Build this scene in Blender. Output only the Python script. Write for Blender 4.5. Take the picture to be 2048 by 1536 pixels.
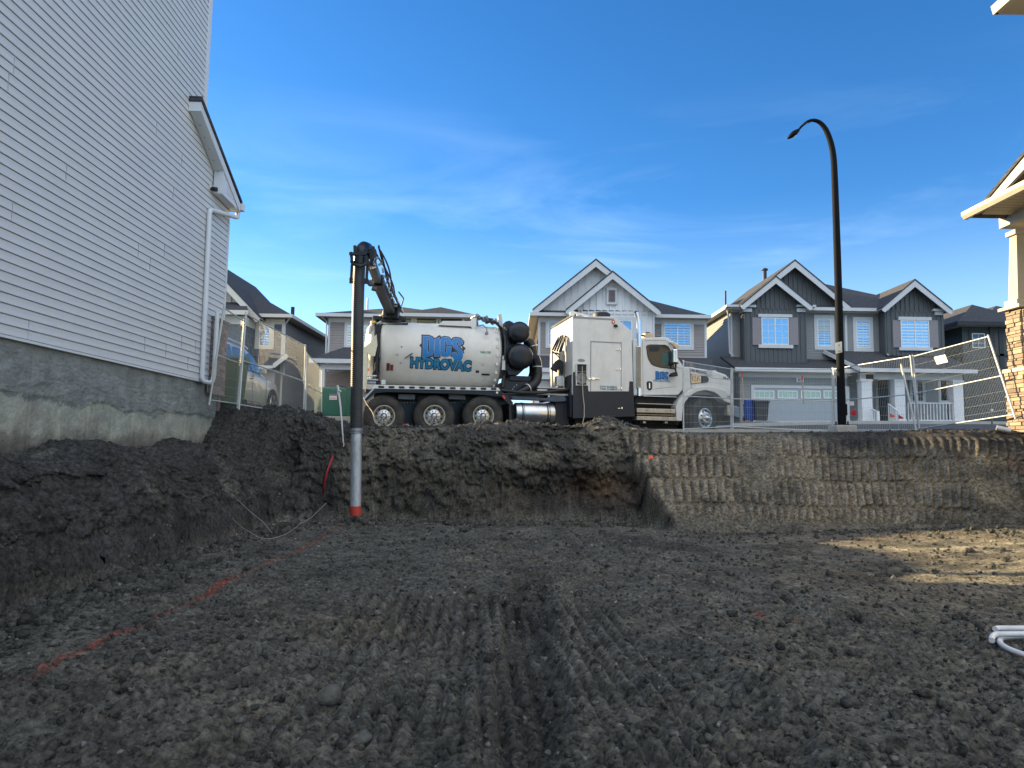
import bpy, bmesh, math, random
import numpy as np
from mathutils import Vector, Matrix
R = math.radians
for o in list(bpy.data.objects): bpy.data.objects.remove(o)
sc = bpy.context.scene
# ---------------- camera, sky, sun, exposure ----------------
EYE = 1.5; FPX = 1420.0; PITCH = 5.1; ROLL = 0.9
SUN_EL = 15.5; SUN_A = 28.0            # degrees up; degrees forward of due left
cam = bpy.data.cameras.new('camera'); camo = bpy.data.objects.new('camera', cam); sc.collection.objects.link(camo)
cam.sensor_width = 36; cam.lens = 36 * FPX / 2048; cam.clip_end = 2000; cam.clip_start = 0.05
MC = Matrix.Translation((0, 0, EYE)) @ Matrix.Rotation(R(90 + PITCH), 4, 'X') @ Matrix.Rotation(R(ROLL), 4, 'Z')
camo.matrix_world = MC; sc.camera = camo
sund = Vector((-math.cos(R(SUN_A)) * math.cos(R(SUN_EL)), math.sin(R(SUN_A)) * math.cos(R(SUN_EL)), math.sin(R(SUN_EL))))
w = bpy.data.worlds.new('World'); sc.world = w; w.use_nodes = True
nt = w.node_tree; nt.nodes.clear()
def N(t, ty, **k):
    n = t.nodes.new(ty)
    for a, b in k.items(): setattr(n, a, b)
    return n
sky = N(nt, 'ShaderNodeTexSky', sky_type='NISHITA'); sky.sun_disc = False
sky.sun_elevation = R(SUN_EL); sky.sun_rotation = math.atan2(sund.x, sund.y)
sky.air_density = 1.0; sky.dust_density = 0.25; sky.ozone_density = 3.0; sky.altitude = 1000
tc = N(nt, 'ShaderNodeTexCoord'); mp = N(nt, 'ShaderNodeMapping'); nt.links.new(tc.outputs['Generated'], mp.inputs[0])
mp.inputs['Scale'].default_value = (1.1, 1.1, 5.0); mp.inputs['Rotation'].default_value = (R(14), R(24), R(20))
nz = N(nt, 'ShaderNodeTexNoise'); nz.inputs['Scale'].default_value = 2.2; nz.inputs['Detail'].default_value = 9; nz.inputs['Roughness'].default_value = .56
nz.inputs['Distortion'].default_value = .7
nt.links.new(mp.outputs[0], nz.inputs['Vector'])
rp = N(nt, 'ShaderNodeValToRGB'); rp.color_ramp.elements[0].position = .44; rp.color_ramp.elements[1].position = .82
nt.links.new(nz.outputs[0], rp.inputs[0])
nz2 = N(nt, 'ShaderNodeTexNoise'); nz2.inputs['Scale'].default_value = 1.6; nz2.inputs['Detail'].default_value = 3
nt.links.new(tc.outputs['Generated'], nz2.inputs['Vector'])
rp2 = N(nt, 'ShaderNodeValToRGB'); rp2.color_ramp.elements[0].position = .36; rp2.color_ramp.elements[1].position = .66
nt.links.new(nz2.outputs[0], rp2.inputs[0])
sx = N(nt, 'ShaderNodeSeparateXYZ'); nt.links.new(tc.outputs['Generated'], sx.inputs[0])
mr = N(nt, 'ShaderNodeMapRange'); nt.links.new(sx.outputs[2], mr.inputs[0])
mr.inputs[1].default_value = .04; mr.inputs[2].default_value = .46; mr.inputs[3].default_value = 1; mr.inputs[4].default_value = 0
m1 = N(nt, 'ShaderNodeMath', operation='MULTIPLY'); nt.links.new(rp.outputs[0], m1.inputs[0]); nt.links.new(mr.outputs[0], m1.inputs[1])
m2 = N(nt, 'ShaderNodeMath', operation='MULTIPLY'); nt.links.new(m1.outputs[0], m2.inputs[0]); nt.links.new(rp2.outputs[0], m2.inputs[1])
m3 = N(nt, 'ShaderNodeMath', operation='MULTIPLY'); nt.links.new(m2.outputs[0], m3.inputs[0]); m3.inputs[1].default_value = .8
m0n = N(nt, 'ShaderNodeMath', operation='MULTIPLY_ADD'); nt.links.new(nz2.outputs[0], m0n.inputs[0]); m0n.inputs[1].default_value = .7; m0n.inputs[2].default_value = -.30
hs = N(nt, 'ShaderNodeHueSaturation'); hs.inputs['Saturation'].default_value = 1.22; hs.inputs['Hue'].default_value = .5
nt.links.new(sky.outputs[0], hs.inputs['Color'])
tint = N(nt, 'ShaderNodeMix', data_type='RGBA', blend_type='MULTIPLY'); tint.inputs[0].default_value = 1
nt.links.new(hs.outputs[0], tint.inputs[6]); tint.inputs[7].default_value = (.72, .86, .97, 1)
hz0 = N(nt, 'ShaderNodeMapRange', interpolation_type='SMOOTHSTEP'); nt.links.new(sx.outputs[2], hz0.inputs[0]); hz0.inputs[1].default_value = .0; hz0.inputs[2].default_value = .34; hz0.inputs[3].default_value = .5; hz0.inputs[4].default_value = 0
m4 = N(nt, 'ShaderNodeMath', operation='MAXIMUM'); nt.links.new(m3.outputs[0], m4.inputs[0]); nt.links.new(hz0.outputs[0], m4.inputs[1])
cm = N(nt, 'ShaderNodeMix', data_type='RGBA'); nt.links.new(m4.outputs[0], cm.inputs[0]); nt.links.new(tint.outputs[2], cm.inputs[6])
CLOUD = cm.inputs[7]; CLOUD.default_value = (4.4, 5.8, 7.2, 1)
# unseen sky behind the camera: bright cloud added to fill the shade
bk1 = N(nt, 'ShaderNodeMath', operation='MULTIPLY_ADD'); nt.links.new(sx.outputs[1], bk1.inputs[0]); bk1.inputs[1].default_value = -1.0; nt.links.new(m0n.outputs[0], bk1.inputs[2])
bk2 = N(nt, 'ShaderNodeMapRange'); nt.links.new(bk1.outputs[0], bk2.inputs[0]); bk2.inputs[1].default_value = -.25; bk2.inputs[2].default_value = .5; bk2.inputs[3].default_value = 0; bk2.inputs[4].default_value = .8
hz_ = N(nt, 'ShaderNodeMapRange'); nt.links.new(sx.outputs[2], hz_.inputs[0]); hz_.inputs[1].default_value = .22; hz_.inputs[2].default_value = .5
bk3 = N(nt, 'ShaderNodeMath', operation='MULTIPLY'); nt.links.new(bk2.outputs[0], bk3.inputs[0]); nt.links.new(hz_.outputs[0], bk3.inputs[1])
cm2 = N(nt, 'ShaderNodeMix', data_type='RGBA'); nt.links.new(bk3.outputs[0], cm2.inputs[0]); nt.links.new(cm.outputs[2], cm2.inputs[6]); cm2.inputs[7].default_value = (9.4, 9.7, 10.2, 1); cm = cm2
bg = N(nt, 'ShaderNodeBackground'); bg.inputs[1].default_value = .068
wo = N(nt, 'ShaderNodeOutputWorld'); nt.links.new(cm.outputs[2], bg.inputs[0]); nt.links.new(bg.outputs[0], wo.inputs[0])
sl = bpy.data.lights.new('sun', 'SUN'); sl.energy = 4.2; sl.angle = R(.5); sl.color = (1, .76, .42)
so = bpy.data.objects.new('sun', sl); sc.collection.objects.link(so); so.rotation_euler = (-sund).to_track_quat('-Z', 'Y').to_euler()
sc.view_settings.view_transform = 'Standard'; sc.view_settings.look = 'None'; sc.view_settings.exposure = 2.0; sc.view_settings.gamma = 1
sc.cycles.max_bounces = 5; sc.cycles.diffuse_bounces = 3; sc.cycles.glossy_bounces = 3; sc.cycles.transmission_bounces = 3
sc.cycles.use_denoising = True

# ---------------- helpers ----------------
MR = MC.to_3x3(); C0 = Vector((0, 0, EYE))
def ray(px, py): return MR @ Vector(((px - 1024) / FPX, -(py - 768) / FPX, -1))
def W(px, py, D):                      # world point seen at photo pixel, D metres ahead
    d = ray(px, py); return C0 + d * (D / d.y)
def G(px, py, z=0.0):                  # world point on level z
    d = ray(px, py); return C0 + d * ((z - EYE) / d.z)
class Frame:
    def __init__(s, o, yaw=0): s.o = Vector(o); s.yaw = R(yaw); s.m = Matrix.Translation(s.o) @ Matrix.Rotation(s.yaw, 4, 'Z'); s.i = s.m.inverted(); s.r = s.i.to_3x3()
    def loc(s, p): return s.i @ Vector(p)
    def p(s, px, py, y=0.0):
        c = s.i @ C0; d = s.r @ ray(px, py); return c + d * ((y - c.y) / d.y)
    def q(s, px, py, y=0.0): a = s.p(px, py, y); return (a.x, a.z)
    def s_(s, px, py, x=0.0):          # on plane local x: -> (y, z)
        c = s.i @ C0; d = s.r @ ray(px, py); a = c + d * ((x - c.x) / d.x); return (a.y, a.z)
mats = {}
def mat(name, col, rough=.6, metal=0, var=.12, scale=6, bump=0, bscale=40, spec=.5, trans=0, detail=4, col2=None, bdist=.01, coat=0):
    if name in mats: return mats[name]
    m = bpy.data.materials.new(name); m.use_nodes = True; t = m.node_tree; b = t.nodes['Principled BSDF']
    b.inputs['Roughness'].default_value = rough; b.inputs['Metallic'].default_value = metal
    b.inputs['Specular IOR Level'].default_value = spec; b.inputs['Transmission Weight'].default_value = trans
    b.inputs['Coat Weight'].default_value = coat
    tcx = N(t, 'ShaderNodeTexCoord')
    if var > 0 or col2:
        n = N(t, 'ShaderNodeTexNoise'); n.inputs['Scale'].default_value = scale; n.inputs['Detail'].default_value = detail; n.inputs['Roughness'].default_value = .65
        t.links.new(tcx.outputs['Object'], n.inputs['Vector'])
        r = N(t, 'ShaderNodeValToRGB'); r.color_ramp.elements[0].position = .3; r.color_ramp.elements[1].position = .7
        a = [c * (1 - var) for c in col]; c2 = col2 if col2 else [min(1, c * (1 + var)) for c in col]
        r.color_ramp.elements[0].color = (*a[:3], 1); r.color_ramp.elements[1].color = (*c2[:3], 1)
        t.links.new(n.outputs[0], r.inputs[0]); t.links.new(r.outputs[0], b.inputs['Base Color'])
        mr_ = N(t, 'ShaderNodeMapRange'); t.links.new(n.outputs[0], mr_.inputs[0]); mr_.inputs[3].default_value = max(0, rough - .08); mr_.inputs[4].default_value = min(1, rough + .12)
        t.links.new(mr_.outputs[0], b.inputs['Roughness'])
    else: b.inputs['Base Color'].default_value = (*col, 1)
    if bump:
        n2 = N(t, 'ShaderNodeTexNoise'); n2.inputs['Scale'].default_value = bscale; n2.inputs['Detail'].default_value = 5; n2.inputs['Roughness'].default_value = .7
        t.links.new(tcx.outputs['Object'], n2.inputs['Vector'])
        bp = N(t, 'ShaderNodeBump'); bp.inputs['Strength'].default_value = bump; bp.inputs['Distance'].default_value = bdist
        t.links.new(n2.outputs[0], bp.inputs['Height']); t.links.new(bp.outputs[0], b.inputs['Normal'])
    mats[name] = m; return m
def grime(m, amt=.25, col=(.16, .13, .10), sz=(2.2, 2.2, .5), lo=.5):
    t = m.node_tree; b = t.nodes['Principled BSDF']; tcx = N(t, 'ShaderNodeTexCoord'); mp = N(t, 'ShaderNodeMapping'); mp.inputs['Scale'].default_value = sz; t.links.new(tcx.outputs['Object'], mp.inputs[0])
    n = N(t, 'ShaderNodeTexNoise'); n.inputs['Scale'].default_value = 1.6; n.inputs['Detail'].default_value = 9; n.inputs['Roughness'].default_value = .7; t.links.new(mp.outputs[0], n.inputs['Vector'])
    r = N(t, 'ShaderNodeMapRange'); r.inputs[1].default_value = lo; r.inputs[2].default_value = lo + .22; r.inputs[4].default_value = amt; t.links.new(n.outputs[0], r.inputs[0])
    mx = N(t, 'ShaderNodeMix', data_type='RGBA'); t.links.new(r.outputs[0], mx.inputs[0]); mx.inputs[7].default_value = (*col, 1)
    l = b.inputs['Base Color'].links
    if l: t.links.new(l[0].from_socket, mx.inputs[6])
    else: mx.inputs[6].default_value = b.inputs['Base Color'].default_value
    t.links.new(mx.outputs[2], b.inputs['Base Color']); return m
def shingle(name, col, z_step=.09):
    m = mat(name, col, .9, var=.35, scale=9, bump=.5, bscale=60, spec=.15)
    t = m.node_tree; b = t.nodes['Principled BSDF']; tcx = N(t, 'ShaderNodeTexCoord')
    wv = N(t, 'ShaderNodeTexWave', wave_type='BANDS', bands_direction='Z', wave_profile='SAW'); wv.inputs['Scale'].default_value = 1 / z_step / 3.14; wv.inputs['Distortion'].default_value = .6; wv.inputs['Detail Scale'].default_value = 3
    t.links.new(tcx.outputs['Object'], wv.inputs['Vector'])
    old = b.inputs['Base Color'].links[0].from_socket; r = N(t, 'ShaderNodeMapRange'); r.inputs[3].default_value = .72; r.inputs[4].default_value = 1.2; t.links.new(wv.outputs[1], r.inputs[0])
    mx = N(t, 'ShaderNodeMix', data_type='RGBA', blend_type='MULTIPLY'); mx.inputs[0].default_value = 1; t.links.new(old, mx.inputs[6]); t.links.new(r.outputs[0], mx.inputs[7]); t.links.new(mx.outputs[2], b.inputs['Base Color'])
    return m
class MB:
    def __init__(s): s.v = []; s.f = []
    def add(s, vs, fs):
        n = len(s.v); s.v += [tuple(v) for v in vs]; s.f += [tuple(n + i for i in f) for f in fs]; return s
    def box(s, x0, x1, y0, y1, z0, z1):
        return s.add([(x0, y0, z0), (x1, y0, z0), (x1, y1, z0), (x0, y1, z0), (x0, y0, z1), (x1, y0, z1), (x1, y1, z1), (x0, y1, z1)],
                     [(0, 3, 2, 1), (4, 5, 6, 7), (0, 1, 5, 4), (1, 2, 6, 5), (2, 3, 7, 6), (3, 0, 4, 7)])
    def obox(s, m, a, b, c):           # oriented box half sizes a,b,c in matrix m
        vs = [m @ Vector((x, y, z)) for z in (-c, c) for (x, y) in ((-a, -b), (a, -b), (a, b), (-a, b))]
        return s.add(vs, [(0, 3, 2, 1), (4, 5, 6, 7), (0, 1, 5, 4), (1, 2, 6, 5), (2, 3, 7, 6), (3, 0, 4, 7)])
    def bar(s, p0, p1, wd, th, up=(0, 0, 1)):   # rectangular bar from p0 to p1
        p0 = Vector(p0); p1 = Vector(p1); z = (p1 - p0); L = z.length; z.normalize(); u = Vector(up)
        x = u.cross(z)
        if x.length < 1e-4: x = Vector((1, 0, 0)).cross(z)
        x.normalize(); y = z.cross(x); m = Matrix((x, y, z)).transposed().to_4x4(); m.translation = (p0 + p1) / 2
        return s.obox(m, wd / 2, th / 2, L / 2)
    def prism(s, pts, y0, y1):         # polygon in x,z extruded along y
        n = len(pts); ar = sum(pts[i][0] * pts[(i + 1) % n][1] - pts[(i + 1) % n][0] * pts[i][1] for i in range(n))
        if ar < 0: pts = pts[::-1]
        vs = [(x, y0, z) for x, z in pts] + [(x, y1, z) for x, z in pts]
        return s.add(vs, [tuple(range(n)), tuple(range(2 * n - 1, n - 1, -1))] + [(i, i + n, (i + 1) % n + n, (i + 1) % n) for i in range(n)])
    def prismx(s, pts, x0, x1):        # polygon in y,z extruded along x
        n = len(pts); ar = sum(pts[i][0] * pts[(i + 1) % n][1] - pts[(i + 1) % n][0] * pts[i][1] for i in range(n))
        if ar < 0: pts = pts[::-1]
        vs = [(x1, y, z) for y, z in pts] + [(x0, y, z) for y, z in pts]
        return s.add(vs, [tuple(range(n)), tuple(range(2 * n - 1, n - 1, -1))] + [(i, i + n, (i + 1) % n + n, (i + 1) % n) for i in range(n)])
    def tube(s, pts, r, n=8, cap=True):
        pts = [Vector(p) for p in pts]; rs = r if isinstance(r, (list, tuple)) else [r] * len(pts); vs = []; px_ = None
        for i, p in enumerate(pts):
            d = (pts[min(i + 1, len(pts) - 1)] - pts[max(i - 1, 0)]).normalized()
            if px_ is None:
                px_ = d.cross(Vector((0, 0, 1)));
                if px_.length < .05: px_ = d.cross(Vector((0, 1, 0)))
            else: px_ = px_ - d * px_.dot(d)
            px_.normalize(); py_ = d.cross(px_)
            vs += [p + (px_ * math.cos(2 * math.pi * k / n) + py_ * math.sin(2 * math.pi * k / n)) * rs[i] for k in range(n)]
        fs = [(i * n + k, i * n + (k + 1) % n, (i + 1) * n + (k + 1) % n, (i + 1) * n + k) for i in range(len(pts) - 1) for k in range(n)]
        if cap: fs += [tuple(range(n - 1, -1, -1)), tuple(range((len(pts) - 1) * n, len(pts) * n))]
        return s.add(vs, fs)
    def lathe(s, prof, o, axis, n=32, cap=True):   # prof: (along, radius)
        o = Vector(o); a = Vector(axis).normalized(); return s.tube_frames([(o + a * t, max(r, 1e-4)) for t, r in prof], a, n, cap)
    def tube_frames(s, pr, a, n, cap):
        x = a.cross(Vector((0, 0, 1)))
        if x.length < .05: x = a.cross(Vector((0, 1, 0)))
        x.normalize(); y = a.cross(x); vs = []
        for p, r in pr: vs += [p + (x * math.cos(2 * math.pi * k / n) + y * math.sin(2 * math.pi * k / n)) * r for k in range(n)]
        fs = [(i * n + k, i * n + (k + 1) % n, (i + 1) * n + (k + 1) % n, (i + 1) * n + k) for i in range(len(pr) - 1) for k in range(n)]
        if cap: fs += [tuple(range(n - 1, -1, -1)), tuple(range((len(pr) - 1) * n, len(pr) * n))]
        return s.add(vs, fs)
    def build(s, name, m, parent=None, smooth=False, bevel=0, angle=40, extra=None):
        n0 = len(s.f)
        if extra: s.add(extra[0].v, extra[0].f)
        me = bpy.data.meshes.new(name); me.from_pydata(s.v, [], s.f); me.update()
        if extra: me.materials.append(m); me.materials.append(extra[1]); me.polygons.foreach_set('material_index', [0] * n0 + [1] * (len(s.f) - n0))
        bm = bmesh.new(); bm.from_mesh(me); bmesh.ops.recalc_face_normals(bm, faces=bm.faces); bm.to_mesh(me); bm.free()
        if not extra: me.materials.append(m)
        o = bpy.data.objects.new(name, me); sc.collection.objects.link(o)
        if smooth:
            me.polygons.foreach_set('use_smooth', [True] * len(me.polygons)); me.set_sharp_from_angle(angle=R(angle))
        if bevel:
            md = o.modifiers.new('bevel', 'BEVEL'); md.width = bevel; md.segments = 2; md.limit_method = 'ANGLE'; md.angle_limit = R(40)
        if parent: o.parent = parent
        return o
def tag(o, label=None, cat=None, group=None, kind=None):
    if label: o['label'] = label
    if cat: o['category'] = cat
    if group: o['group'] = group
    if kind: o['kind'] = kind
    return o
def empty(name, label, cat, loc=(0, 0, 0), yaw=0, group=None):
    o = bpy.data.objects.new(name, None); sc.collection.objects.link(o); o.location = loc; o.rotation_euler = (0, 0, yaw); return tag(o, label, cat, group)
def ftag(F, name, label, cat, group=None): return empty(name, label, cat, F.o, F.yaw, group)
def copy_tree(o, parent=None):
    c = o.copy(); sc.collection.objects.link(c); c.parent = parent
    for ch in list(o.children): copy_tree(ch, c)
    return c
def bevel_hint(): pass
# curves -> flat meshes (letters)
def curve_mesh(cu):
    ob = bpy.data.objects.new('tmp', cu); sc.collection.objects.link(ob); bpy.context.view_layer.update()
    dg = bpy.context.evaluated_depsgraph_get(); me = bpy.data.meshes.new_from_object(ob.evaluated_get(dg)); bpy.data.objects.remove(ob); return me
def poly_curve(polys, off=0):
    cu = bpy.data.curves.new('lettering', 'CURVE'); cu.dimensions = '2D'; cu.fill_mode = 'FRONT'
    for pl in polys:
        sp = cu.splines.new('POLY'); sp.points.add(len(pl) - 1); sp.use_cyclic_u = True
        for i, (x, y) in enumerate(pl): sp.points[i].co = (x, y, 0, 1)
    cu.offset = off; return cu
def text_curve(body, size=1, off=0, spacing=1):
    cu = bpy.data.curves.new('lettering', 'FONT'); cu.body = body; cu.size = size; cu.offset = off; cu.fill_mode = 'FRONT'; cu.align_x = 'CENTER'; cu.space_character = spacing; cu.resolution_u = 3; return cu
def letters(name, cu, m, parent, x0, x1, z0, z1, yf, shear=0, fit=None):
    """fit flat letters into the box x0..x1, z0..z1 of a surface y = yf(x,z)"""
    me = curve_mesh(cu); co = np.zeros(len(me.vertices) * 3); me.vertices.foreach_get('co', co); co = co.reshape(-1, 3)
    if fit is None: fit = (co[:, 0].min(), co[:, 0].max(), co[:, 1].min(), co[:, 1].max())
    bm = bmesh.new(); bm.from_mesh(me)
    if callable(yf):
        for k in range(1, 10):
            yy = fit[2] + (fit[3] - fit[2]) * k / 10
            bmesh.ops.bisect_plane(bm, geom=bm.verts[:] + bm.edges[:] + bm.faces[:], plane_co=(0, yy, 0), plane_no=(0, 1, 0))
    for v in bm.verts:
        u = (v.co.x - fit[0]) / (fit[1] - fit[0]); t = (v.co.y - fit[2]) / (fit[3] - fit[2])
        x = x0 + (x1 - x0) * u; z = z0 + (z1 - z0) * t + shear * u
        v.co = (x, yf(x, z) if callable(yf) else yf, z)
    bm.to_mesh(me); bm.free(); me.materials.clear(); me.materials.append(m); me.name = name
    o = bpy.data.objects.new(name, me); sc.collection.objects.link(o); o.parent = parent; return o
rnd = random.Random(7)
# ---------------- numpy noise ----------------
def _h(ix, iy, iz, s):
    n = (ix.astype(np.int64) * 374761393 + iy.astype(np.int64) * 668265263 + iz.astype(np.int64) * 2147483647 + s * 974634777) & 0xffffffff
    n = ((n ^ (n >> 13)) * 1274126177) & 0xffffffff; n = ((n ^ (n >> 16)) * 2246822519) & 0xffffffff; return ((n ^ (n >> 15)) & 0xffffff) / float(0xffffff)
def vn(x, y, z, s=0):
    ix = np.floor(x); iy = np.floor(y); iz = np.floor(z); fx = x - ix; fy = y - iy; fz = z - iz
    fx = fx * fx * (3 - 2 * fx); fy = fy * fy * (3 - 2 * fy); fz = fz * fz * (3 - 2 * fz); r = 0
    for a in (0, 1):
        for b in (0, 1):
            for c in (0, 1): r = r + _h(ix + a, iy + b, iz + c, s) * (fx if a else 1 - fx) * (fy if b else 1 - fy) * (fz if c else 1 - fz)
    return r * 2 - 1
def fbm(x, y, z=None, f=1, o=4, g=.5, s=0):
    z = np.zeros_like(x) if z is None else z; r = 0; a = 1; t = 0
    for k in range(o): r = r + a * vn(x * f + 17.3 * k, y * f + 5.1 * k, z * f, s + k); t += a; a *= g; f *= 2.03
    return r / t
def worley(x, y, f, s=0):              # 0 at cell centre .. 1 at rim
    X = x * f; Y = y * f; ix = np.floor(X); iy = np.floor(Y); d1 = np.full(X.shape, 9.); d2 = d1.copy(); z = np.zeros_like(ix)
    for a in (-1, 0, 1):
        for b in (-1, 0, 1):
            cx = ix + a + _h(ix + a, iy + b, z, s); cy = iy + b + _h(ix + a, iy + b, z, s + 9); d = (cx - X) ** 2 + (cy - Y) ** 2
            m = d < d1; d2 = np.where(m, d1, np.minimum(d2, d)); d1 = np.where(m, d, d1)
    return np.sqrt(d1), np.sqrt(d2)
def sst(a, b, x): t = np.clip((x - a) / (b - a), 0, 1); return t * t * (3 - 2 * t)
# ---------------- ground ----------------
def plateau(x, y):
    z = 1.86 + .02 * np.clip(x, -4, 14) + .30 * sst(-3.3, -4.9, x) * (1 - sst(18, 24, y)) + .75 * sst(24, 33, y) - .11 * sst(2.8, 4.2, x) * (1 - sst(16.8, 18, y))
    return z
YTX = [-30, -4.4, -3, -1, 1, 2.9, 3.1, 5, 7, 9, 12, 30]; YTY = [12.9, 13.2, 14.05, 14.3, 14.6, 14.5, 13.25, 13.1, 12.9, 12.4, 11.8, 11.5]
YCX = [-30, -4.4, -3, -1, 1, 2.1, 2.6, 5, 7, 9, 12, 30]; YCY = [13.9, 14.1, 14.9, 15.1, 15.4, 15.45, 15.6, 15.6, 15.3, 14.2, 13.6, 13.3]
def height(x, y):
    zp = plateau(x, y); yt = np.interp(x, YTX, YTY) + .12 * fbm(x, y * 0, None, 1.3, 3, .5, 3); yc = np.interp(x, YCX, YCY) + .10 * fbm(x, y * 0 + 4, None, 2, 3, .5, 5)
    wob = .05 * fbm(x * 0 + 9, y, None, 3, 3, .5, 8); ytl = np.where(x > 2.6, 14.5, yt); tl_ = np.clip((y - ytl) / (np.where(x > 1.8, 15.42, yc) - ytl), 0, 1)
    ytr = np.where(x < 3.4, 13.22, yt); tr = np.clip((y - ytr) / (np.where(x < 3.4, 15.6, yc) - ytr), 0, 1); right = sst(-.05, .05, x + wob - (3.15 - .85 * tr))
    zb = zp * np.maximum(tl_ ** .62, right * (tr * .9 + .1 * sst(0, 1, tr))); t = np.where(right > .5, tr, tl_)
    # left bank along the foundation
    xw = -5.4 - .031 * y; xt = np.interp(y, [0, 4, 6.4, 8.2, 10, 12.3, 14], [-4.55, -4.5, -4.42, -4.2, -4.3, -4.38, -4.4]) + .14 * fbm(x * 0, y, None, 1.1, 4, .55, 11)
    top = 1.30 + .24 * fbm(x * 0 + 3, y, None, 1.6, 5, .62, 12) - .04 * sst(8, 10, y) + .80 * sst(13.3, 14.4, y)
    s = np.clip((xt - x) / .72, 0, 1); zl = top * s ** .55 + .12 * np.clip((xt - .72 - x) / .5, 0, 1)
    xr = np.interp(y, [0, 11, 13, 30], [9.6, 9.4, 9.2, 9.2]) + .2 * fbm(x * 0, y, None, 1, 3, .5, 13)
    zr = zp * np.clip((x - xr) / .9, 0, 1) ** .7
    yn = -3.0; zn = 1.8 * np.clip((yn - y) / 1.2, 0, 1)
    z = np.maximum(np.maximum(zb, zl), np.maximum(zr, zn))
    fl = 1 - sst(.02, .25, z)
    # spoil along the crest
    crest = np.exp(-((y - yc - .35) / .45) ** 2)
    z = z + crest * (.07 + .10 * fbm(x, y, None, 1.5, 3, .5, 21)) * sst(-9, -8, x) * (1 - .95 * right)
    z = z + .22 * np.exp(-((x - 2.2) / .5) ** 2 - ((y - 15.9) / .4) ** 2) * (.8 + .5 * fbm(x, y, None, 5, 3, .6, 22)) + .12 * np.exp(-((x - .2) / .8) ** 2 - ((y - 15.8) / .35) ** 2)
    z = z + .16 * np.exp(-((x + 4.5) / 1.0) ** 2 - ((y - 14.9) / .6) ** 2) + .06 * np.exp(-((x - 9.3) / 1.2) ** 2 - ((y - 15.0) / .5) ** 2)
    return z, fl, t, right, s
def axis(segs):
    r = [segs[0][0]]
    for a, b, d in segs:
        n = max(1, int(round((b - a) / d))); r += [a + (b - a) * k / n for k in range(1, n + 1)]
    return np.array(r)
xs = axis([(-150, -30, 12), (-30, -8, 1.0), (-8, -5.7, .1), (-5.7, -3.9, .014), (-3.9, 6, .0195), (6, 10.6, .028), (10.6, 16, .25), (16, 40, 2), (40, 160, 12)])
ys_ = [-20, -12, -6, -3, -1, 0, 1, 1.8, 2.3]
while ys_[-1] < 12.6: ys_.append(ys_[-1] + .0036 * ys_[-1])
ys = np.concatenate([ys_, axis([(ys_[-1], 16.3, .0145), (16.3, 18.2, .08), (18.2, 40, .8), (40, 400, 20)])[1:]])
X, Y = np.meshgrid(xs, ys); Z, FL, T, RT, LS = height(X, Y)
near = (1 - sst(10.4, 11.5, X)) * (1 - sst(17.2, 18, Y)) * sst(1, 2, Y) * sst(-6.6, -5.9, X)
face = (1 - FL) * np.clip(1 - np.abs(2 * np.maximum(np.where(T < 1, T, 0), np.where(LS < 1, LS, 0)) - 1) ** 4, 0, 1)
# floor relief: undulation, clods, grouser prints, ruts, berms
a1 = fbm(X, Y, None, .55, 3, .5, 31); a2 = fbm(X, Y, None, 3.1, 4, .6, 32); w1, w1b = worley(X + .1 * a2, Y + .1 * a2, 6.5, 33); w2, w2b = worley(X, Y, 15, 35); a3 = fbm(X, Y, None, 24, 3, .6, 36)
rough = sst(-.25, .35, fbm(X, Y, None, .7, 3, .5, 37))
smooth_r = sst(.5, 2.5, X - .12 * Y) * sst(7, 9.5, Y)                     # trodden smoother ground at the right
swath = np.clip(np.exp(-((X + .6) / .9) ** 2 - ((Y - 5.4) / 2.2) ** 2), 0, 1); amp = (.42 + .6 * rough) * (1 - .55 * swath) * (1 - .8 * smooth_r)
cl = np.clip(w1b - w1, 0, .6); cl2 = np.clip(w2b - w2, 0, .5)
rel = .26 * sst(4.4, 8.6, X) * sst(6.5, 8.5, Y) + .06 * a1 + amp * (.045 * a2 + .062 * cl * sst(-.1, .5, fbm(X, Y, None, 2.2, 2, .5, 40)) + .042 * cl2 + .022 * a3)
def track(cx, cy, ang, half, y0, y1, pitch, amp_, curve=0, cross=False):
    ca, sa = math.cos(ang), math.sin(ang); u = (X - cx) * ca + (Y - cy) * sa; v = -(X - cx) * sa + (Y - cy) * ca; u = u + curve * v * v
    m = sst(half + .06, half, np.abs(u)) * sst(y0 - .1, y0 + .1, v) * sst(y1 + .1, y1 - .1, v)
    k = v if cross else u
    return m * (amp_ * (np.abs(np.sin(math.pi * (k + .012 * a2) / pitch)) ** .7 - .5) * (.6 + .8 * sst(-.4, .3, fbm(X, Y, None, 1.7, 2, .5, 44))) - .03)
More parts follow.
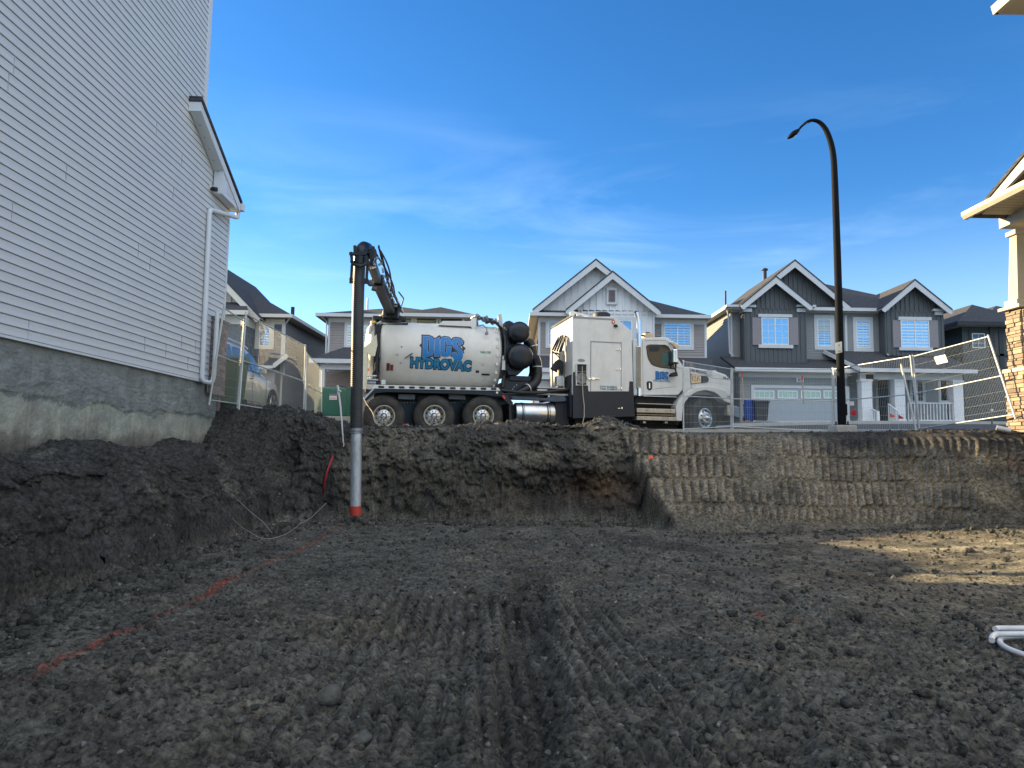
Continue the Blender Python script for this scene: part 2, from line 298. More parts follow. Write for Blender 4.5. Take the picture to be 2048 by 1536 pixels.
# prints whose ribs run away from the lens, left of the middle rut
rel = rel + track(-.62, 6.4, R(3), .78, -2.9, 1.2, .118, .07)
rel = rel + track(-1.75, 4.5, R(-32), .8, -2.4, 2.0, .118, .06) + track(-2.4, 7.2, R(-20), .6, -1.6, 1.6, .12, .03)
rel = rel + track(.75, 4.4, R(5), .42, -2.0, 2.6, .118, .06) + track(2.6, 5.2, R(-24), .7, -2.0, 1.8, .12, .03, 0, True) + track(.1, 10.5, R(6), .9, -2.2, 2.6, .2, .035, 0, True) + track(4.2, 9.0, R(20), .6, -2, 2, .2, .03, 0, True)
mid = np.abs(X - .12 - .03 * (Y - 5) + .05 * a1); rel = rel - .07 * sst(.24, .1, mid) * sst(10.5, 7.5, Y) + .05 * np.exp(-((mid - .3) / .09) ** 2) * sst(9, 6, Y)
def berm(p, q, wd, h):
    px_, py_ = q[0] - p[0], q[1] - p[1]; L2 = px_ ** 2 + py_ ** 2; t = np.clip(((X - p[0]) * px_ + (Y - p[1]) * py_) / L2, 0, 1)
    d = np.hypot(X - p[0] - t * px_, Y - p[1] - t * py_) + .05 * a2; return h * np.exp(-(d / wd) ** 2) * (.75 + .5 * a2)
g = lambda a, b: (G(a, b).x, G(a, b).y)
rel = rel + berm(g(1290, 1165), g(1430, 1250), .16, .10) + berm(g(1390, 1290), g(1560, 1420), .15, .13) + berm(g(1560, 1420), g(1700, 1600), .2, .15) + berm(g(0, 1420), g(230, 1430), .25, .10) + berm(g(900, 1420), g(960, 1600), .1, .06)
rel = rel + berm(g(640, 1212), g(930, 1212), .04, .04)
Z = Z + near * FL * rel
# banks: push the faces in and out, lumps and grouser bands on the right slope
b1 = fbm(X, Y, Z * 1.0, .9, 4, .55, 51); b2 = fbm(X, Y, Z, 4.2, 4, .62, 52); b3 = fbm(X, Y, Z, 17, 3, .6, 53)
bk = near * (1 - FL)
wa, wb = worley(np.where(LS > .03, Y, X) + .1 * b2, Z * 1.0 + .1 * b1, 5.5, 63); wc, wd_ = worley(np.where(LS > .03, Y, X), Z * 1.0, 13, 64); lump = .20 * b1 + .13 * b2 + .045 * b3 + .045 * np.clip(wb - wa, 0, .6) + .03 * np.clip(wd_ - wc, 0, .5) + .10 * np.abs(fbm(X * 1.3, Y * 1.3, Z * 2.6, 1.6, 4, .6, 66)) - .06 + .05 * np.maximum(0, fbm(X * 5, Y * 5, Z * 1.3, 1.5, 2, .5, 57))
hole = .45 * np.exp(-((X - .9) / 1.5) ** 2 - ((Z - .62) / .38) ** 2) * (1 - RT)       # undercut hollow behind the middle
notch = .5 * np.exp(-((X + 4.05 + .25) / .17) ** 2 - ((Z - 1.02) / .42) ** 2)
isback = near * (1 - FL) * np.where(T < 1, 1, .12) * (LS < .05)
rows = ((Z + .06 * a1 + .05 * b1) % .46) / .46; band = sst(0, .12, rows) * sst(1, .88, rows); lean = .04 * Z + .10 * np.sin(X * 1.1) + .05 * fbm(X, Z, None, 1.2, 2, .5, 60)
rib = (np.abs(np.sin(math.pi * (X * 14.4 / Y + lean + .5 * np.floor((Z + .06 * a1) / .46) * .07) / .165)) ** .8) ; rib = .42 + (rib - .42) * band * (.6 + .4 * sst(-.3, .1, fbm(X, Z, None, 3, 2, .5, 69))) * sst(-.35, .05, fbm(X, Z, None, .8, 2, .5, 61) + .35 * sst(7.3, 5.5, X))
rightface = isback * RT * sst(.08, .2, T) * sst(.99, .9, T)
DX = np.zeros_like(X); DY = np.zeros_like(X)
ledge = (rows - .5) * sst(0, .14, rows) * sst(1, .86, rows); DY += rightface * .055 * ledge * sst(-.4, .2, fbm(X, Z, None, 1.1, 3, .5, 67)); DY += isback * (1 - RT) * (lump * 1.25 + hole + notch + .12 * np.abs(fbm(X * 2.2, Z * .8, None, 1.4, 4, .55, 59))) + rightface * (.28 * lump - .17 * rib)
gouge = np.abs(fbm(Y * 2.6, Z * .7, None, 1.4, 4, .55, 58)); DX += near * (1 - FL) * (LS > .03) * (LS < 1) * (-1.1 * lump + .24 * gouge - .06) * sst(.02, .35, LS) + isback * .04 * b2
Z = Z + near * (1 - FL) * (.05 * b2 + .02 * b3) * (1 - .5 * RT) + near * (1 - FL) * ((T >= 1) | (LS >= 1)) * (.05 * cl + .02 * cl2) + rightface * .02 * rib
Xg, Yg = X + DX, Y + DY
nx, ny = len(xs), len(ys); co = np.stack([Xg, Yg, Z], -1).reshape(-1, 3)
i = np.arange(ny - 1)[:, None] * nx + np.arange(nx - 1)[None, :]; quads = np.stack([i, i + 1, i + nx + 1, i + nx], -1).reshape(-1, 4)
me = bpy.data.meshes.new('ground'); me.vertices.add(len(co)); me.vertices.foreach_set('co', co.ravel().astype('f'))
me.loops.add(quads.size); me.loops.foreach_set('vertex_index', quads.ravel().astype('i')); me.polygons.add(len(quads))
me.polygons.foreach_set('loop_start', np.arange(0, quads.size, 4).astype('i')); me.polygons.foreach_set('loop_total', np.full(len(quads), 4, 'i')); me.update(); me.validate()
me.polygons.foreach_set('use_smooth', np.ones(len(quads), bool))
# soil colour: moist grey clay, brown subsoil, dry tan crust, marking paint, painted-in sun and shade
def pd(pl, wd):
    r = np.zeros_like(X)
    for (a, b) in zip(pl[:-1], pl[1:]):
        px_, py_ = b[0] - a[0], b[1] - a[1]; t = np.clip(((X - a[0]) * px_ + (Y - a[1]) * py_) / (px_ ** 2 + py_ ** 2 + 1e-9), 0, 1)
        r = np.maximum(r, np.exp(-(np.hypot(X - a[0] - t * px_, Y - a[1] - t * py_) / wd) ** 4))
    return r
pn = sst(-.25, .25, a2 + .7 * a3 + .4 * fbm(X, Y, None, 1.3, 2, .5, 71))
paint = pd([g(-30, 1402), g(120, 1330), g(250, 1262), g(420, 1187), g(500, 1143), g(590, 1105), g(640, 1078), g(682, 1058)], .05) * np.maximum(pn, .35) * (.72 + .28 * sst(-.2, .1, fbm(X, Y, None, .9, 2, .5, 77)))
paint = np.maximum(paint, .35 * pn * FL * pd([g(1690, 1094), g(1800, 1088), g(1900, 1090), g(2000, 1104)], .06))
for c in ((1520, 1237), (1512, 1229), (1585, 1238)): paint = np.maximum(paint, pd([g(*c), g(c[0] + 12, c[1] + 3)], .03))
rb = Frame((0, 13.2, 0), 0)
for (a, b, c) in ((1985, 928, .12), (2042, 936, .16), (1300, 916, .03)):
    q = rb.p(a, b, .9 if a > 1500 else 1.3); paint = np.maximum(paint, .9 * np.exp(-(np.hypot(Xg - q.x, Z - q.z * 1.0) / c) ** 2) * isback * pn)
brown = sst(-.1, .6, fbm(X, Y, Z, .8, 4, .6, 72)); dry = sst(0, .6, fbm(X, Y, Z, 1.9, 4, .65, 73) + .25 * RT)
base = np.array([.098, .096, .080]); bro = np.array([.118, .098, .066]); tan = np.array([.20, .175, .13]); blk = np.array([.038, .037, .036])
c = base[None, None] * np.ones(X.shape + (1,)); k = (brown * (.35 + .5 * isback))[..., None]; c = c * (1 - k) + bro * k
k = (dry * (.25 + .45 * rightface + .35 * smooth_r * FL))[..., None]; c = c * (1 - k) + tan * k
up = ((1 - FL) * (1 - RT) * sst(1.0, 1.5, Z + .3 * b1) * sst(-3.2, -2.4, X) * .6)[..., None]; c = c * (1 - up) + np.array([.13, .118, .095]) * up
rk = (rightface * np.clip(.2 + 1.6 * (rib - .4), 0, 1) * sst(7.6, 6.6, X) * sst(-.8, .0, a2))[..., None] * .85; c = c * (1 - rk) + np.array([.235, .20, .145]) * rk  # clay-tan rib tops, lightened to make up for weak shading
rd = (rightface * np.clip(1.6 * (.45 - rib), 0, 1) * sst(7.6, 6.6, X))[..., None] * .6; c = c * (1 - rd) + np.array([.055, .048, .038]) * rd  # dark loose soil between ribs, deepened to stand in for shade
low = ((1 - FL) * (1 - RT) * (T > 0) * sst(1.15, .85, Z + .35 * b1) * sst(-2.9, -2.2, X) * .55)[..., None]; c = c * (1 - low) + np.array([.034, .028, .022]) * low  # undercut hollow's darkness painted into the lower bank face
topsoil_shade = (1 - FL) * (1 - RT) * sst(.05, .4, fbm(X, Y, Z, 1.1, 3, .6, 74) + .45 * sst(-3.2, -4.2, X) + .18) * .75
topsoil_shade = np.maximum(topsoil_shade, near * sst(.72, .9, T + .12 * b2) * sst(5.8, 7.2, X) * .85)  # dark earth colour carried down the slope to dim its sunlit streak
sm = (near * (1 - FL) * (1 - RT) * sst(.15, .5, fbm(X * .9, Y, Z * 1.6, 1.2, 3, .5, 81)) * .6)[..., None]; c = c * (1 - sm) + np.array([.125, .115, .095]) * sm; k = topsoil_shade[..., None]; c = c * (1 - k) + blk * k
og = (near * (1 - FL) * np.exp(-((X - 1.9) / .7) ** 2 - ((Z - .75) / .35) ** 2) * .7)[..., None]; c = c * (1 - og) + np.array([.10, .06, .03]) * og
patch = (near * FL * sst(4.9, 5.8, X) * sst(7.5, 8.3, Y) * sst(11.7, 11.0, Y) * sst(-.5, .1, a1 + .4 * a2))[..., None] * .6; c = c * (1 - patch) + np.array([.36, .32, .235]) * patch; wet = (near * np.clip(sst(.30, .12, mid) * sst(11, 8, Y) * .75 + .8 * sst(.05, .55, fbm(X, Y, None, .9, 5, .6, 78)) * FL, 0, 1))[..., None] * .62; c = c * (1 - wet) + np.array([.026, .024, .021]) * wet; c = c * (1 + .4 * a2 + .45 * a3 + .5 * fbm(X, Y, Z, 9, 3, .65, 79))[..., None]; k = (paint * .66)[..., None]; c = c * (1 - k) + np.array([.30, .055, .03]) * k  # pale colour painted into the floor to brighten the sun patch
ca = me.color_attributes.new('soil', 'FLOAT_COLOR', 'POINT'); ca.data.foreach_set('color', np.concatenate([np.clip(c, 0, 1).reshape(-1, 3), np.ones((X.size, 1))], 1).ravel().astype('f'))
def soilmat(name, attr=True, col=(.05, .048, .044)):
    m = bpy.data.materials.new(name); m.use_nodes = True; t = m.node_tree; b = t.nodes['Principled BSDF']; b.inputs['Roughness'].default_value = .93; b.inputs['Specular IOR Level'].default_value = .25
    tcx = N(t, 'ShaderNodeTexCoord'); n = N(t, 'ShaderNodeTexNoise'); n.inputs['Scale'].default_value = 22; n.inputs['Detail'].default_value = 9; n.inputs['Roughness'].default_value = .72; t.links.new(tcx.outputs['Object'], n.inputs['Vector'])
    r = N(t, 'ShaderNodeMapRange'); r.inputs[1].default_value = .36; r.inputs[2].default_value = .66; r.inputs[3].default_value = .3; r.inputs[4].default_value = 1.95; t.links.new(n.outputs[0], r.inputs[0])
    mx = N(t, 'ShaderNodeMix', data_type='RGBA', blend_type='MULTIPLY'); mx.inputs[0].default_value = 1
    if attr: a = N(t, 'ShaderNodeAttribute', attribute_name='soil'); t.links.new(a.outputs['Color'], mx.inputs[6])
    else:
        rr = N(t, 'ShaderNodeValToRGB'); gi = N(t, 'ShaderNodeNewGeometry'); t.links.new(gi.outputs['Random Per Island'], rr.inputs[0]); t.links.new(rr.outputs[0], mx.inputs[6])
        rr.color_ramp.elements[0].color = (*[x * .75 for x in col], 1); rr.color_ramp.elements[1].color = (*[x * 1.3 for x in col], 1); e = rr.color_ramp.elements.new(.96); e.color = (*[x * 1.6 for x in col], 1)
        rr.color_ramp.elements[-1].color = (.10, .095, .085, 1)
    t.links.new(r.outputs[0], mx.inputs[7]); t.links.new(mx.outputs[2], b.inputs['Base Color'])
    v = N(t, 'ShaderNodeTexVoronoi'); v.inputs['Scale'].default_value = 46; t.links.new(tcx.outputs['Object'], v.inputs['Vector'])
    n3 = N(t, 'ShaderNodeTexNoise'); n3.inputs['Scale'].default_value = 75; n3.inputs['Detail'].default_value = 8; n3.inputs['Roughness'].default_value = .75; t.links.new(tcx.outputs['Object'], n3.inputs['Vector'])
    sm = N(t, 'ShaderNodeMath', operation='SUBTRACT'); t.links.new(n3.outputs[0], sm.inputs[0]); ml = N(t, 'ShaderNodeMath', operation='MULTIPLY'); ml.inputs[1].default_value = .35; t.links.new(v.outputs[0], ml.inputs[0]); t.links.new(ml.outputs[0], sm.inputs[1])
    bp = N(t, 'ShaderNodeBump'); bp.inputs['Strength'].default_value = .9; bp.inputs['Distance'].default_value = .035; t.links.new(sm.outputs[0], bp.inputs['Height']); t.links.new(bp.outputs[0], b.inputs['Normal']); return m
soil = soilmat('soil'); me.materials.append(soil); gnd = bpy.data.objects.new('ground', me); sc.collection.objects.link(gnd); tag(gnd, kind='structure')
def gz(x, y):                          # ground level at a point, from the mesh heights
    i = int(np.clip(np.searchsorted(xs, x), 1, nx - 1)); j = int(np.clip(np.searchsorted(ys, y), 1, ny - 1))
    a = (x - xs[i - 1]) / (xs[i] - xs[i - 1]); b = (y - ys[j - 1]) / (ys[j] - ys[j - 1])
    return float((Z[j - 1, i - 1] * (1 - a) + Z[j - 1, i] * a) * (1 - b) + (Z[j, i - 1] * (1 - a) + Z[j, i] * a) * b)
def zpl(x, y): return float(plateau(np.array([x * 1.0]), np.array([y * 1.0]))[0])
# loose clods and pebbles: nobody could count them
def ico(sub):
    bm = bmesh.new(); bmesh.ops.create_icosphere(bm, subdivisions=sub, radius=1); v = np.array([q.co[:] for q in bm.verts]); f = np.array([[q.index for q in p.verts] for p in bm.faces]); bm.free(); return v, f
IV, IF = ico(2); IV1, IF1 = ico(1)
def scatter(name, n, fn, m, seed, base=(IV1, IF1)):
    rs = np.random.RandomState(seed); V = []; F = []; off = 0; bv, bf = base; cnt = 0
    while cnt < n:
        x, y, s = fn(rs)
        r = np.arange(3); ax = rs.normal(size=3); ax /= np.linalg.norm(ax); q = Matrix.Rotation(rs.rand() * 6.28, 3, Vector(ax)); q = np.array(q)
        v = bv * (1 + .22 * rs.normal(size=(len(bv), 1))) * np.array([1, .6 + .5 * rs.rand(), .5 + .4 * rs.rand()]) @ q.T
        V.append(v * s + np.array([x, y, gz(x, y) + s * .25])); F.append(bf + off); off += len(bv); cnt += 1
    V = np.concatenate(V); F = np.concatenate(F); me = bpy.data.meshes.new(name); me.vertices.add(len(V)); me.vertices.foreach_set('co', V.ravel().astype('f')); me.loops.add(F.size); me.loops.foreach_set('vertex_index', F.ravel().astype('i'))
    me.polygons.add(len(F)); me.polygons.foreach_set('loop_start', np.arange(0, F.size, 3).astype('i')); me.polygons.foreach_set('loop_total', np.full(len(F), 3, 'i')); me.update(); me.validate()
    me.materials.append(m); o = bpy.data.objects.new(name, me); sc.collection.objects.link(o); return o
def f_near(rs):
    y = 2.9 * math.exp(rs.rand() * 1.5); x = (rs.rand() * 1.6 - .8) * y; s = .005 + .006 * rs.exponential(); s = min(s * (1 + .06 * y), .06)
    return (max(min(x, 8), -4.6), y, s)
def f_crest(rs):
    x = rs.rand() * 13.5 - 4.8; y = float(np.interp(x, YCX, YCY)) + .1 + abs(rs.normal()) * .45; return (x, y, min(.012 + .018 * rs.exponential(), .085) * (.55 if x > 3 else 1))
def f_toe(rs):
    if rs.rand() < .65: x = rs.rand() * 13 - 4.2; y = float(np.interp(x, YTX, YTY)) - abs(rs.normal()) * .5
    else: y = 4 + rs.rand() * 9; x = -4.3 + abs(rs.normal()) * .35
    return (x, y, min(.015 + .022 * rs.exponential(), .1) * (.6 if x > 2.5 else 1))
clod = soilmat('clod_soil', False, (.062, .062, .054))
tag(scatter('loose_clods', 11000, f_near, clod, 3), kind='stuff'); tag(scatter('crest_rubble', 1500, f_crest, clod, 4), kind='stuff'); tag(scatter('fallen_soil', 1700, f_toe, clod, 5), kind='stuff')
peb = soilmat('pebble_stone', False, (.17, .165, .15))
def f_peb(rs): y = 2.9 * math.exp(rs.rand() * 1.6); return (max(min((rs.rand() * 1.6 - .8) * y, 8.5), -4.3), y, min((.003 + .004 * rs.exponential()) * (1 + .10 * y), .035))
tag(scatter('pale_pebbles', 1500, f_peb, peb, 8), kind='stuff')
# boulders one can point at
stone_m = mat('boulder_stone', (.085, .088, .075), .92, var=.35, scale=9, bump=.9, bscale=25, bdist=.02)
def rock(px, py, wpx, label, squash=.75, seed=1, m=None):
    p = G(px, py); D = p.y; r = wpx / FPX * D / 2; rs = np.random.RandomState(seed); v, f = ico(4)
    nzz = fbm(v[:, 0] + seed, v[:, 1], v[:, 2], 1.3, 4, .5, seed); v = v * (1 + .22 * nzz[:, None]) * np.array([1, .85, squash]); b = MB(); b.add(v * r, [tuple(q) for q in f])
    o = b.build('rock', m or stone_m, smooth=True, angle=180); o.location = (p.x, p.y, gz(p.x, p.y) + r * squash * .42); o.rotation_euler = (rs.rand() * .4, 0, rs.rand() * 6); return tag(o, label, 'rock', 'stones lying in the dirt')
rock(658, 1412, 50, 'large rounded grey boulder lying in the rutted dirt in the foreground', .85, 3)
rock(1417, 1482, 20, 'small round pale pebble near the bottom edge right of the middle', .85, 5)
rock(1395, 1362, 26, 'grey stone on the dirt ridge, right of the middle rut', .7, 6); rock(294, 1408, 24, 'pale grey stone among big clods at lower left', .9, 8)
rock(1702, 1372, 18, 'small pale stone alone on the dirt below the sunlit patch', .7, 9); rock(726, 1475, 34, 'flat stone half buried to the right of and below the big boulder', .5, 10)
# ---------------- common materials ----------------
white = mat('white_paint', (.57, .58, .56), .32, var=.05, scale=3, spec=.5, coat=.3); dirty = mat('dusty_white', (.50, .50, .47), .5, var=.14, scale=4)
tankp = mat('tank_paint', (.56, .56, .52), .42, var=.05, scale=2.5, coat=.15)
grime(white, .35, (.33, .29, .23), (1.2, 1.2, .4), .5); grime(tankp, .32, (.36, .33, .27), (1.0, 1.0, .3), .48)
blackp = mat('black_paint', (.007, .010, .016), .3, var=.2, scale=4, spec=.35); frame_m = mat('frame_black', (.008, .010, .015), .6, var=.3, scale=5)
rubber = mat('tyre_rubber', (.020, .021, .021), .85, var=.35, scale=8, bump=.3, bscale=50); dust_rub = mat('dusty_rubber', (.05, .05, .046), .85, var=.4, scale=6)
chrome = mat('chrome', (.75, .76, .78), .16, 1, var=.06, scale=8); alu = mat('brushed_aluminium', (.55, .56, .56), .3, 1, var=.12, scale=6); rimm = mat('dusty_alloy', (.42, .39, .33), .45, .75, var=.25, scale=9)
galv = mat('galvanised', (.50, .54, .56), .45, .55, var=.12, scale=14); redp = mat('red_paint', (.50, .045, .025), .5, var=.12); glassd = mat('dark_glass', (.02, .026, .03), .06, var=0, spec=.8)
navy = mat('navy_print', (.006, .018, .055), .5, var=0); cyan = mat('blue_print', (.004, .15, .42), .5, var=.08, scale=2); teal = mat('teal_print', (.008, .17, .33), .5, var=.15, scale=4)
blackh = mat('black_rubber_hose', (.010, .011, .012), .55, var=.3, scale=12); grime(galv, .45, (.15, .13, .10), (3, 3, 1), .46); grime(rubber, .55, (.085, .078, .062), (2, 2, 2), .42); grime(blackp, .12, (.10, .09, .07), (2, 2, .6), .5)
yellow = mat('yellow_plastic', (.72, .52, .05), .45, var=.05); orange = mat('orange_plastic', (.75, .13, .02), .4, var=.05)
amber = mat('red_lens', (.45, .02, .015), .25, var=0); lensw = mat('clear_lens', (.75, .68, .5), .2, var=0); steel = mat('grey_steel', (.20, .21, .22), .45, .6, var=.2)
# ---------------- hydrovac truck ----------------
o0 = W(768, 832, 18.8); T = Frame((o0.x, o0.y, o0.z), 12.0)
TR = ftag(T, 'vacuum_truck', 'white vacuum excavation truck with blue DIGS HYDROVAC lettering on its tank, parked on the street', 'truck')
P = T.p
def rect(b, x0, y0, x1, y1, d0, d1):   # a photo rectangle on plane y=d0, made solid back to d1
    a = P(x0, y0, d0); c = P(x1, y1, d0); return b.box(min(a.x, c.x), max(a.x, c.x), d0, d1, min(a.z, c.z), max(a.z, c.z))
def poly(b, pts, d0, d1): return b.prism([T.q(x, y, d0) for x, y in pts], d0, d1)
def T1(name, m, fn, **k):
    b = MB(); fn(b); par = k.pop('parent', TR); return b.build(name, m, par, **k)
def wheel(cx, cz, r, yaw=0, y=0, front=False, sgn=1):
    """sgn=1: outer face towards -y"""
    tr = empty('wheel', None, None); tr.parent = TR; tr.location = (cx, y, cz); tr.rotation_euler = (0, 0, yaw + (0 if sgn == 1 else math.pi))
    wd = .34 if front else .56; rr = .285
    b = MB(); pr = [(0.03, rr), (.0, rr + .05), (-.004, rr + .12), (.0, r - .12), (.012, r - .06), (.05, r - .012), (.07, r)]
    pr += [(wd - .07, r), (wd - .03, r - .03), (wd, r - .12), (wd - .02, rr), (.2, rr - .02)]
    b.lathe(pr, (0, 0, 0), (0, 1, 0), 56, False)
    n = 52
    for k in range(n):                 # tread blocks
        a = 2 * math.pi * k / n; ca, sa = math.cos(a), math.sin(a); m_ = Matrix(((ca, 0, -sa, 0), (0, 1, 0, 0), (sa, 0, ca, 0), (0, 0, 0, 1)))
        for yc, hw in ((.09, .05), (wd / 2, .07), (wd - .09, .05)): b.obox(m_ @ Matrix.Translation((r, yc, 0)), .012, hw, .022)
    b.build('tyre', rubber, tr, smooth=True, angle=35)
    b = MB(); dish = -.035 if front else .13
    pr = [(.02, rr + .004), (-.006, rr + .006), (-.006, rr - .012), (.03, rr - .03), (dish + .02 if not front else .0, rr - .06), (dish, rr - .09), (dish - .004, .175), (dish - .012, .168)]
    b.lathe(pr, (0, 0, 0), (0, 1, 0), 48, False); hb = MB()
    for k in range(10):
        a = 2 * math.pi * (k + .5) / 10; hb.lathe([(dish - .008, .024), (dish + .02, .024)], (.212 * math.cos(a), 0, .212 * math.sin(a)), (0, 1, 0), 12)
    b.build('rim', alu if front else rimm, tr, smooth=True, angle=40, extra=(hb, frame_m))
    b = MB(); b.lathe([(dish + .03, .178), (dish - .016, .176), (dish - .022, .165), (dish - .024, .10), (dish - .03, .088), (dish - .075, .08), (dish - .12, .045), (dish - .13, .0)], (0, 0, 0), (0, 1, 0), 36)
    b.build('hub', alu, tr, smooth=True, angle=35)
    if sgn == 1:
        b = MB(); b.lathe([(0, .022), (-.03, .02), (-.042, .012), (-.044, 0)], (0, 0, 0), (0, 1, 0), 10); nut = b.build('lug_nut', chrome, tr, smooth=True)
        for k in range(10):
            a = 2 * math.pi * k / 10; n_ = nut if k == 0 else nut.copy(); n_.location = (.135 * math.cos(a), dish - .02, .135 * math.sin(a))
            if k: sc.collection.objects.link(n_)
    return tr
wr = .535
for cx, cy in ((768, 832), (869, 831.5), (967, 831.5)):
    q = P(cx, cy, 0); wheel(q.x, q.z, wr); wheel(q.x, q.z, wr, 0, 2.5, False, -1)
q = P(1411, 836, .1); FWX = q.x
wheel(q.x, q.z, .565, R(22), .12, True); wheel(q.x, q.z, .565, R(22), 2.4, True, -1)
# chassis
def f(b):
    rect(b, 735, 786, 1360, 806, .85, .95); rect(b, 735, 786, 1360, 806, 1.65, 1.75)
    for x in (790, 830, 900, 1010, 1090, 1180, 1250): rect(b, x, 787, x + 6, 803, .95, 1.65)
T1('chassis_frame', frame_m, f)
def f(b):
    for x0, x1 in ((748, 1016),): rect(b, x0, 782, x1, 852, 1.0, 1.12)
    for x in (768, 869, 967): q = P(x, 832, 0); b.lathe([(.2, .1), (2.3, .1)], (q.x, 0, q.z), (0, 1, 0), 14); b.lathe([(.95, .22), (1.55, .22)], (q.x, 0, q.z), (0, 1, 0), 14)
T1('suspension', blackp, f)
def f(b):
    for x in (797, 898): rect(b, x, 788, x + 33, 799, .5, .55)
    for x in (800, 817, 901, 918): rect(b, x, 790, x + 13, 797, .49, .5)
T1('step_bracket', steel, f)
T1('rivets', galv, lambda b: [rect(b, x, 804.5, x + 1.4, 805.9, .96, 1.0) for x in list(range(802, 840, 6)) + [901, 905, 909, 922, 926, 930]])
# deck rail with lamp slots
rail = T1('deck_rail', white, lambda b: poly(b, [(750, 769.4), (997, 775.6), (1001, 781.6), (745.5, 777.2)], -.02, 2.56), bevel=.006)
def f(b):
    for k in range(12):
        x = 762.5 + k * 20.45; y = 773.8 + k * .35; a = P(x, y, -.03); r_ = .045
        pts = [(a.x + s * .055 + r_ * .55 * math.cos(t), a.z + r_ * .6 * math.sin(t)) for s, ts in ((1, (-1.57, -.8, 0, .8, 1.57)), (-1, (1.57, 2.4, 3.14, 3.9, 4.71))) for t in ts]; b.prism(pts, -.032, -.019)
T1('rail_slots', frame_m, f, parent=rail)
T1('fender_skirt', blackp, lambda b: (poly(b, [(745.5, 777.6), (1001, 782), (1003, 790), (1000, 793), (955, 789), (893, 787), (775, 784), (752, 786), (732, 802), (727, 799)], .0, .05)), bevel=.004)
T1('fender_edge', galv, lambda b: poly(b, [(746, 777), (749, 777.4), (729, 799), (726, 797)], -.012, .06))
def f(b): poly(b, [(1003, 783), (1016, 792), (1027, 806), (1022, 812), (1008, 800), (1000, 790)], .0, .06); poly(b, [(1018, 806), (1022, 806), (1024, 852), (1019, 852)], .02, 1.0)
T1('mud_flap_bracket', frame_m, f); T1('marker_lamp', lensw, lambda b: b.lathe([(0, .035), (-.02, .03), (-.025, 0)], P(994, 785.5, -.02), (0, 1, 0), 16), smooth=True)
T1('marker_lamp', amber, lambda b: poly(b, [(1004, 792), (1007, 790), (1012, 796), (1009, 799)], -.03, .0))
# tank
YT = 1.27; tl = P(757, 712, .5).x; tr_ = P(1004, 712, .5).x; zt = P(880, 649.5, YT).z; zb_ = P(880, 776, YT).z; TRD = (zt - zb_) / 2; ZT = (zt + zb_) / 2
b = MB(); L = tr_ - tl; e = .16
pr = [(0, TRD - .22), (.008, TRD - .13), (.03, TRD - .06), (.07, TRD - .018), (e, TRD - .004)] + [(e + (L - 2 * e) * k / 8, TRD) for k in range(9)] + [(L - .07, TRD - .02), (L - .03, TRD - .06), (L - .008, TRD - .13), (L, TRD - .24), (L + .01, 0)]
b.lathe([(0, 0)] + pr, (tl, YT, ZT), (1, 0, 0), 96, False); tank = b.build('tank', tankp, TR, smooth=True, angle=60)
ty_ = lambda x, z, o=.006: YT - math.sqrt(max(.01, (TRD + o) ** 2 - (z - ZT) ** 2))
def torus_band(b, x, r, w_, t_, n=64, a0=0, a1=6.2832):
    for k in range(n):
        a, c = a0 + (a1 - a0) * k / n, a0 + (a1 - a0) * (k + 1) / n
        vs = [(x + dx, YT - rr * math.cos(t), ZT + rr * math.sin(t)) for t in (a, c) for dx, rr in ((-w_, r), (w_, r), (w_, r + t_), (-w_, r + t_))]
        b.add(vs, [(0, 1, 5, 4), (1, 2, 6, 5), (2, 3, 7, 6), (3, 0, 4, 7)])
T1('tank_seal', frame_m, lambda b: (torus_band(b, tl - .03, TRD - .10, .035, .11), torus_band(b, tl - .10, TRD - .02, .025, .07)), smooth=True)
def f(b):
    torus_band(b, tr_ - .30, TRD - .002, .004, .004); torus_band(b, tr_ - .10, TRD - .01, .012, .014)
T1('tank_weld_band', tankp, f, parent=tank)
def f(b):      # lugs round the front rim
    for k in range(9):
        a = -1.1 + k * .27; q = Vector((tr_ - .16, YT - (TRD + .015) * math.cos(a), ZT + (TRD + .015) * math.sin(a))); b.box(q.x - .03, q.x + .03, q.y - .02, q.y + .02, q.z - .04, q.z + .04)
T1('tank_lugs', white, f, parent=tank)
T1('tank_hose', blackh, lambda b: b.tube([(tr_ - .42, YT - .45, ZT + TRD + .08), (tr_ - .18, YT - .55, ZT + TRD + .07)] + [(tr_ + .06 + .02 * math.sin(k), YT - (TRD + .03) * math.cos(a), ZT + (TRD - .0) * math.sin(a)) for k, a in enumerate([1.05, .8, .5, .2, -.1, -.4, -.7, -.9])], .04, 10), smooth=True)
def f(b): poly(b, [(877, 650), (886, 642), (941, 642), (948, 636), (953, 636), (953, 652), (950, 662), (945, 660), (942, 653)], .72, 1.9); poly(b, [(806, 647), (877, 647), (877, 651), (806, 651)], .9, 1.6)
T1('tank_walkway', white, f, bevel=.01)
T1('tank_top_rail', blackp, lambda b: poly(b, [(762, 648), (816, 645.5), (816, 648.5), (764, 652)], .75, 1.8))
def f(b):      # tangle of fittings over the tank front
    for k, (x, y) in enumerate(((945, 634), (958, 633), (966, 636), (974, 640), (984, 642))): b.lathe([(0, .07), (.1, .07), (.12, .05), (.2, .05)], P(x, y + 4, 1.0 + .08 * (k % 2)), ((-1) ** k * .5, -1, .4), 12)
    b.tube([P(955, 652, .6), P(966, 650, .55), P(973, 656, .5), P(974, 664, .42)], .02, 8); b.lathe([(0, .05), (-.05, .05)], P(973, 667, .42), (0, 1, 0), 12)
T1('tank_fittings', steel, f, smooth=True)
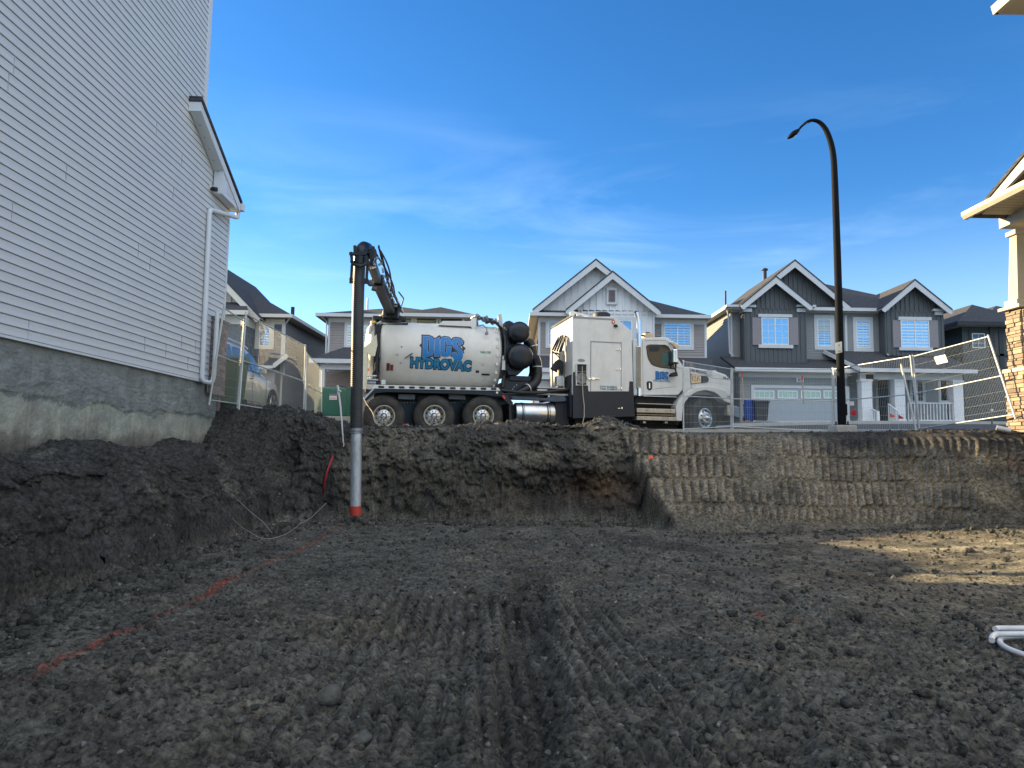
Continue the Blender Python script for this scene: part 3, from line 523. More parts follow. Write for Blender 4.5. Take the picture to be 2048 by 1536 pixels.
T1('tank_hose', blackh, lambda b: b.tube([P(952, 634, 1.1), P(968, 638, 1.1), P(985, 640, 1.05), P(998, 650, 1.0), P(1006, 668, .9), P(1009, 700, .7), P(1009, 740, .55), P(1006, 775, .5)], .05, 10), smooth=True)
# lettering on the tank
z2 = lambda px_, py_: (810 + px_ / 13.653, 660 + py_ / 13.653)
Dp = [(480, 205), (640, 205), (720, 228), (775, 280), (790, 340), (776, 610), (740, 680), (650, 718), (475, 775)]; Dh = [(605, 310), (625, 290), (650, 320), (655, 560), (640, 620), (608, 640)]
Ip = [(805, 272), (942, 222), (932, 715), (792, 720), (800, 480)]
Gp = [(955, 300), (985, 240), (1070, 210), (1180, 220), (1250, 280), (1266, 330), (1262, 405), (1130, 400), (1125, 320), (1100, 298), (1084, 330), (1078, 590), (1100, 625), (1124, 590), (1130, 440), (1262, 440), (1255, 650), (1200, 700), (1100, 720), (1000, 705), (955, 650)]
Sp = [(1285, 300), (1320, 240), (1400, 220), (1520, 235), (1590, 310), (1580, 360), (1470, 420), (1455, 330), (1415, 305), (1410, 380), (1440, 440), (1560, 540), (1590, 620), (1585, 720), (1540, 790), (1450, 800), (1350, 770), (1285, 700), (1285, 610), (1400, 580), (1415, 650), (1440, 672), (1456, 610), (1430, 545), (1320, 470), (1285, 400)]
flip = lambda pl: [(x, -y) for x, y in pl]
def tank_letters(name, polys, m, off, o):
    cu = poly_curve([flip(p) for p in polys], off); xa, ya = z2(375, 160); xb, yb = z2(1665, 805)
    yr = ty_(0, ZT + .25); a = P(xa, yb, yr); c = P(xb, ya, yr); return letters(name, cu, m, tank, a.x, c.x, a.z, c.z, lambda x, z: ty_(x, z, o), 0, (375, 1665, -805, -160))
back = [[(375, 450), (440, 395), (440, 520)], [(1540, 380), (1665, 480), (1590, 560)], [(815, 250), (915, 165), (962, 165), (975, 215), (900, 280)], [(1262, 430), (1462, 560), (1400, 600), (1262, 640)], [(960, 300), (770, 300), (770, 700), (960, 700)], [(560, 260), (700, 260), (700, 680), (560, 680)], [(1010, 300), (1262, 300), (1262, 640), (1010, 640)], [(1360, 290), (1500, 290), (1500, 690), (1360, 690)]]
for q_ in back[4:]: pass
tank_letters('logo_backing', back, navy, 0, .0045); tank_letters('logo_outline', [Dp], navy, 42, .006); tank_letters('logo_outline', [Ip], navy, 34, .0066); tank_letters('logo_outline', [Gp], navy, 38, .0072); tank_letters('logo_outline', [Sp], navy, 38, .0078)
tank_letters('logo_highlight', [Dp, Dh], white, 3, .0090); tank_letters('logo_highlight', [Ip], white, 3, .0093); tank_letters('logo_highlight', [Gp], white, 3, .0096); tank_letters('logo_highlight', [Sp], white, 3, .0099)
tank_letters('logo_lettering', [Dp, Dh], cyan, -1, .0115); tank_letters('logo_lettering', [Ip], cyan, -1, .0117); tank_letters('logo_lettering', [Gp], cyan, -1, .0119); tank_letters('logo_lettering', [Sp], cyan, -1, .0121)
xa, ya = z2(160, 812); xb, yb = z2(1812, 1010); yr = ty_(0, ZT); a = P(xa, yb, yr); c = P(xb, ya, yr); fit = None
for nm, off, m, o in (('logo_outline', .105, navy, .0062), ('logo_lettering', .045, teal, .0105)):
    me0 = curve_mesh(text_curve('HYDROVAC', 1, .02)); xx = [v.co.x for v in me0.vertices]; yy = [v.co.y for v in me0.vertices]; fit = (min(xx), max(xx), min(yy), max(yy))
    letters(nm, text_curve('HYDROVAC', 1, off), m, tank, a.x, c.x, a.z, c.z, lambda x, z, o=o: ty_(x, z, o), -.035, fit)
yr = ty_(0, ZT + .1)
a = P(960, 706.5, yr); c = P(982, 702.5, yr); letters('serial_lettering', text_curve('TANK-1250F', 1, .02), mat('green_print', (.02, .2, .12), .5, var=0), tank, a.x, c.x, a.z, c.z, lambda x, z: ty_(x, z, .006))
def tpatch(name, m, x0, y0, x1, y1, o=.012):
    yr = ty_(0, ZT - .2); a = P(x0, y1, yr); c = P(x1, y0, yr); b = MB(); n = 4; vs = []; fs = []
    for k in range(n + 1):
        z = a.z + (c.z - a.z) * k / n
        for x in (a.x, c.x):
            for oo in (o, -.004): vs.append((x, ty_(x, z, oo), z))
    for k in range(n):
        q = 4 * k; fs += [(q, q + 2, q + 6, q + 4), (q + 1, q + 5, q + 7, q + 3), (q, q + 4, q + 5, q + 1), (q + 2, q + 3, q + 7, q + 6)]
    fs += [(0, 1, 3, 2), (4 * n, 4 * n + 2, 4 * n + 3, 4 * n + 1)]; return b.add(vs, fs).build(name, m, tank)
tpatch('warning_decal', mat('decal_brown', (.10, .02, .015), .5, var=.5, scale=60), 773, 726, 780, 740); tpatch('warning_decal', mat('decal_green', (.03, .07, .03), .5, var=.6, scale=60, col2=(.3, .02, .02)), 780.5, 729, 787, 740)
tpatch('small_decal', frame_m, 953, 740.5, 959.5, 744.5); tpatch('tank_handle', frame_m, 965, 747, 981, 749.5, .03); tpatch('tank_decal', dirty, 970, 754, 975, 762); tpatch('tank_decal', dirty, 963, 725, 969, 730)
tpatch('side_lamp', mat('blue_grey_plastic', (.1, .13, .16), .4), 758, 706, 761, 716)
T1('tank_studs', steel, lambda b: [b.lathe([(0, .022), (-.02, .02), (-.022, 0)], (P(x, y, .45).x, ty_(0, P(x, y, .45).z) + .005, P(x, y, .45).z), (0, 1, 0), 10) for x, y in ((803, 694.5), (794, 710), (801, 726))], parent=tank)
def f(b): yy = ty_(0, ZT); b.bar(P(809, 717, yy - .02), P(823, 707.5, yy - .02), .03, .02); b.bar(P(820, 713, yy - .01), P(823.5, 713, yy - .01), .02, .02); b.bar(P(821, 710, yy - .01), P(825, 706, yy - .01), .02, .02)
T1('wrench_latch', frame_m, f, parent=tank)
# rear door, gussets, valve bank
T1('rear_door', dirty, lambda b: b.lathe([(-.05, TRD - .05), (-.14, TRD - .06), (-.26, TRD - .25), (-.32, 0)], (tl - .08, YT, ZT), (1, 0, 0), 48), smooth=True)
T1('lift_gusset', mat('cream_paint', (.62, .60, .46), .45, var=.08), lambda b: (poly(b, [(726, 696), (740, 685), (753, 668), (755, 690), (750, 712), (742, 712), (733, 705), (727, 706)], .30, .36)))
T1('rear_post', mat('cream_paint', (.62, .60, .46)), lambda b: (rect(b, 726, 704, 732, 779, .30, .42), rect(b, 731, 706, 734, 777, .36, .42), rect(b, 726, 704, 732, 779, 2.1, 2.2)), bevel=.005)
T1('rear_panel', dirty, lambda b: (rect(b, 734, 700, 749, 768, .55, .62), rect(b, 731, 768, 752, 779, .4, 1.9)))
T1('tail_lamp', amber, lambda b: rect(b, 741, 716, 748, 726, .5, .56), bevel=.01); T1('warning_label', orange, lambda b: rect(b, 735, 737, 738, 742, .54, .56)); T1('warning_label', white, lambda b: rect(b, 733.5, 729, 738.8, 745, .547, .57))
def f(b):
    for k in range(7): x = 733 + k * 3; b.bar(P(x, 757, .45), P(x + 1, 752, .38), .02, .02); b.lathe([(0, .025), (.03, .02)], P(x + 1, 752, .38), (0, -1, .3), 8)
    for k in range(8): rect(b, 733 + 2.4 * k, 763, 734.5 + 2.4 * k, 767, .38, .42)
    rect(b, 732, 757, 756, 761, .4, .6)
T1('valve_bank', galv, f); T1('valve_block', frame_m, lambda b: (rect(b, 732, 761, 760, 768, .43, .7), rect(b, 745, 745, 752, 768, .5, .7)))
T1('junction_box', galv, lambda b: rect(b, 763, 759.5, 771, 769, .18, .34), bevel=.01); T1('strobe_bracket', dirty, lambda b: (b.tube([P(739, 666, .6), P(740, 655, .6), P(745, 650, .65), P(756, 648, .8), P(762, 644, 1)], .045, 8), b.tube([P(738, 668, .6), P(741, 660, .6)], .05, 8)), smooth=True)
T1('strobe_light', yellow, lambda b: b.lathe([(0, .075), (.04, .075), (.06, .06)], P(746, 646.5, .65), (0, 0, 1), 18), smooth=True)
T1('tank_hose', blackh, lambda b: (b.tube([P(762, 650, .7), P(757, 664, .5), P(755.5, 700, .34), P(753, 735, .33), P(756, 757, .36)], .03, 8), b.tube([P(765, 648, .8), P(759, 668, .5), P(757, 700, .3), P(751, 730, .34), P(750, 750, .4)], .022, 8), b.tube([P(756, 650, .8), P(751, 668, .6), P(741, 680, .6)], .02, 8)), smooth=True)
# boom, in world space then back to the truck's own space
def WL(px_, py_, D): return T.loc(W(px_, py_, D))
HD = 13.5
def f(b):
    q = P(781, 641, YT); b.lathe([(-.12, .42), (-.02, .42), (-.02, .34), (.12, .34), (.14, .26), (.3, .22)], q, (0, 0, 1), 24); b.box(q.x - .5, q.x + .42, q.y - .3, q.y + .3, q.z - .04, q.z + .06)
    for k in range(10): a = k * .63; b.lathe([(0, .02), (.06, .02)], (q.x + .38 * math.cos(a), q.y + .38 * math.sin(a), q.z - .03), (0, 0, 1), 8)
T1('boom_turntable', frame_m, f, smooth=True)
bA = WL(785, 630, 20.0); bB = WL(755, 560, 16.8); bC = WL(738, 512, 13.9)
steelb = mat('boom_steel', (.022, .024, .028), .4, .3, var=.35, scale=6)
T1('boom_base_section', steelb, lambda b: (b.bar(bA, bB, .25, .25), b.bar(bA + (bB - bA) * .96, bB, .29, .29), b.bar(bA, bA + (bB - bA) * .15, .42, .42)), bevel=.012)
T1('boom_inner_section', steelb, lambda b: (b.bar(bB, bC, .17, .19), b.bar(bB + (bC - bB) * .9, bC, .27, .3)), bevel=.01)
T1('boom_cylinder', chrome, lambda b: b.tube([bA + Vector((.28, 0, .1)), bA + (bB - bA) * .75 + Vector((.16, -.02, .2))], .04, 10), smooth=True)
def f(b):
    for k, (dx, dz) in enumerate(((.17, .16), (.24, .10), (.12, .22), (.20, .2))):
        pts = [bA + (bC - bA) * t + Vector((dx + .03 * math.sin(9 * t + k), 0, dz + .05 * math.sin(7 * t + 2 * k))) for t in [i_ / 14 for i_ in range(15)]]; b.tube(pts, .02, 6)
    b.tube([bA + Vector((.2, 0, .1)), bA + Vector((.3, 0, .5)), bA + (bB - bA) * .4 + Vector((.3, 0, .3))], .02, 6)
T1('boom_hoses', blackh, f, smooth=True)
for k in range(9): t = .1 + .09 * k; q = bA + (bC - bA) * t + Vector((.12, -.1, .12)); T1('hydraulic_fitting', galv, lambda b: b.obox(Matrix.Translation(q) @ Matrix.Rotation(k * 1.1, 4, 'Y'), .05, .04, .02))
for k in range(12): q = bC + Vector((.02 + .03 * (k % 5), -.05 * (k % 3), .05 - .03 * k)); T1('hydraulic_fitting', galv, lambda b: b.lathe([(0, .018), (.07, .018)], q, (math.sin(k * 2), -.4, math.cos(k * 3)), 7))
T1('work_light', steel, lambda b: (b.lathe([(-.05, .07), (.04, .075), (.05, .06)], WL(741, 566, 15.4), (0, -1, -.3), 16), b.lathe([(-.05, .06), (.05, .06)], WL(748, 577, 16), (-1, 0, .2), 12)), smooth=True)
# suction hose hanging from the boom head
cen = [(738, 506, 14.3), (734, 497.5, 13.9), (728, 495.5, 13.62), (722.5, 501, 13.5), (720.2, 513, 13.5), (719, 530, 13.5), (717.8, 556, 13.5), (717, 575, 13.5), (716, 609, 13.5), (715.2, 656, 13.5), (714.3, 720, 13.5), (713.3, 790, 13.5), (712.5, 858, 13.5)]
pts = [Vector(WL(*q)) for q in cen]
def resamp(pts, step):
    out = []; acc = 0
    for a, b_ in zip(pts[:-1], pts[1:]):
        L_ = (b_ - a).length; n_ = max(1, int(L_ / step)); out += [a + (b_ - a) * (i_ / n_) for i_ in range(n_)]
    return out + [pts[-1]]
dense = resamp(pts, .0125); elb = [i_ for i_, p_ in enumerate(dense) if p_.z < Vector(WL(719, 527, 13.5)).z][-1]
cut = next(i_ for i_, p_ in enumerate(dense) if (p_ - pts[5]).length < .02)
T1('boom_elbow', blackp, lambda b: b.tube(dense[:cut + 1:3] + [dense[cut]], .125, 28), smooth=True)
hose = T1('suction_hose', mat('ribbed_hose', (.026, .029, .031), .5, var=.35, scale=5), lambda b: b.tube(dense[cut:], [.113 + (.0045 if (i_ % 3) == 0 else -.0015) for i_ in range(len(dense) - cut)], 28), smooth=True, angle=80)
end = Vector(WL(712.3, 862, 13.5)); tip = Vector(WL(711, 1031, 13.5)); ax = tip - end
T1('hose_clamp', steel, lambda b: (b.lathe([(-.05, .122), (.0, .13), (.0, .105)], end, ax, 28), b.lathe([(.0, .112), (.035, .128), (.045, .10)], end, ax, 28)), smooth=True)
T1('dig_tube', galv, lambda b: b.lathe([(.03, .103), (ax.length - .17, .103)], end, ax, 32, False), smooth=True); T1('tube_tip', mat('worn_red_paint', (.46, .05, .03), .55, var=.2, scale=12), lambda b: b.lathe([(ax.length - .175, .107), (ax.length - .02, .107), (ax.length, .104), (ax.length, .09), (ax.length - .17, .09)], end, ax, 32, False), smooth=True)
def f(b):
    def B_(x0, y0, x1, y1, w_=.035, D=13.4): b.bar(WL(x0, y0, D), WL(x1, y1, D), w_, .05)
    B_(699, 508, 732, 508, .07); B_(709.5, 491, 710, 512, .035); B_(746.5, 493, 746, 520, .05); B_(702, 504, 705, 530, .04); B_(704, 530, 702.5, 562, .025); B_(735, 530, 733, 562, .025); B_(699, 558, 706, 558, .03); B_(699, 564, 706, 564, .04)
    B_(729, 560, 737, 560, .03); B_(729, 565, 738, 565, .05); B_(733, 512, 737, 532, .06); B_(713, 495, 715.5, 506, .03); B_(701, 523, 707, 523, .06); B_(741, 498, 744, 530, .05, 13.6)
    b.tube([WL(706, 528, 13.35), WL(720, 533, 13.3), WL(732, 528, 13.35)], .03, 8)
T1('boom_head_bracket', frame_m, f)
# filter drums, housing, ducts
for cx, cy, rp in ((1040, 664, 20.7), (1041.5, 713, 25)):
    q = P(cx, cy, .25); r_ = rp / FPX * (W(cx, cy, 20).y + .1)
    T1('filter_drum', blackp, lambda b: b.lathe([(-.10, 0), (-.098, r_ * .4), (-.08, r_ * .75), (-.04, r_ * .95), (0, r_), (.03, r_ + .012), (.06, r_), (1.3, r_)], q, (0, 1, 0), 48), smooth=True, angle=50)
def f(b): poly(b, [(1011, 643), (1019, 641), (1027, 645), (1033, 655), (1035, 745), (1012, 752), (1010, 700)], .62, 1.9); rect(b, 1010, 655, 1017, 742, .5, .9); poly(b, [(1012, 735), (1052, 735), (1036, 750), (1016, 750)], .5, 1.6)
T1('filter_housing', blackp, f, bevel=.01)
T1('housing_bolts', galv, lambda b: [b.lathe([(0, .014), (-.012, .012)], P(x, y, .498), (0, 1, 0), 8) for x, y in ((1012, 659), (1012, 674), (1012, 688), (1012, 692), (1012, 706), (1012, 720), (1017, 731), (1017, 735))])
T1('lift_eye', dirty, lambda b: (poly(b, [(996, 631), (1000, 627.5), (1003, 629), (1005, 640), (1005, 655), (999, 652)], .9, 1.0)))
T1('water_filter', galv, lambda b: (b.lathe([(0, .055), (.27, .055)], P(1007, 740, .35), (0, 0, 1), 16), b.lathe([(.29, .05), (.40, .045)], P(1007, 740, .35), (0, 0, 1), 16)), smooth=True)
T1('air_duct', blackh, lambda b: b.tube([P(1052, 683, 1.1), P(1060, 686, 1.0), P(1065, 693, .95), P(1067, 704, .95), P(1067, 745, .95), P(1063, 760, .9)], .125, 20), smooth=True)
T1('duct_elbow', blackp, lambda b: b.tube([P(1058, 716, .75), P(1066, 714, .65), P(1072, 718, .6), P(1074.5, 726, .6), P(1075, 733, .6)], [.13, .14, .14, .135, .13], 9), smooth=False)
flex = resamp([Vector(q) for q in (P(1075, 735, .6), P(1075.5, 750, .58), P(1074, 760, .55), P(1069, 767, .5), P(1061, 773, .45), P(1056, 776, .42))], .014)
T1('flexible_duct', blackh, lambda b: b.tube(flex, [.128 + (.006 if i_ % 2 else -.003) for i_ in range(len(flex))], 24), smooth=True, angle=80)
T1('duct_cone', blackp, lambda b: b.tube([P(1056, 776, .42), P(1046, 781, .36), P(1036, 784, .34)], [.125, .10, .06], 20), smooth=True)
def f(b):
    for q, d_ in ((P(1075, 733.5, .6), (0, 0, 1)), (P(1056, 776, .42), P(1056, 776, .42) - P(1061, 773, .45)), (P(1066, 692, .95), (.3, 0, -1))): b.lathe([(-.012, .136), (.014, .136)], q, d_, 28)
T1('duct_clamps', white, f, smooth=True)
def f(b): rect(b, 1020, 751, 1062, 763, .6, 1.9); rect(b, 1008, 762, 1075, 786, .55, 2.0); rect(b, 1008, 786, 1080, 800, .5, .8)
T1('blower_casing', blackp, f, bevel=.012)
T1('casing_bolts', galv, lambda b: [b.lathe([(0, .016), (-.012, .014)], P(x, y, .545), (0, 1, 0), 8) for x, y in ((1025.5, 778), (1028, 773.5), (1033, 770), (1028, 789), (1045, 789), (1036, 792))])
T1('side_shelf', dirty, lambda b: (rect(b, 1075, 774.5, 1137, 778, .3, 1.6), rect(b, 1075, 778, 1095, 782, .32, .4), rect(b, 1075, 786, 1136, 791.5, .3, .36)), bevel=.005)
T1('rail_hose', blackh, lambda b: b.tube([P(1003, 780.5, .1), P(1040, 785, .2), P(1080, 785.5, .22), P(1110, 782, .22), P(1138, 779, .25)], .045, 10), smooth=True)
T1('outrigger_arm', mat('blue_grey_paint', (.05, .075, .11), .45, var=.25, scale=5), lambda b: poly(b, [(1022, 793), (1030, 792), (1092, 796), (1112, 789.5), (1128, 791), (1134, 797), (1132, 803), (1112, 804), (1080, 801), (1024, 799)], .3, .5), bevel=.02)
# fuel tank
q0, q1 = P(1033, 827, .12), P(1112, 826, .12); rt = .30; ft = T1('fuel_tank', alu, lambda b: b.lathe([(0, rt - .04), (.012, rt - .01), (.04, rt)] + [(q1.x - q0.x - .04, rt), (q1.x - q0.x - .012, rt - .01), (q1.x - q0.x, rt - .04)], (q0.x, .12 + rt, (q0.z + q1.z) / 2), (1, 0, 0), 56), smooth=True, angle=35)
T1('tank_straps', frame_m, lambda b: [b.lathe([(x, rt + .004), (x, rt + .009), (x + .035, rt + .009), (x + .035, rt + .004)], (q0.x, .12 + rt, (q0.z + q1.z) / 2), (1, 0, 0), 56, False) for x in (.17, .83 * (q1.x - q0.x) - .05)] + [b.lathe([(x, rt + .004), (x, rt + .009), (x + .014, rt + .009), (x + .014, rt + .004)], (q0.x, .12 + rt, (q0.z + q1.z) / 2), (1, 0, 0), 56, False) for x in (.23, .83 * (q1.x - q0.x) + .02)], parent=ft, smooth=True)
T1('underbody_box', frame_m, lambda b: (rect(b, 1111, 802, 1137, 850, .4, 1.6), rect(b, 1023, 808, 1034, 848, .5, 1.4), rect(b, 1150, 830, 1355, 858, .5, 2.0)))
T1('battery_tray', yellow if False else mat('mustard_steel', (.20, .13, .03), .6), lambda b: rect(b, 1042, 849, 1076, 857, .4, 1.2))
# equipment cabin
cabn = T1('equipment_cabin', white, lambda b: poly(b, [(1145, 633), (1229.5, 633), (1263, 662), (1266, 763), (1258, 783), (1176, 783), (1150, 790), (1145, 790)], 0, 2.35), bevel=.012)
T1('cabin_skirt', mat('skirt_black', (.006, .010, .018), .5, var=.25, scale=3), lambda b: (poly(b, [(1146, 744.5), (1150.4, 743.5), (1152.2, 771), (1176, 771), (1177.2, 783), (1258, 783), (1259, 762.5), (1266.4, 763), (1270, 833), (1146, 837)], -.012, 2.36), b.prism([T.q(1137, 752, .25), T.q(1146, 745, .25), T.q(1146, 837, .25), T.q(1137, 834, .25)], .1, 2.3)), bevel=.008)
def f(b):
    for a_ in ((1181, 684, 1243, 684.8), (1181, 684, 1182, 782), (1242, 684, 1243, 782)): rect(b, *a_, -.006, .01)
    rect(b, 1146, 636.5, 1228, 637.1, -.004, .01)
T1('door_gaps', mat('gap_grey', (.22, .23, .23), .6, var=0), f, parent=cabn)
T1('door_hinges', chrome, lambda b: [(rect(b, x, y, x + 4.5, y + 1.3, -.03, 0), rect(b, x + 7, y - 2, x + 9, y + 2, -.03, 0)) for x, y in ((1233, 699), (1233, 738), (1235, 776), (1236, 816))], parent=cabn, bevel=.004)
T1('door_latch', chrome, lambda b: (rect(b, 1177, 756, 1181.5, 759, -.05, 0), rect(b, 1181.5, 756.6, 1199, 758.2, -.04, 0), rect(b, 1184, 755, 1190, 759.5, -.02, 0)), parent=cabn, bevel=.003)
T1('round_badge', steel, lambda b: [b.add([(P(1163, 720.5, -.02).x + .105 * math.cos(t) * k, -.012, P(1163, 720.5, -.02).z + .04 * math.sin(t) * k) for t in [i_ * .314 for i_ in range(20)]], [tuple(range(20))]) for k in (1,)], parent=cabn)
T1('beacon_ring', amber, lambda b: b.lathe([(0, .05), (-.02, .05), (-.02, .03), (0, .03)], P(1226.5, 644, 0), (0, 1, 0), 20, False), parent=cabn); T1('beacon_lens', lensw, lambda b: b.lathe([(0, .03), (-.022, .026), (-.024, 0)], P(1226.5, 644, 0), (0, 1, 0), 16), parent=cabn)
T1('side_lamp', frame_m, lambda b: (rect(b, 1229, 648.5, 1235, 653, -.06, 0), rect(b, 1232, 651, 1236, 654, -.08, -.03)), parent=cabn)
a = P(1199.7, 775.7, -.01); c = P(1233.6, 772.2, -.01); letters('weight_lettering', text_curve('GVW 30,000KG', 1, .03), mat('slate_print', (.02, .10, .17), .5, var=0), cabn, a.x, c.x, a.z, c.z, -.004)
a = P(1200, 780.3, -.01); c = P(1234, 777, -.01); letters('weight_lettering', text_curve('TARE 21,000KG', 1, .03), mats['slate_print'], cabn, a.x, c.x, a.z, c.z, -.004)
def f(b): rect(b, 1152.5, 728, 1154.3, 771, -.05, .0); rect(b, 1173, 728, 1174.8, 771, -.05, .0); rect(b, 1152.5, 727.2, 1174.8, 729, -.05, 0); rect(b, 1152.5, 769.5, 1174.8, 771, -.05, 0); rect(b, 1154, 742.5, 1173, 743.6, -.03, 0)
op = T1('reel_opening', frame_m, lambda b: rect(b, 1154.3, 729, 1173, 769.5, -.018, .01)); T1('opening_frame', dirty, f, parent=op)
T1('hose_reel', steel, lambda b: (b.lathe([(0, .16), (-.03, .16), (-.03, .13), (-.005, .13), (-.005, .05), (-.04, .04)], P(1163, 757, -.02), (0, 1, 0), 24),), parent=op, smooth=True)
T1('air_hose', mat('tan_hose', (.42, .38, .26), .6, var=.1), lambda b: b.tube([P(1164.5, 732, -.05), P(1164.5, 760, -.07), P(1166, 790, -.09), P(1168.5, 812, -.1), P(1168.5, 832, -.12), P(1165, 848, -.14), P(1162, 856, -.16)], .011, 6), parent=op, smooth=True)
def f(b):
    rect(b, 1139, 631.5, 1177, 633.6, .1, 2.2)
    poly(b, [(1140, 623.5), (1145, 621.5), (1177, 630.5), (1177, 633.5), (1172, 633.5), (1170, 631), (1158, 629), (1158, 633.5), (1154, 633.5), (1153, 626.5), (1148.5, 626.5), (1148.5, 633.5), (1140, 633.5)], .5, .54); poly(b, [(1140, 623.5), (1145, 621.5), (1177, 630.5), (1177, 633.5), (1172, 633.5), (1153, 626.5), (1140, 633.5)], 1.9, 1.94)
T1('roof_rack', white, f); T1('roof_fan', frame_m, lambda b: b.lathe([(-.05, .26), (.05, .26), (.09, .2), (.1, 0)], P(1203, 632, .6), (0, 0, 1), 24), smooth=True)
# rear face gear of the cabin
T1('rear_ladder_panel', dirty, lambda b: (rect(b, 1103.5, 706, 1106, 774, 1.0, 1.08), rect(b, 1118, 700, 1136, 774, .9, 1.9), rect(b, 1103, 704, 1120, 707, 1.0, 1.08), rect(b, 1103, 737, 1120, 739, 1.0, 1.05)))
def f(b):
    for k, (x0, y0, x1, y1) in enumerate(((1122, 671, 1109, 702), (1126, 670, 1114, 703), (1131, 671, 1122, 703), (1117, 675, 1105, 700), (1133, 672, 1132, 703), (1128, 674, 1119, 704))): b.bar(P(x0, y0, .5 + .05 * k), P(x1, y1, .5 + .05 * k), .075, .04)
    b.bar(P(1104, 705, .6), P(1120, 709, .6), .03, .03); b.bar(P(1104, 702, .6), P(1120, 716, .6), .02, .03)
T1('hanging_straps', blackh, f)
T1('cover_bag', blackh, lambda b: poly(b, [(1102, 737), (1112, 722), (1118, 718), (1124, 721), (1128, 724), (1127, 748), (1124, 750), (1121, 744), (1119, 735), (1115, 741), (1116, 745)], .7, .85), bevel=.02)
T1('junction_box', galv, lambda b: rect(b, 1113.5, 751.5, 1127, 772, .5, .75), bevel=.01)
# exhaust
T1('exhaust_stack', chrome, lambda b: b.tube([P(1278, 792, .2), P(1278, 700, .2), P(1277.5, 660, .2), P(1277, 645, .2), P(1275.5, 635, .2), P(1272, 624.5, .2)], [.075, .075, .07, .07, .072, .078], 20), smooth=True)
T1('exhaust_mouth', frame_m, lambda b: b.lathe([(0, .066), (.03, .066), (.031, 0)], P(1272, 624.7, .2), P(1272, 624.5, .2) - P(1275.5, 635, .2), 20))
def f(b):
    for k in range(46):
        for j in range(4): q = P(1275.2 + j * 1.9 + (k % 2) * .9, 694 + k * 1.75, .10); b.lathe([(0, .011), (-.01, .011)], (q.x, .115, q.z), (0, 1, 0), 6)
gd = T1('exhaust_guard', alu, lambda b: rect(b, 1274, 692, 1283.5, 776, .117, .3), bevel=.02); T1('guard_holes', frame_m, f, parent=gd)
# cab
CY = .18
cabp = [(1265.5, 686), (1268, 679), (1276, 676.5), (1300, 675), (1328, 674), (1338, 676), (1344, 683), (1350, 700), (1356, 716), (1366, 731), (1367, 740), (1366, 779), (1357, 790.5), (1286, 791), (1267, 791)]
cab = T1('cab', white, lambda b: poly(b, cabp, CY, 2.32), bevel=.03)
win = [(1293.3, 694.5), (1295, 691.5), (1301, 690), (1330, 690.8), (1336, 694), (1341.5, 703), (1348, 737), (1319.5, 733.4), (1308, 730), (1302.6, 726.6), (1298, 719), (1295.5, 711)]
ctr = Vector((sum(x for x, y in win) / 12, sum(y for x, y in win) / 12)); big = [(ctr.x + (x - ctr.x) * 1.05, ctr.y + (y - ctr.y) * 1.07) for x, y in win]
sw = T1('window_seal', frame_m, lambda b: poly(b, big, CY - .008, CY + .01), parent=cab); T1('side_window', glassd, lambda b: poly(b, win, CY - .014, CY + .005), parent=cab)
T1('sun_shade', frame_m, lambda b: poly(b, [(1297, 696), (1301, 692), (1317, 692), (1320, 697), (1315, 703), (1300, 703)], CY - .018, CY), parent=cab)
T1('cab_interior', mat('dull_green_cloth', (.04, .10, .085), .8), lambda b: (poly(b, [(1324, 706), (1336, 706), (1338, 718), (1336, 731), (1323, 729)], CY - .017, CY)), parent=cab)
T1('windshield', glassd, lambda b: b.prism([T.q(1344.8, 685, CY), T.q(1346, 684.5, CY), T.q(1367, 731, CY), T.q(1365.6, 732, CY)], CY + .12, 2.2), parent=cab)
def f(b):
    for pl in ([(1290, 681), (1330, 681), (1336, 684), (1345, 704), (1354, 735), (1366, 737)], [(1285, 682), (1286.5, 790)], [(1286, 790), (1355, 790)], [(1366, 737), (1366, 778), (1356, 790)], [(1306, 780), (1310, 777.5), (1352, 773)]):
        pl3 = [Vector((P(x, y, CY).x, CY - .003, P(x, y, CY).z)) for x, y in pl]; b.tube(pl3, .005, 5)
T1('door_seams', mats['gap_grey'], f, parent=cab)
hd = T1('door_handle', frame_m, lambda b: poly(b, [(1293.5, 765), (1296, 762.5), (1302, 762.5), (1304.5, 765), (1304.5, 777), (1302, 780), (1298, 780), (1294.5, 777)], CY - .02, CY + .01), parent=cab, bevel=.006)
T1('handle_grip', chrome, lambda b: rect(b, 1298, 766, 1300.5, 777, CY - .045, CY - .015), parent=cab, bevel=.005)
a = P(1312, 759, CY); c = P(1336.5, 744.5, CY); cu = poly_curve([flip(p) for p in (Dp, Dh, Ip, Gp, Sp)], 0); letters('door_lettering', cu, cyan, cab, a.x, c.x, a.z, c.z, CY - .008)
cu = poly_curve([flip(p) for p in (Dp, Ip, Gp, Sp)], 34); letters('door_lettering_outline', cu, navy, cab, a.x - .02, c.x + .02, a.z - .02, c.z + .02, CY - .004)
a = P(1307, 763.6, CY); c = P(1340.5, 759.6, CY); letters('door_lettering', text_curve('HYDROVAC', 1, .03), teal, cab, a.x, c.x, a.z, c.z, CY - .006)
T1('sun_visor', chrome, lambda b: b.prism([T.q(1340, 684, .1), T.q(1346, 682, .1), T.q(1359, 690, .1), T.q(1359, 693, .1), T.q(1354, 697, .1), T.q(1348, 692, .1)], .1, 2.4), bevel=.01)
mr_o = T1('mirror', chrome, lambda b: rect(b, 1347, 698, 1355.5, 726, -.10, .06), bevel=.03); T1('mirror_base', frame_m, lambda b: (rect(b, 1346.5, 724.5, 1357, 727.5, -.11, .07), b.tube([P(1351.5, 727, .0), P(1351, 738, 0), P(1352, 744, .02)], .025, 8)), parent=mr_o)
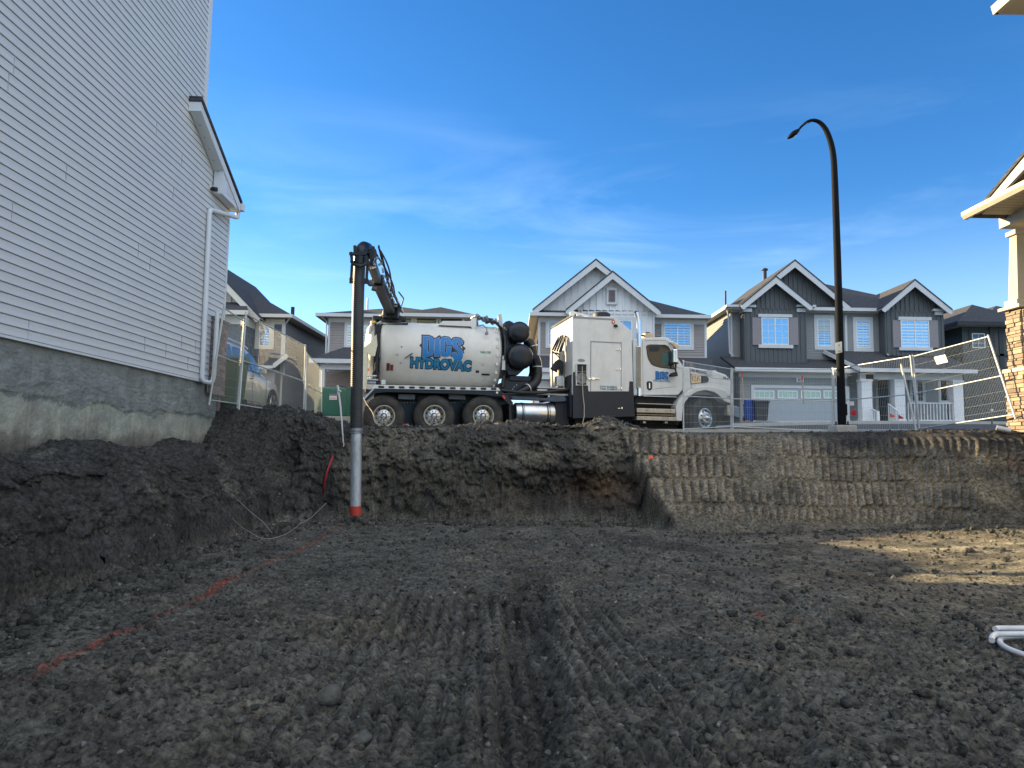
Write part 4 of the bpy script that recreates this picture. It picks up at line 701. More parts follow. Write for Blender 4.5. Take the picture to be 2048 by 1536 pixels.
T1('lower_mirror', frame_m, lambda b: poly(b, [(1343, 749), (1347, 745), (1351, 743.5), (1355, 744), (1356.5, 751), (1355, 752.5), (1344, 752.5)], -.08, .12), bevel=.015)
T1('cab_step', rimm, lambda b: (rect(b, 1275, 806, 1350, 810, -.0, .3), rect(b, 1274, 816, 1351, 827, -.04, .3), rect(b, 1274, 832, 1352, 842, -.06, .3), rect(b, 1274, 827, 1351, 832, .12, .3), rect(b, 1286, 842, 1292, 847, 0, .2), rect(b, 1330, 842, 1336, 847, 0, .2)), bevel=.01)
T1('step_well', frame_m, lambda b: (rect(b, 1270, 791, 1358, 850, .35, 2.2),)); T1('door_sill', chrome, lambda b: rect(b, 1286, 791.5, 1354, 794.5, .1, .4), bevel=.008)
T1('step_bolts', frame_m, lambda b: [b.lathe([(0, .012), (-.01, .01)], P(x, y, -.045), (0, 1, 0), 8) for x, y in ((1294, 821), (1341, 821), (1294, 837), (1341, 837))])
# hood, fender, front
hood = T1('hood', white, lambda b: poly(b, [(1366, 733), (1380, 733.5), (1400, 737), (1432, 742), (1452, 749), (1459, 756), (1462.5, 764), (1464, 787), (1450, 790), (1380, 790), (1366, 795)], .32, 2.2), bevel=.04)
arch = [(1376 + 0, 800)] + []
def f(b):
    cx, cz = P(1412, 838, 0).x, P(1412, 838, 0).z; ro = .78; outer = [T.q(1357, 803, 0), T.q(1366, 792, 0), T.q(1378, 782, 0), T.q(1394, 774, 0), T.q(1414, 771.5, 0), T.q(1436, 776, 0), T.q(1455, 783, 0), T.q(1465, 789, 0), T.q(1466, 806, 0)]
    inner = [T.q(1459, 806, 0), T.q(1448, 802, 0), T.q(1438, 790, 0), T.q(1428, 784, 0), T.q(1412, 780, 0), T.q(1395, 783, 0), T.q(1380, 792, 0), T.q(1371, 803, 0), T.q(1366, 816, 0), T.q(1364, 842, 0), T.q(1353, 842, 0), T.q(1352, 815, 0)]
    o_ = outer; n_ = len(o_) + len(inner); pl = o_ + inner; b.prism(pl, .0, .42)
T1('fender', white, f, bevel=.015); T1('fender', white, lambda b: (b.prism([T.q(1366, 792, 0), T.q(1394, 774, 0), T.q(1414, 771.5, 0), T.q(1455, 783, 0), T.q(1465, 789, 0), T.q(1448, 802, 0), T.q(1412, 780, 0), T.q(1380, 792, 0), T.q(1364, 842, 0), T.q(1353, 842, 0)], 2.15, 2.5)))
T1('wheel_well', frame_m, lambda b: poly(b, [(1372, 800), (1400, 784), (1425, 784), (1458, 803), (1462, 850), (1366, 850)], .75, 1.9))
T1('hood_vent', frame_m, lambda b: poly(b, [(1381, 747), (1402, 751), (1414, 752.5), (1417.5, 757), (1417, 763), (1414, 765), (1382, 768)], .30, .33), parent=hood); T1('vent_grille', chrome, lambda b: poly(b, [(1382.5, 748), (1402, 751.5), (1402, 765), (1382.5, 767)], .29, .31), parent=hood)
T1('vent_slats', frame_m, lambda b: [b.bar(P(1384 + 3.3 * k, 750 + .5 * k, .287), P(1386 + 3.3 * k, 763, .287), .02, .006) for k in range(5)], parent=hood)
T1('hood_seam', mats['gap_grey'], lambda b: (b.tube([P(1379.5, 735, .316), P(1381, 750, .316), P(1383, 776, .316)], .008, 5), b.tube([P(1395, 745, .316), P(1425, 756, .316), P(1461, 760, .316)], .004, 5)), parent=hood)
T1('hood_patch', mat('grey_patch', (.40, .42, .43), .5), lambda b: poly(b, [(1414, 739.5), (1424, 741), (1424, 751.5), (1413, 750)], .305, .33), parent=hood)
a = P(1382, 743.5, .3); c = P(1413, 738.5, .3); letters('phone_lettering', text_curve('1800-4830-DIGS', 1, .03), navy, hood, a.x, c.x, a.z + .01, c.z + .01, .314, -.07)
a = P(1446.5, 757.5, .3); c = P(1457.5, 753.5, .3); letters('unit_lettering', text_curve('308 M', 1, .03), navy, hood, a.x, c.x, a.z, c.z, .314, -.03)
T1('headlight', mat('lamp_glass', (.35, .38, .4), .1, .3), lambda b: poly(b, [(1450, 790), (1463, 790), (1463.5, 802), (1456, 799)], .0, .3), bevel=.02)
T1('bumper', mat('bumper_grey', (.16, .21, .27), .35, .3, var=.1), lambda b: (poly(b, [(1463, 812), (1474, 812), (1479, 815), (1480, 838), (1466, 832)], .1, 2.4), ), bevel=.03)
T1('bumper_end', rimm, lambda b: rect(b, 1454.5, 810, 1462, 831, .02, .2), bevel=.01)
cbx = P(1295, 673, .9); cb = MB(); p0, p1 = P(1286.5, 679, .9), P(1304, 668, .9); cb.box(p0.x, p1.x, .75, 1.1, P(1290, 674.5, 1.0).z - .06, p1.z)
cd = cb.build('storage_case', mat('tan_plastic', (.45, .34, .22), .6, var=.1), bevel=.01); cd.matrix_world = T.m.copy(); tag(cd, 'small tan case sitting on the roof of the truck cab behind the exhaust stack', 'case')
h_ = T1('case_handle', frame_m, lambda b: (b.tube([P(1289, 668, .9), P(1292, 665.3, .9), P(1298, 665.3, .9), P(1301, 668, .9)], .02, 6), rect(b, 1282, 669, 1288, 672, .8, .9)), parent=cd)
# ---------------- houses ----------------
roof_m = shingle('roof_shingles', (.058, .060, .066)); trimw = mat('white_trim', (.47, .49, .50), .5, var=.05, scale=3); cream = mat('cream_trim', (.56, .54, .47), .5, var=.06)
glass = mat('window_glass', (.26, .42, .55), .04, .8, var=.05, scale=1.5, spec=.8); vinylw = mat('white_vinyl', (.64, .66, .66), .4, var=.03)
taupe = mat('taupe_siding', (.235, .215, .205), .6, var=.07, scale=1.5); greyb = mat('blue_grey_siding', (.20, .215, .215), .6, var=.07, scale=1.5); dkb = mat('charcoal_boards', (.066, .074, .079), .6, var=.1, scale=2)
whiteb = mat('white_boards', (.60, .62, .63), .55, var=.04); blues = mat('slate_siding', (.085, .10, .12), .6, var=.1); teals = mat('dark_teal_siding', (.030, .045, .047), .6, var=.12); tansid = mat('tan_siding', (.27, .25, .22), .6, var=.07, scale=1.5)
shut = mat('shutter_mauve', (.20, .185, .195), .6, var=.06); conc = mat('concrete', (.34, .34, .31), .85, var=.14, scale=5, bump=.2, bscale=40); blindm = mat('blind_slats', (.62, .68, .72), .35, .2, var=0); doorm = mat('garage_panel', (.26, .30, .33), .5, var=.04)
soff = mat('soffit_panel', (.46, .44, .39), .6, var=.05)
def front(y): return lambda u, z, o: (u, y - o, z)
def side(x, sg): return lambda u, z, o: (x + sg * o, u, z)     # u runs along y
def siding(b, mf, u0, u1, z0, z1, step=.13, lap=.026, span=None):
    z = z0
    while z < z1 - .01:
        zt_ = min(z + step, z1); a0, a1 = (u0, u1) if span is None else span(z + .5 * (zt_ - z))
        if a1 - a0 > .02:
            v = [mf(a0, z, 0), mf(a1, z, 0), mf(a0, z, lap), mf(a1, z, lap), mf(a0, zt_, .001), mf(a1, zt_, .001)]; b.add(v, [(0, 1, 3, 2), (2, 3, 5, 4)])
        z = zt_
    return b
def battens(b, mf, u0, u1, z0, ztop, pitch=.30, wd=.06, t=.045):
    u = u0 + pitch / 2
    while u < u1:
        zt_ = ztop(u) if callable(ztop) else ztop
        if zt_ > z0 + .05:
            v = [mf(u + a, z, o) for z in (z0, zt_) for a in (-wd / 2, wd / 2) for o in (0, t)]; b.add(v, [(0, 2, 3, 1), (4, 5, 7, 6), (0, 1, 5, 4), (2, 6, 7, 3), (1, 3, 7, 5)])
        u += pitch
    return b
def slab(b, pts, t=.09):
    n = len(pts); pts = [Vector(p) for p in pts]; vs = pts + [p - Vector((0, 0, t)) for p in pts]
    return b.add(vs, [tuple(range(n)), tuple(range(2 * n - 1, n - 1, -1))] + [(i, i + n, (i + 1) % n + n, (i + 1) % n) for i in range(n)])
def hip(par, x0, x1, y0, y1, ze, s, gut=trimw, gut_h=.15, rm=None, hipl=True, hipr=True):
    b = MB(); w_, d_ = x1 - x0, y1 - y0; rm = rm or roof_m
    if w_ >= d_: h = d_ / 2; r0 = (x0 + (h if hipl else 0), y0 + h, ze + h * s); r1 = (x1 - (h if hipr else 0), y0 + h, ze + h * s)
    else: h = w_ / 2; r0 = (x0 + h, y0 + h, ze + h * s); r1 = (x0 + h, y1 - h, ze + h * s)
    A, B_, C, D = (x0, y0, ze), (x1, y0, ze), (x1, y1, ze), (x0, y1, ze)
    fs = [(0, 1, 5, 4), (1, 2, 5), (2, 3, 4, 5), (3, 0, 4)] if w_ >= d_ else [(0, 1, 4), (1, 2, 5, 4), (2, 3, 5), (3, 0, 4, 5)]
    b.add([A, B_, C, D, r0, r1], fs + [(0, 3, 2, 1)]); ro = b.build('roof', rm, par)
    b = MB(); g_ = gut_h; b.box(x0 - .06, x1 + .06, y0 - .07, y0, ze - g_, ze + .015); b.box(x0 - .06, x0, y0, y1, ze - g_, ze + .015); b.box(x1, x1 + .06, y0, y1, ze - g_, ze + .015)
    b.build('gutter', gut, par); MB().box(x0, x1, y0, y1, ze - g_ + .02, ze - .02).build('soffit', soff, par); return ro
def gable(F, par, pk, lf, rt, y0, y1, bh=.22, rm=None, bm_=None, wall=None, wy=None, wz=None, bat=True, pitch=.3):
    """front gable drawn on plane y0; pk/lf/rt = photo points of the peak and lower rake ends"""
    (xp, zp), (xl, zl), (xr, zr) = F.q(*pk, y0), F.q(*lf, y0), F.q(*rt, y0); bm_ = bm_ or trimw
    b = MB(); slab(b, [(xl, y0 - .02, zl + .03), (xp, y0 - .02, zp + .03), (xp, y1, zp + .03), (xl, y1, zl + .03)], .08); slab(b, [(xp, y0 - .02, zp + .03), (xr, y0 - .02, zr + .03), (xr, y1, zr + .03), (xp, y1, zp + .03)], .08); b.build('roof', rm or roof_m, par)
    b = MB(); b.prism([(xl, zl - .05), (xp, zp - .05), (xp, zp - .05 - bh * 1.3), (xl + bh * .5, zl - .05 - bh * .8), (xl, zl - .05 - bh * .5)], y0, y0 + .05); b.prism([(xr, zr - .05), (xp, zp - .05), (xp, zp - .05 - bh * 1.3), (xr - bh * .5, zr - .05 - bh * .8), (xr, zr - .05 - bh * .5)], y0 + .001, y0 + .051)
    b.build('rake_board', bm_, par)
    if wall:
        wy = y0 + .4 if wy is None else wy; k = .10; ins = .12
        sl1 = (zp - zl) / (xp - xl); sr1 = (zp - zr) / (xr - xp); zb = min(zl, zr) - .1 if wz is None else wz
        a0, a1 = xl + ins, xr - ins; b = MB(); b.prism([(a0, zb), (a1, zb), (a1, zr - k + ins * sr1), (xp, zp - k), (a0, zl - k + ins * sl1)], wy, wy + .15); wo = b.build('gable_wall', wall, par)
        if bat: battens(MB(), front(wy), a0, a1, zb, lambda u: (zp - k - (xp - u) * sl1) if u < xp else (zp - k - (u - xp) * sr1), pitch).build('battens', wall, wo)
        b = MB(); slab(b, [(xl, y0 + .05, zl - .06), (xp, y0 + .05, zp - .06), (xp, wy, zp - .06), (xl, wy, zl - .06)], .03); slab(b, [(xp, y0 + .05, zp - .06), (xr, y0 + .05, zr - .06), (xr, wy, zr - .06), (xp, wy, zp - .06)], .03); b.build('soffit', soff, par)
def window(F, par, x0, y0, x1, y1, y, cols=1, tr=(.11, .11, .11, .11), trm=None, rows=0, vb=0, blinds=False, gm=None, fw=.045, mat_f=None, cover=0):
    """x0..y1 photo rectangle of the glazed unit; tr = trim widths left,top,right,bottom in m"""
    a = F.q(x0, y1, y); c = F.q(x1, y0, y); X0, X1, Z0, Z1 = a[0], c[0], a[1], c[1]; trm = trm or trimw; b = MB()
    l, t, r, d = tr
    if t: b.box(X0 - l, X1 + r, y - .05, y - .005, Z1, Z1 + t)
    if d: b.box(X0 - l, X1 + r, y - .05, y - .005, Z0 - d, Z0)
    if l: b.box(X0 - l, X0, y - .045, y - .005, Z0, Z1)
    if r: b.box(X1, X1 + r, y - .045, y - .005, Z0, Z1)
    wo = b.build('window', trm, par) if b.v else MB().box(X0, X1, y - .012, y - .002, Z0, Z1).build('window', trm, par)
    b = MB(); b.box(X0, X1, y - .04, y - .01, Z0, Z0 + fw); b.box(X0, X1, y - .04, y - .01, Z1 - fw, Z1); b.box(X0, X0 + fw, y - .04, y - .01, Z0 + fw, Z1 - fw); b.box(X1 - fw, X1, y - .04, y - .01, Z0 + fw, Z1 - fw)
    for k in range(1, cols): xc = X0 + (X1 - X0) * k / cols; b.box(xc - fw * .6, xc + fw * .6, y - .042, y - .01, Z0 + fw, Z1 - fw)
    b.build('window_frame', mat_f or vinylw, wo); MB().box(X0 + fw, X1 - fw, y - .02, y - .008, Z0 + fw, Z1 - fw).build('pane', gm or glass, wo)
    if cover: MB().box(X0 + fw, X1 - fw, y - .0225, y - .0195, Z1 - fw - cover * (Z1 - Z0 - 2 * fw), Z1 - fw).build('roller_blind', mat('roller_blind', (.34, .42, .47), .3, .15, var=.06), wo)
    b = MB(); pw = (X1 - X0) / cols
    for k in range(cols):
        for v_ in range(1, vb + 1): xc = X0 + pw * k + pw * v_ / (vb + 1); b.box(xc - .008, xc + .008, y - .026, y - .021, Z0 + fw, Z1 - fw)
    for r_ in range(1, rows + 1): zc = Z0 + (Z1 - Z0) * r_ / (rows + 1); b.box(X0 + fw, X1 - fw, y - .027, y - .0215, zc - .008, zc + .008)
    if b.v: b.build('glazing_bars', vinylw, wo)
    if blinds:
        b = MB(); n_ = int((Z1 - Z0) / .16)
        for k in range(n_): zc = Z0 + fw + .03 + k * .16; b.box(X0 + fw, X1 - fw, y - .0235, y - .0205, zc, zc + .05)
        b.build('blind', blindm, wo)
    return wo
def downpipe(par, pts, r=.045): MB().tube(pts, r, 4).build('downpipe', trimw, par)
def wallbox(b, F, px0, px1, yy, y1, z0, z1): x0 = F.q(px0, 700, yy)[0]; x1 = F.q(px1, 700, yy)[0]; return b.box(x0, x1, yy, y1, z0, z1)

# --- white gabled house (behind the cabin of the truck)
o = W(1076.7, 700, 35); F = Frame((o.x, 35, 2.3)); H = ftag(F, 'house', 'two-storey house with tall white board gables and grey wings, behind the truck cabin', 'house', 'houses across the street')
q = F.q; xR = q(1412, 632, 0)[0]; zE = q(1300, 629.5, -.4)[1]; zf = q(1250, 713, 0)[1]
MB().box(.01, xR - .01, .02, 11, -.3, zE - .1).build('wall', taupe, H)
b = MB(); siding(b, front(0), 0, xR, zf, zE - .35); siding(b, side(0, -1), 0, 11, 0, zE - .35); siding(b, front(0), 0, xR, 0, zf - .6); b.build('siding', taupe, H)
b = MB(); b.box(-.02, xR + .02, -.03, 0, zE - .38, zE - .12); b.box(xR - .09, xR + .02, -.028, .0, zf, zE - .38); b.box(-.02, .09, -.028, 0, zf, zE - .38); b.box(0, xR, -.03, 0, zf - .12, zf); b.build('frieze', trimw, H)
hip(H, q(1062, 625, -.45)[0], q(1420, 625, -.45)[0], -.45, 10.6, zE, .50)
gable(F, H, (1192, 518), (1065, 619), (1322, 622), -.5, 7, .26, wall=whiteb, wy=.0, pitch=.34)
gable(F, H, (1225.5, 542), (1132, 619), (1320, 619), -1.15, 5, .26, wall=whiteb, wy=-.7, wz=q(1225, 619, -.7)[1] - .05, pitch=.32)
xa, xb = q(1157, 640, -.7)[0], q(1307.6, 640, -.7)[0]; zb2 = q(1225, 619, -.7)[1] - .05
MB().box(xa, xb, -.7, 0, zf - .1, zb2).build('bay', whiteb, H); battens(MB(), front(-.7), xa, xb, zf - .1, zb2, .32).build('battens', whiteb, H)
b = MB(); b.box(xa - .02, xb + .02, -.73, -.7, q(1225, 629, -.7)[1], q(1225, 627, -.7)[1]); b.box(xa - .03, xa + .08, -.72, -.69, zf, zb2); b.box(xb - .08, xb + .03, -.72, -.69, zf, zb2); b.build('bay_trim', trimw, H)
window(F, H, 1096, 642, 1124.5, 691, 0, 1, (.13, .16, .13, .13), rows=1, vb=1, cover=.4); window(F, H, 1328.5, 646.5, 1381, 691.5, 0, 2, (.15, .17, .15, .2), rows=1, vb=1); window(F, H, 1190, 641, 1264, 690, -.76, 2, (.15, .16, .15, .15), rows=1, vb=1)
vt = window(F, H, 1216.5, 580.5, 1230.5, 605, -.76, 1, (.09, .12, .09, .1), gm=mat('louvre_grey', (.13, .12, .13), .6), mat_f=shut)
b = MB()
for k in range(14): z = q(1223, 604, -.7)[1] + k * .04; b.box(q(1218, 600, -.7)[0], q(1229, 600, -.7)[0], -.80, -.76, z, z + .015)
b.build('louvres', shut, vt)
zl0 = q(1400, 742, -1.9)[1]; b = MB(); slab(b, [(-.4, -2.0, zl0), (q(1432, 742, -2)[0], -2.0, zl0), (xR + .2, 0, zf), (-.4, 0, zf)], .1); b.build('porch_roof', roof_m, H)
b = MB(); b.box(-.4, q(1432, 742, -2)[0], -2.08, -2.0, zl0 - .18, zl0 + .02); b.box(-.3, xR, -1.95, -1.75, zl0 - .5, zl0 - .18); b.build('porch_beam', trimw, H)
b = MB(); b.box(-.2, xa + .3, -1.2, -.9, -.2, zl0 - .5); b.box(xa + .5, xR, -1.0, -.2, -.3, zl0 - .5); b.build('porch_wall', whiteb, H)
# --- grey house with charcoal gables
o = W(1461, 700, 37); F = Frame((o.x, 37, 2.45)); H = ftag(F, 'house', 'blue-grey two-storey house with three charcoal gables, mauve shutters and a wide garage door', 'house', 'houses across the street')
q = F.q; xR = q(1887, 640, 0)[0]; zE = q(1650, 616, -.4)[1]; zf = q(1600, 728, -.1)[1]
MB().box(.01, xR - .01, .02, 12, -.4, zE - .1).build('wall', greyb, H)
b = MB(); siding(b, front(0), 0, xR, zf - .2, zE - .3); siding(b, side(0, -1), 0, 12, 0, zE - .3); siding(b, side(xR, 1), 0, 12, 0, zE - .3); b.build('siding', greyb, H)
hip(H, q(1452, 615, -.45)[0], q(1893, 617, -.45)[0], -.45, 11.5, zE, .53)
gable(F, H, (1590, 519.5), (1476, 611), (1703, 613), -.5, 7, .27, wall=dkb, wy=-.02, pitch=.24)
gable(F, H, (1552, 552), (1482.5, 609), (1625, 611), -1.1, 5, .26, wall=dkb, wy=-.65, wz=q(1552, 617, -.65)[1], pitch=.24)
xa, xb = q(1488.5, 650, -.65)[0], q(1611, 650, -.65)[0]; zt2 = q(1552, 617, -.65)[1]; zb1 = q(1552, 725, -.65)[1]
MB().box(xa, xb, -.65, 0, zb1, zt2).build('bay', dkb, H); b = MB(); battens(b, front(-.65), xa, xb, zb1, zt2, .235, t=.03); battens(b, side(xa, -1), -.62, 0, zb1, zt2, .2); b.box(xa, xb, -.675, -.65, zt2 - .03, zt2 + .02); b.build('battens', dkb, H)
gable(F, H, (1830, 558.5), (1765, 614.5), (1905, 619), -1.1, 5, .26, wall=dkb, wy=-.65, wz=q(1830, 623, -.65)[1], pitch=.24)
xc, xd = q(1770, 650, -.65)[0], q(1887.5, 650, -.65)[0]; zt3 = q(1830, 623, -.65)[1]; zb3 = q(1830, 712, -.65)[1]
MB().box(xc, xd, -.65, 0, zb3, zt3).build('bay', dkb, H); b = MB(); battens(b, front(-.65), xc, xd, zb3, zt3, .235, t=.03); b.box(xc, xd, -.675, -.65, zt3 - .03, zt3 + .02); b.build('battens', dkb, H)
b = MB()
for (x0, x1, yy, z0, z1) in ((1453, 1512, -.8, 610, 613.5), (1487, 1503.5, -.72, 617, 623.5), (1594, 1632, -.8, 610, 613.5), (1594, 1611, -.72, 617, 624), (1611, 1768, -.04, 617.5, 625), (1867, 1905, -.8, 618, 622), (1870, 1886, -.72, 623, 630), (1461, 1488, -.04, 617, 624)):
    a_ = q(x0, z1, yy); c_ = q(x1, z0, yy); b.box(a_[0], c_[0], yy - .03, 0, a_[1], c_[1])
b.box(0, .1, -.03, 0, 0, zE - .3); xv = q(1692, 660, 0)[0]; b.box(xv - .06, xv + .05, -.03, 0, zf, zE - .3); b.build('frieze', trimw, H)
for (r_, tr, yy, kw) in (((1523, 636, 1576.5, 689), (.0, .0, .0, .0), -.70, dict(cols=2, rows=3, vb=1)), ((1635, 638, 1661, 692), (.17, .2, .17, .2), 0, dict(rows=4, vb=1, cover=.55)), ((1713, 642, 1738.5, 695.5), (.17, .2, .17, .2), 0, dict(rows=4, vb=1, blinds=True)), ((1802, 641.5, 1857, 695.5), (0, 0, 0, 0), -.70, dict(cols=2, rows=4, vb=1, blinds=True))):
    window(F, H, *r_, yy, tr=tr, **kw)
for (a_, b_, c_, d_) in ((1515.5, 629.5, 1583, 634.5), (1516, 690.5, 1585, 696), (1795, 635, 1861, 640.5), (1797, 696, 1863.5, 701)):
    p0, p1 = q(a_, d_, -.65), q(c_, b_, -.65); MB().box(p0[0], p1[0], -.76, -.65, p0[1], p1[1]).build('window_sill' if b_ > 680 else 'window_header', trimw, H)
for (a_, b_, c_, d_) in ((1504.5, 635.5, 1521, 690), (1578, 635.5, 1595, 690), (1785.5, 641, 1801, 695), (1858.5, 641, 1874, 695.5)):
    p0, p1 = q(a_, d_, -.65), q(c_, b_, -.65); MB().box(p0[0], p1[0], -.72, -.65, p0[1], p1[1]).build('shutter', shut, H)
downpipe(H, [(q(1454, 621, -.3)[0], -.35, q(1454, 621, -.3)[1]), (q(1459, 629, -.3)[0], -.1, q(1459, 629, -.3)[1]), (q(1459.5, 706, -.1)[0], -.08, q(1459.5, 706, -.1)[1]), (q(1467, 712, -.3)[0], -.35, q(1467, 712, -.3)[1])])
downpipe(H, [(q(1774, 618, -.7)[0], -.85, q(1774, 620, -.8)[1]), (q(1767, 632, -.2)[0], -.15, q(1767, 630, -.2)[1]), (q(1768.5, 706, -.1)[0], -.1, q(1768.5, 702, -.1)[1]), (q(1777, 711, -.8)[0], -.8, q(1777, 710, -.8)[1])])
b = MB(); b.lathe([(-1.5, .12), (.45, .12)], (q(1533, 552, 5)[0], 5.3, q(1533, 549, 5)[1]), (0, 0, 1), 12); b.lathe([(.42, .2), (.5, .2)], (q(1533, 552, 5)[0], 5.3, q(1533, 552, 5)[1]), (0, 0, 1), 12); b.build('roof_vent', frame_m, H)
MB().lathe([(-2.5, .06), (.7, .06)], (q(1451, 601, 6)[0], 6, q(1451, 604, 6)[1]), (0, 0, 1), 10).build('vent_pipe', frame_m, H)
# garage and its lean-to roof
yg = -1.1; zg1 = q(1580, 737, yg - .5)[1]; x0g, x1g = q(1479, 745, yg)[0], q(1694, 745, yg)[0]
b = MB(); slab(b, [(x0g - .35, yg - .5, zg1), (x1g + .3, yg - .5, zg1), (x1g + .3, 0, zf + .25), (x0g - .35 - .3, 0, zf + .35)], .1); b.build('garage_roof', roof_m, H)
b = MB(); b.box(x0g - .4, x1g + .3, yg - .58, yg - .5, zg1 - .17, zg1 + .02); b.box(x0g - .05, x1g, yg - .03, yg, zg1 - .40, zg1 - .2); b.build('garage_fascia', trimw, H)
MB().box(x0g - .35, x1g, yg - .5, yg + .1, zg1 - .2, zg1 - .15).build('garage_soffit', soff, H)
gzB = -.35; MB().box(x0g, x1g, yg, 0, gzB, zg1 - .1).build('garage_wall', greyb, H)
b = MB(); d0, d1 = q(1508.5, 777, yg)[0], q(1691, 777, yg)[0]; zd = q(1600, 777, yg)[1]; siding(b, front(yg - .001), x0g, x1g, zd + .1, zg1 - .3); siding(b, front(yg - .001), x0g, d0 - .13, gzB, zd + .1); siding(b, front(yg - .001), d1 + .13, x1g, gzB, zd + .1); b.build('siding', greyb, H)
b = MB(); b.box(d0 - .17, d1 + .17, yg - .05, yg - .002, zd, zd + .14); b.box(d0 - .17, d0, yg - .05, yg - .002, gzB, zd); b.box(d1, d1 + .17, yg - .05, yg - .002, gzB, zd); b.build('garage_trim', trimw, H)
gd = MB().box(d0, d1, yg - .02, yg - .004, gzB, zd).build('garage_door', doorm, H); b = MB()
for r_ in range(5):
    for c_ in range(8):
        if r_ == 4: continue
        xa_ = d0 + (d1 - d0) * c_ / 8 + .05; b.box(xa_, xa_ + (d1 - d0) / 8 - .1, yg - .026, yg - .02, gzB + .03 + r_ * .47 * .98, gzB + .03 + r_ * .47 * .98 + .36)
b.build('door_panels', doorm, gd); b = MB()
for r_ in range(1, 5): b.box(d0, d1, yg - .021, yg - .0195, gzB + r_ * .462, gzB + r_ * .462 + .012)
b.build('panel_joints', mats['gap_grey'], gd)
for (xa_, xb_) in ((1508.6, 1548), (1555, 1594.5), (1601.5, 1640.5), (1646.5, 1686)): window(F, gd if False else H, xa_, 781.5, xb_, 797, yg - .022, 1, (0, 0, 0, 0), vb=3, gm=mat('garage_glass', (.28, .33, .27), .1, .5, var=.1), fw=.05)
sg = MB().box(q(1593, 764, yg)[0], q(1606.5, 756, yg)[0], yg - .05, yg - .015, q(1593, 764.3, yg)[1], q(1600, 756, yg)[1]).build('number_plate', vinylw, H); MB().box(q(1595.5, 763, yg)[0], q(1604.5, 757.5, yg)[0], yg - .056, yg - .05, q(1595, 763, yg)[1], q(1600, 757.5, yg)[1]).build('plate_panel', navy, sg)
letters('plate_lettering', text_curve('486', 1, .02), vinylw, sg, q(1597, 762, yg)[0], q(1603.5, 758, yg)[0], q(1597, 762, yg)[1], q(1597, 758.5, yg)[1], yg - .059)
# porch
yp = -1.6; zpR = q(1820, 738.5, yp - .4)[1]; px0, px1 = q(1718, 745, yp - .4)[0], q(1952, 742, yp - .4)[0]; zB = q(1820, 845, yp)[1]
b = MB(); slab(b, [(px0, yp - .45, zpR), (px1, yp - .45, zpR), (px1 - .6, 0, zf + .75), (px0 - .9, 0, zf + .75)], .1); b.build('porch_roof', roof_m, H)
b = MB(); b.box(px0, px1, yp - .53, yp - .45, zpR - .17, zpR + .02); b.box(q(1721, 750, yp)[0], q(1925, 750, yp)[0], yp, yp + .25, zpR - .48, zpR - .17); b.bar((px0 - .9, -.1, zf + .68), (px0, yp - .5, zpR - .06), .06, .18); b.build('porch_beam', trimw, H)
for (xa_, xb_) in ((1721, 1744), (1787, 1809.5), (1904, 1926)):
    a_ = q(xa_, 800, yp)[0]; c_ = q(xb_, 800, yp)[0]; zc = zpR - .48; b = MB(); b.box(a_ + .03, c_ - .03, yp - .1, yp + .35, zB, zc); b.box(a_, c_, yp - .13, yp + .38, zB, zB + .15); b.box(a_, c_, yp - .13, yp + .38, zc - .12, zc); b.build('porch_column', whiteb, H)
MB().box(q(1716, 850, yp)[0], q(1930, 850, yp)[0], yp - .2, 0, zB - .14, zB).build('porch_floor', dirty, H); MB().box(q(1718, 850, yp)[0], q(1928, 850, yp)[0], yp - .1, 0, -.5, zB - .14).build('porch_skirt', frame_m, H)
MB().box(px0 + .3, xR, -.02, .0, zB, zpR).build('porch_wall', greyb, H)
window(F, H, 1823, 762, 1845.5, 803, 0, 2, (.1, .12, .1, .1), rows=3, vb=1, gm=glassd); window(F, H, 1880, 760, 1897, 803, 0, 1, (.1, .1, .1, .1), gm=glassd)
dr = MB().box(q(1758, 845, 0)[0], q(1776, 845, 0)[0], -.06, -.01, zB, q(1765, 752, 0)[1]).build('front_door', frame_m, H); b = MB(); b.box(q(1778, 845, 0)[0], q(1784, 845, 0)[0], -.06, 0, zB, q(1765, 750, 0)[1]); b.box(q(1752, 845, 0)[0], q(1757, 845, 0)[0], -.06, 0, zB, q(1765, 750, 0)[1]); b.build('door_trim', mat('putty_trim', (.3, .3, .26), .6), H)
def rail_(name, p0, p1, h, n, post=True):   # white railing from p0 to p1 (top points), h high
    b = MB(); p0 = Vector(p0); p1 = Vector(p1); b.bar(p0, p1, .06, .05); b.bar(p0 - Vector((0, 0, h)), p1 - Vector((0, 0, h)), .05, .05)
    for k in range(n + 1): t = p0 + (p1 - p0) * k / n; b.bar(t, t - Vector((0, 0, h)), .035, .035)
    if post: b.bar(p1 + Vector((0, 0, .04)), p1 - Vector((0, 0, h + .15)), .12, .12)
    b.build(name, whiteb, H)
def L3(x, y, yy): a_ = q(x, y, yy); return (a_[0], yy, a_[1])
rail_('porch_railing', L3(1816, 806, yp), L3(1905, 806.5, yp), .86, 14, False); rail_('stair_railing', L3(1742, 817, yp), L3(1755.5, 824, yp - .9), .78, 4); rail_('stair_railing', L3(1776.5, 808, yp), L3(1798, 824, yp - .9), .8, 6)
b = MB()
for k in range(4): b.box(q(1757, 850, yp)[0], q(1795, 850, yp)[0], yp - .25 - .27 * k, yp - .2, -.5, zB - .18 * (k + 1))
b.build('steps', conc, H); MB().box(q(1665, 880, -.2)[0], q(1700, 860, -.2)[0] - .02, -.05, -.02, 0, .1).build('sill', trimw, H)
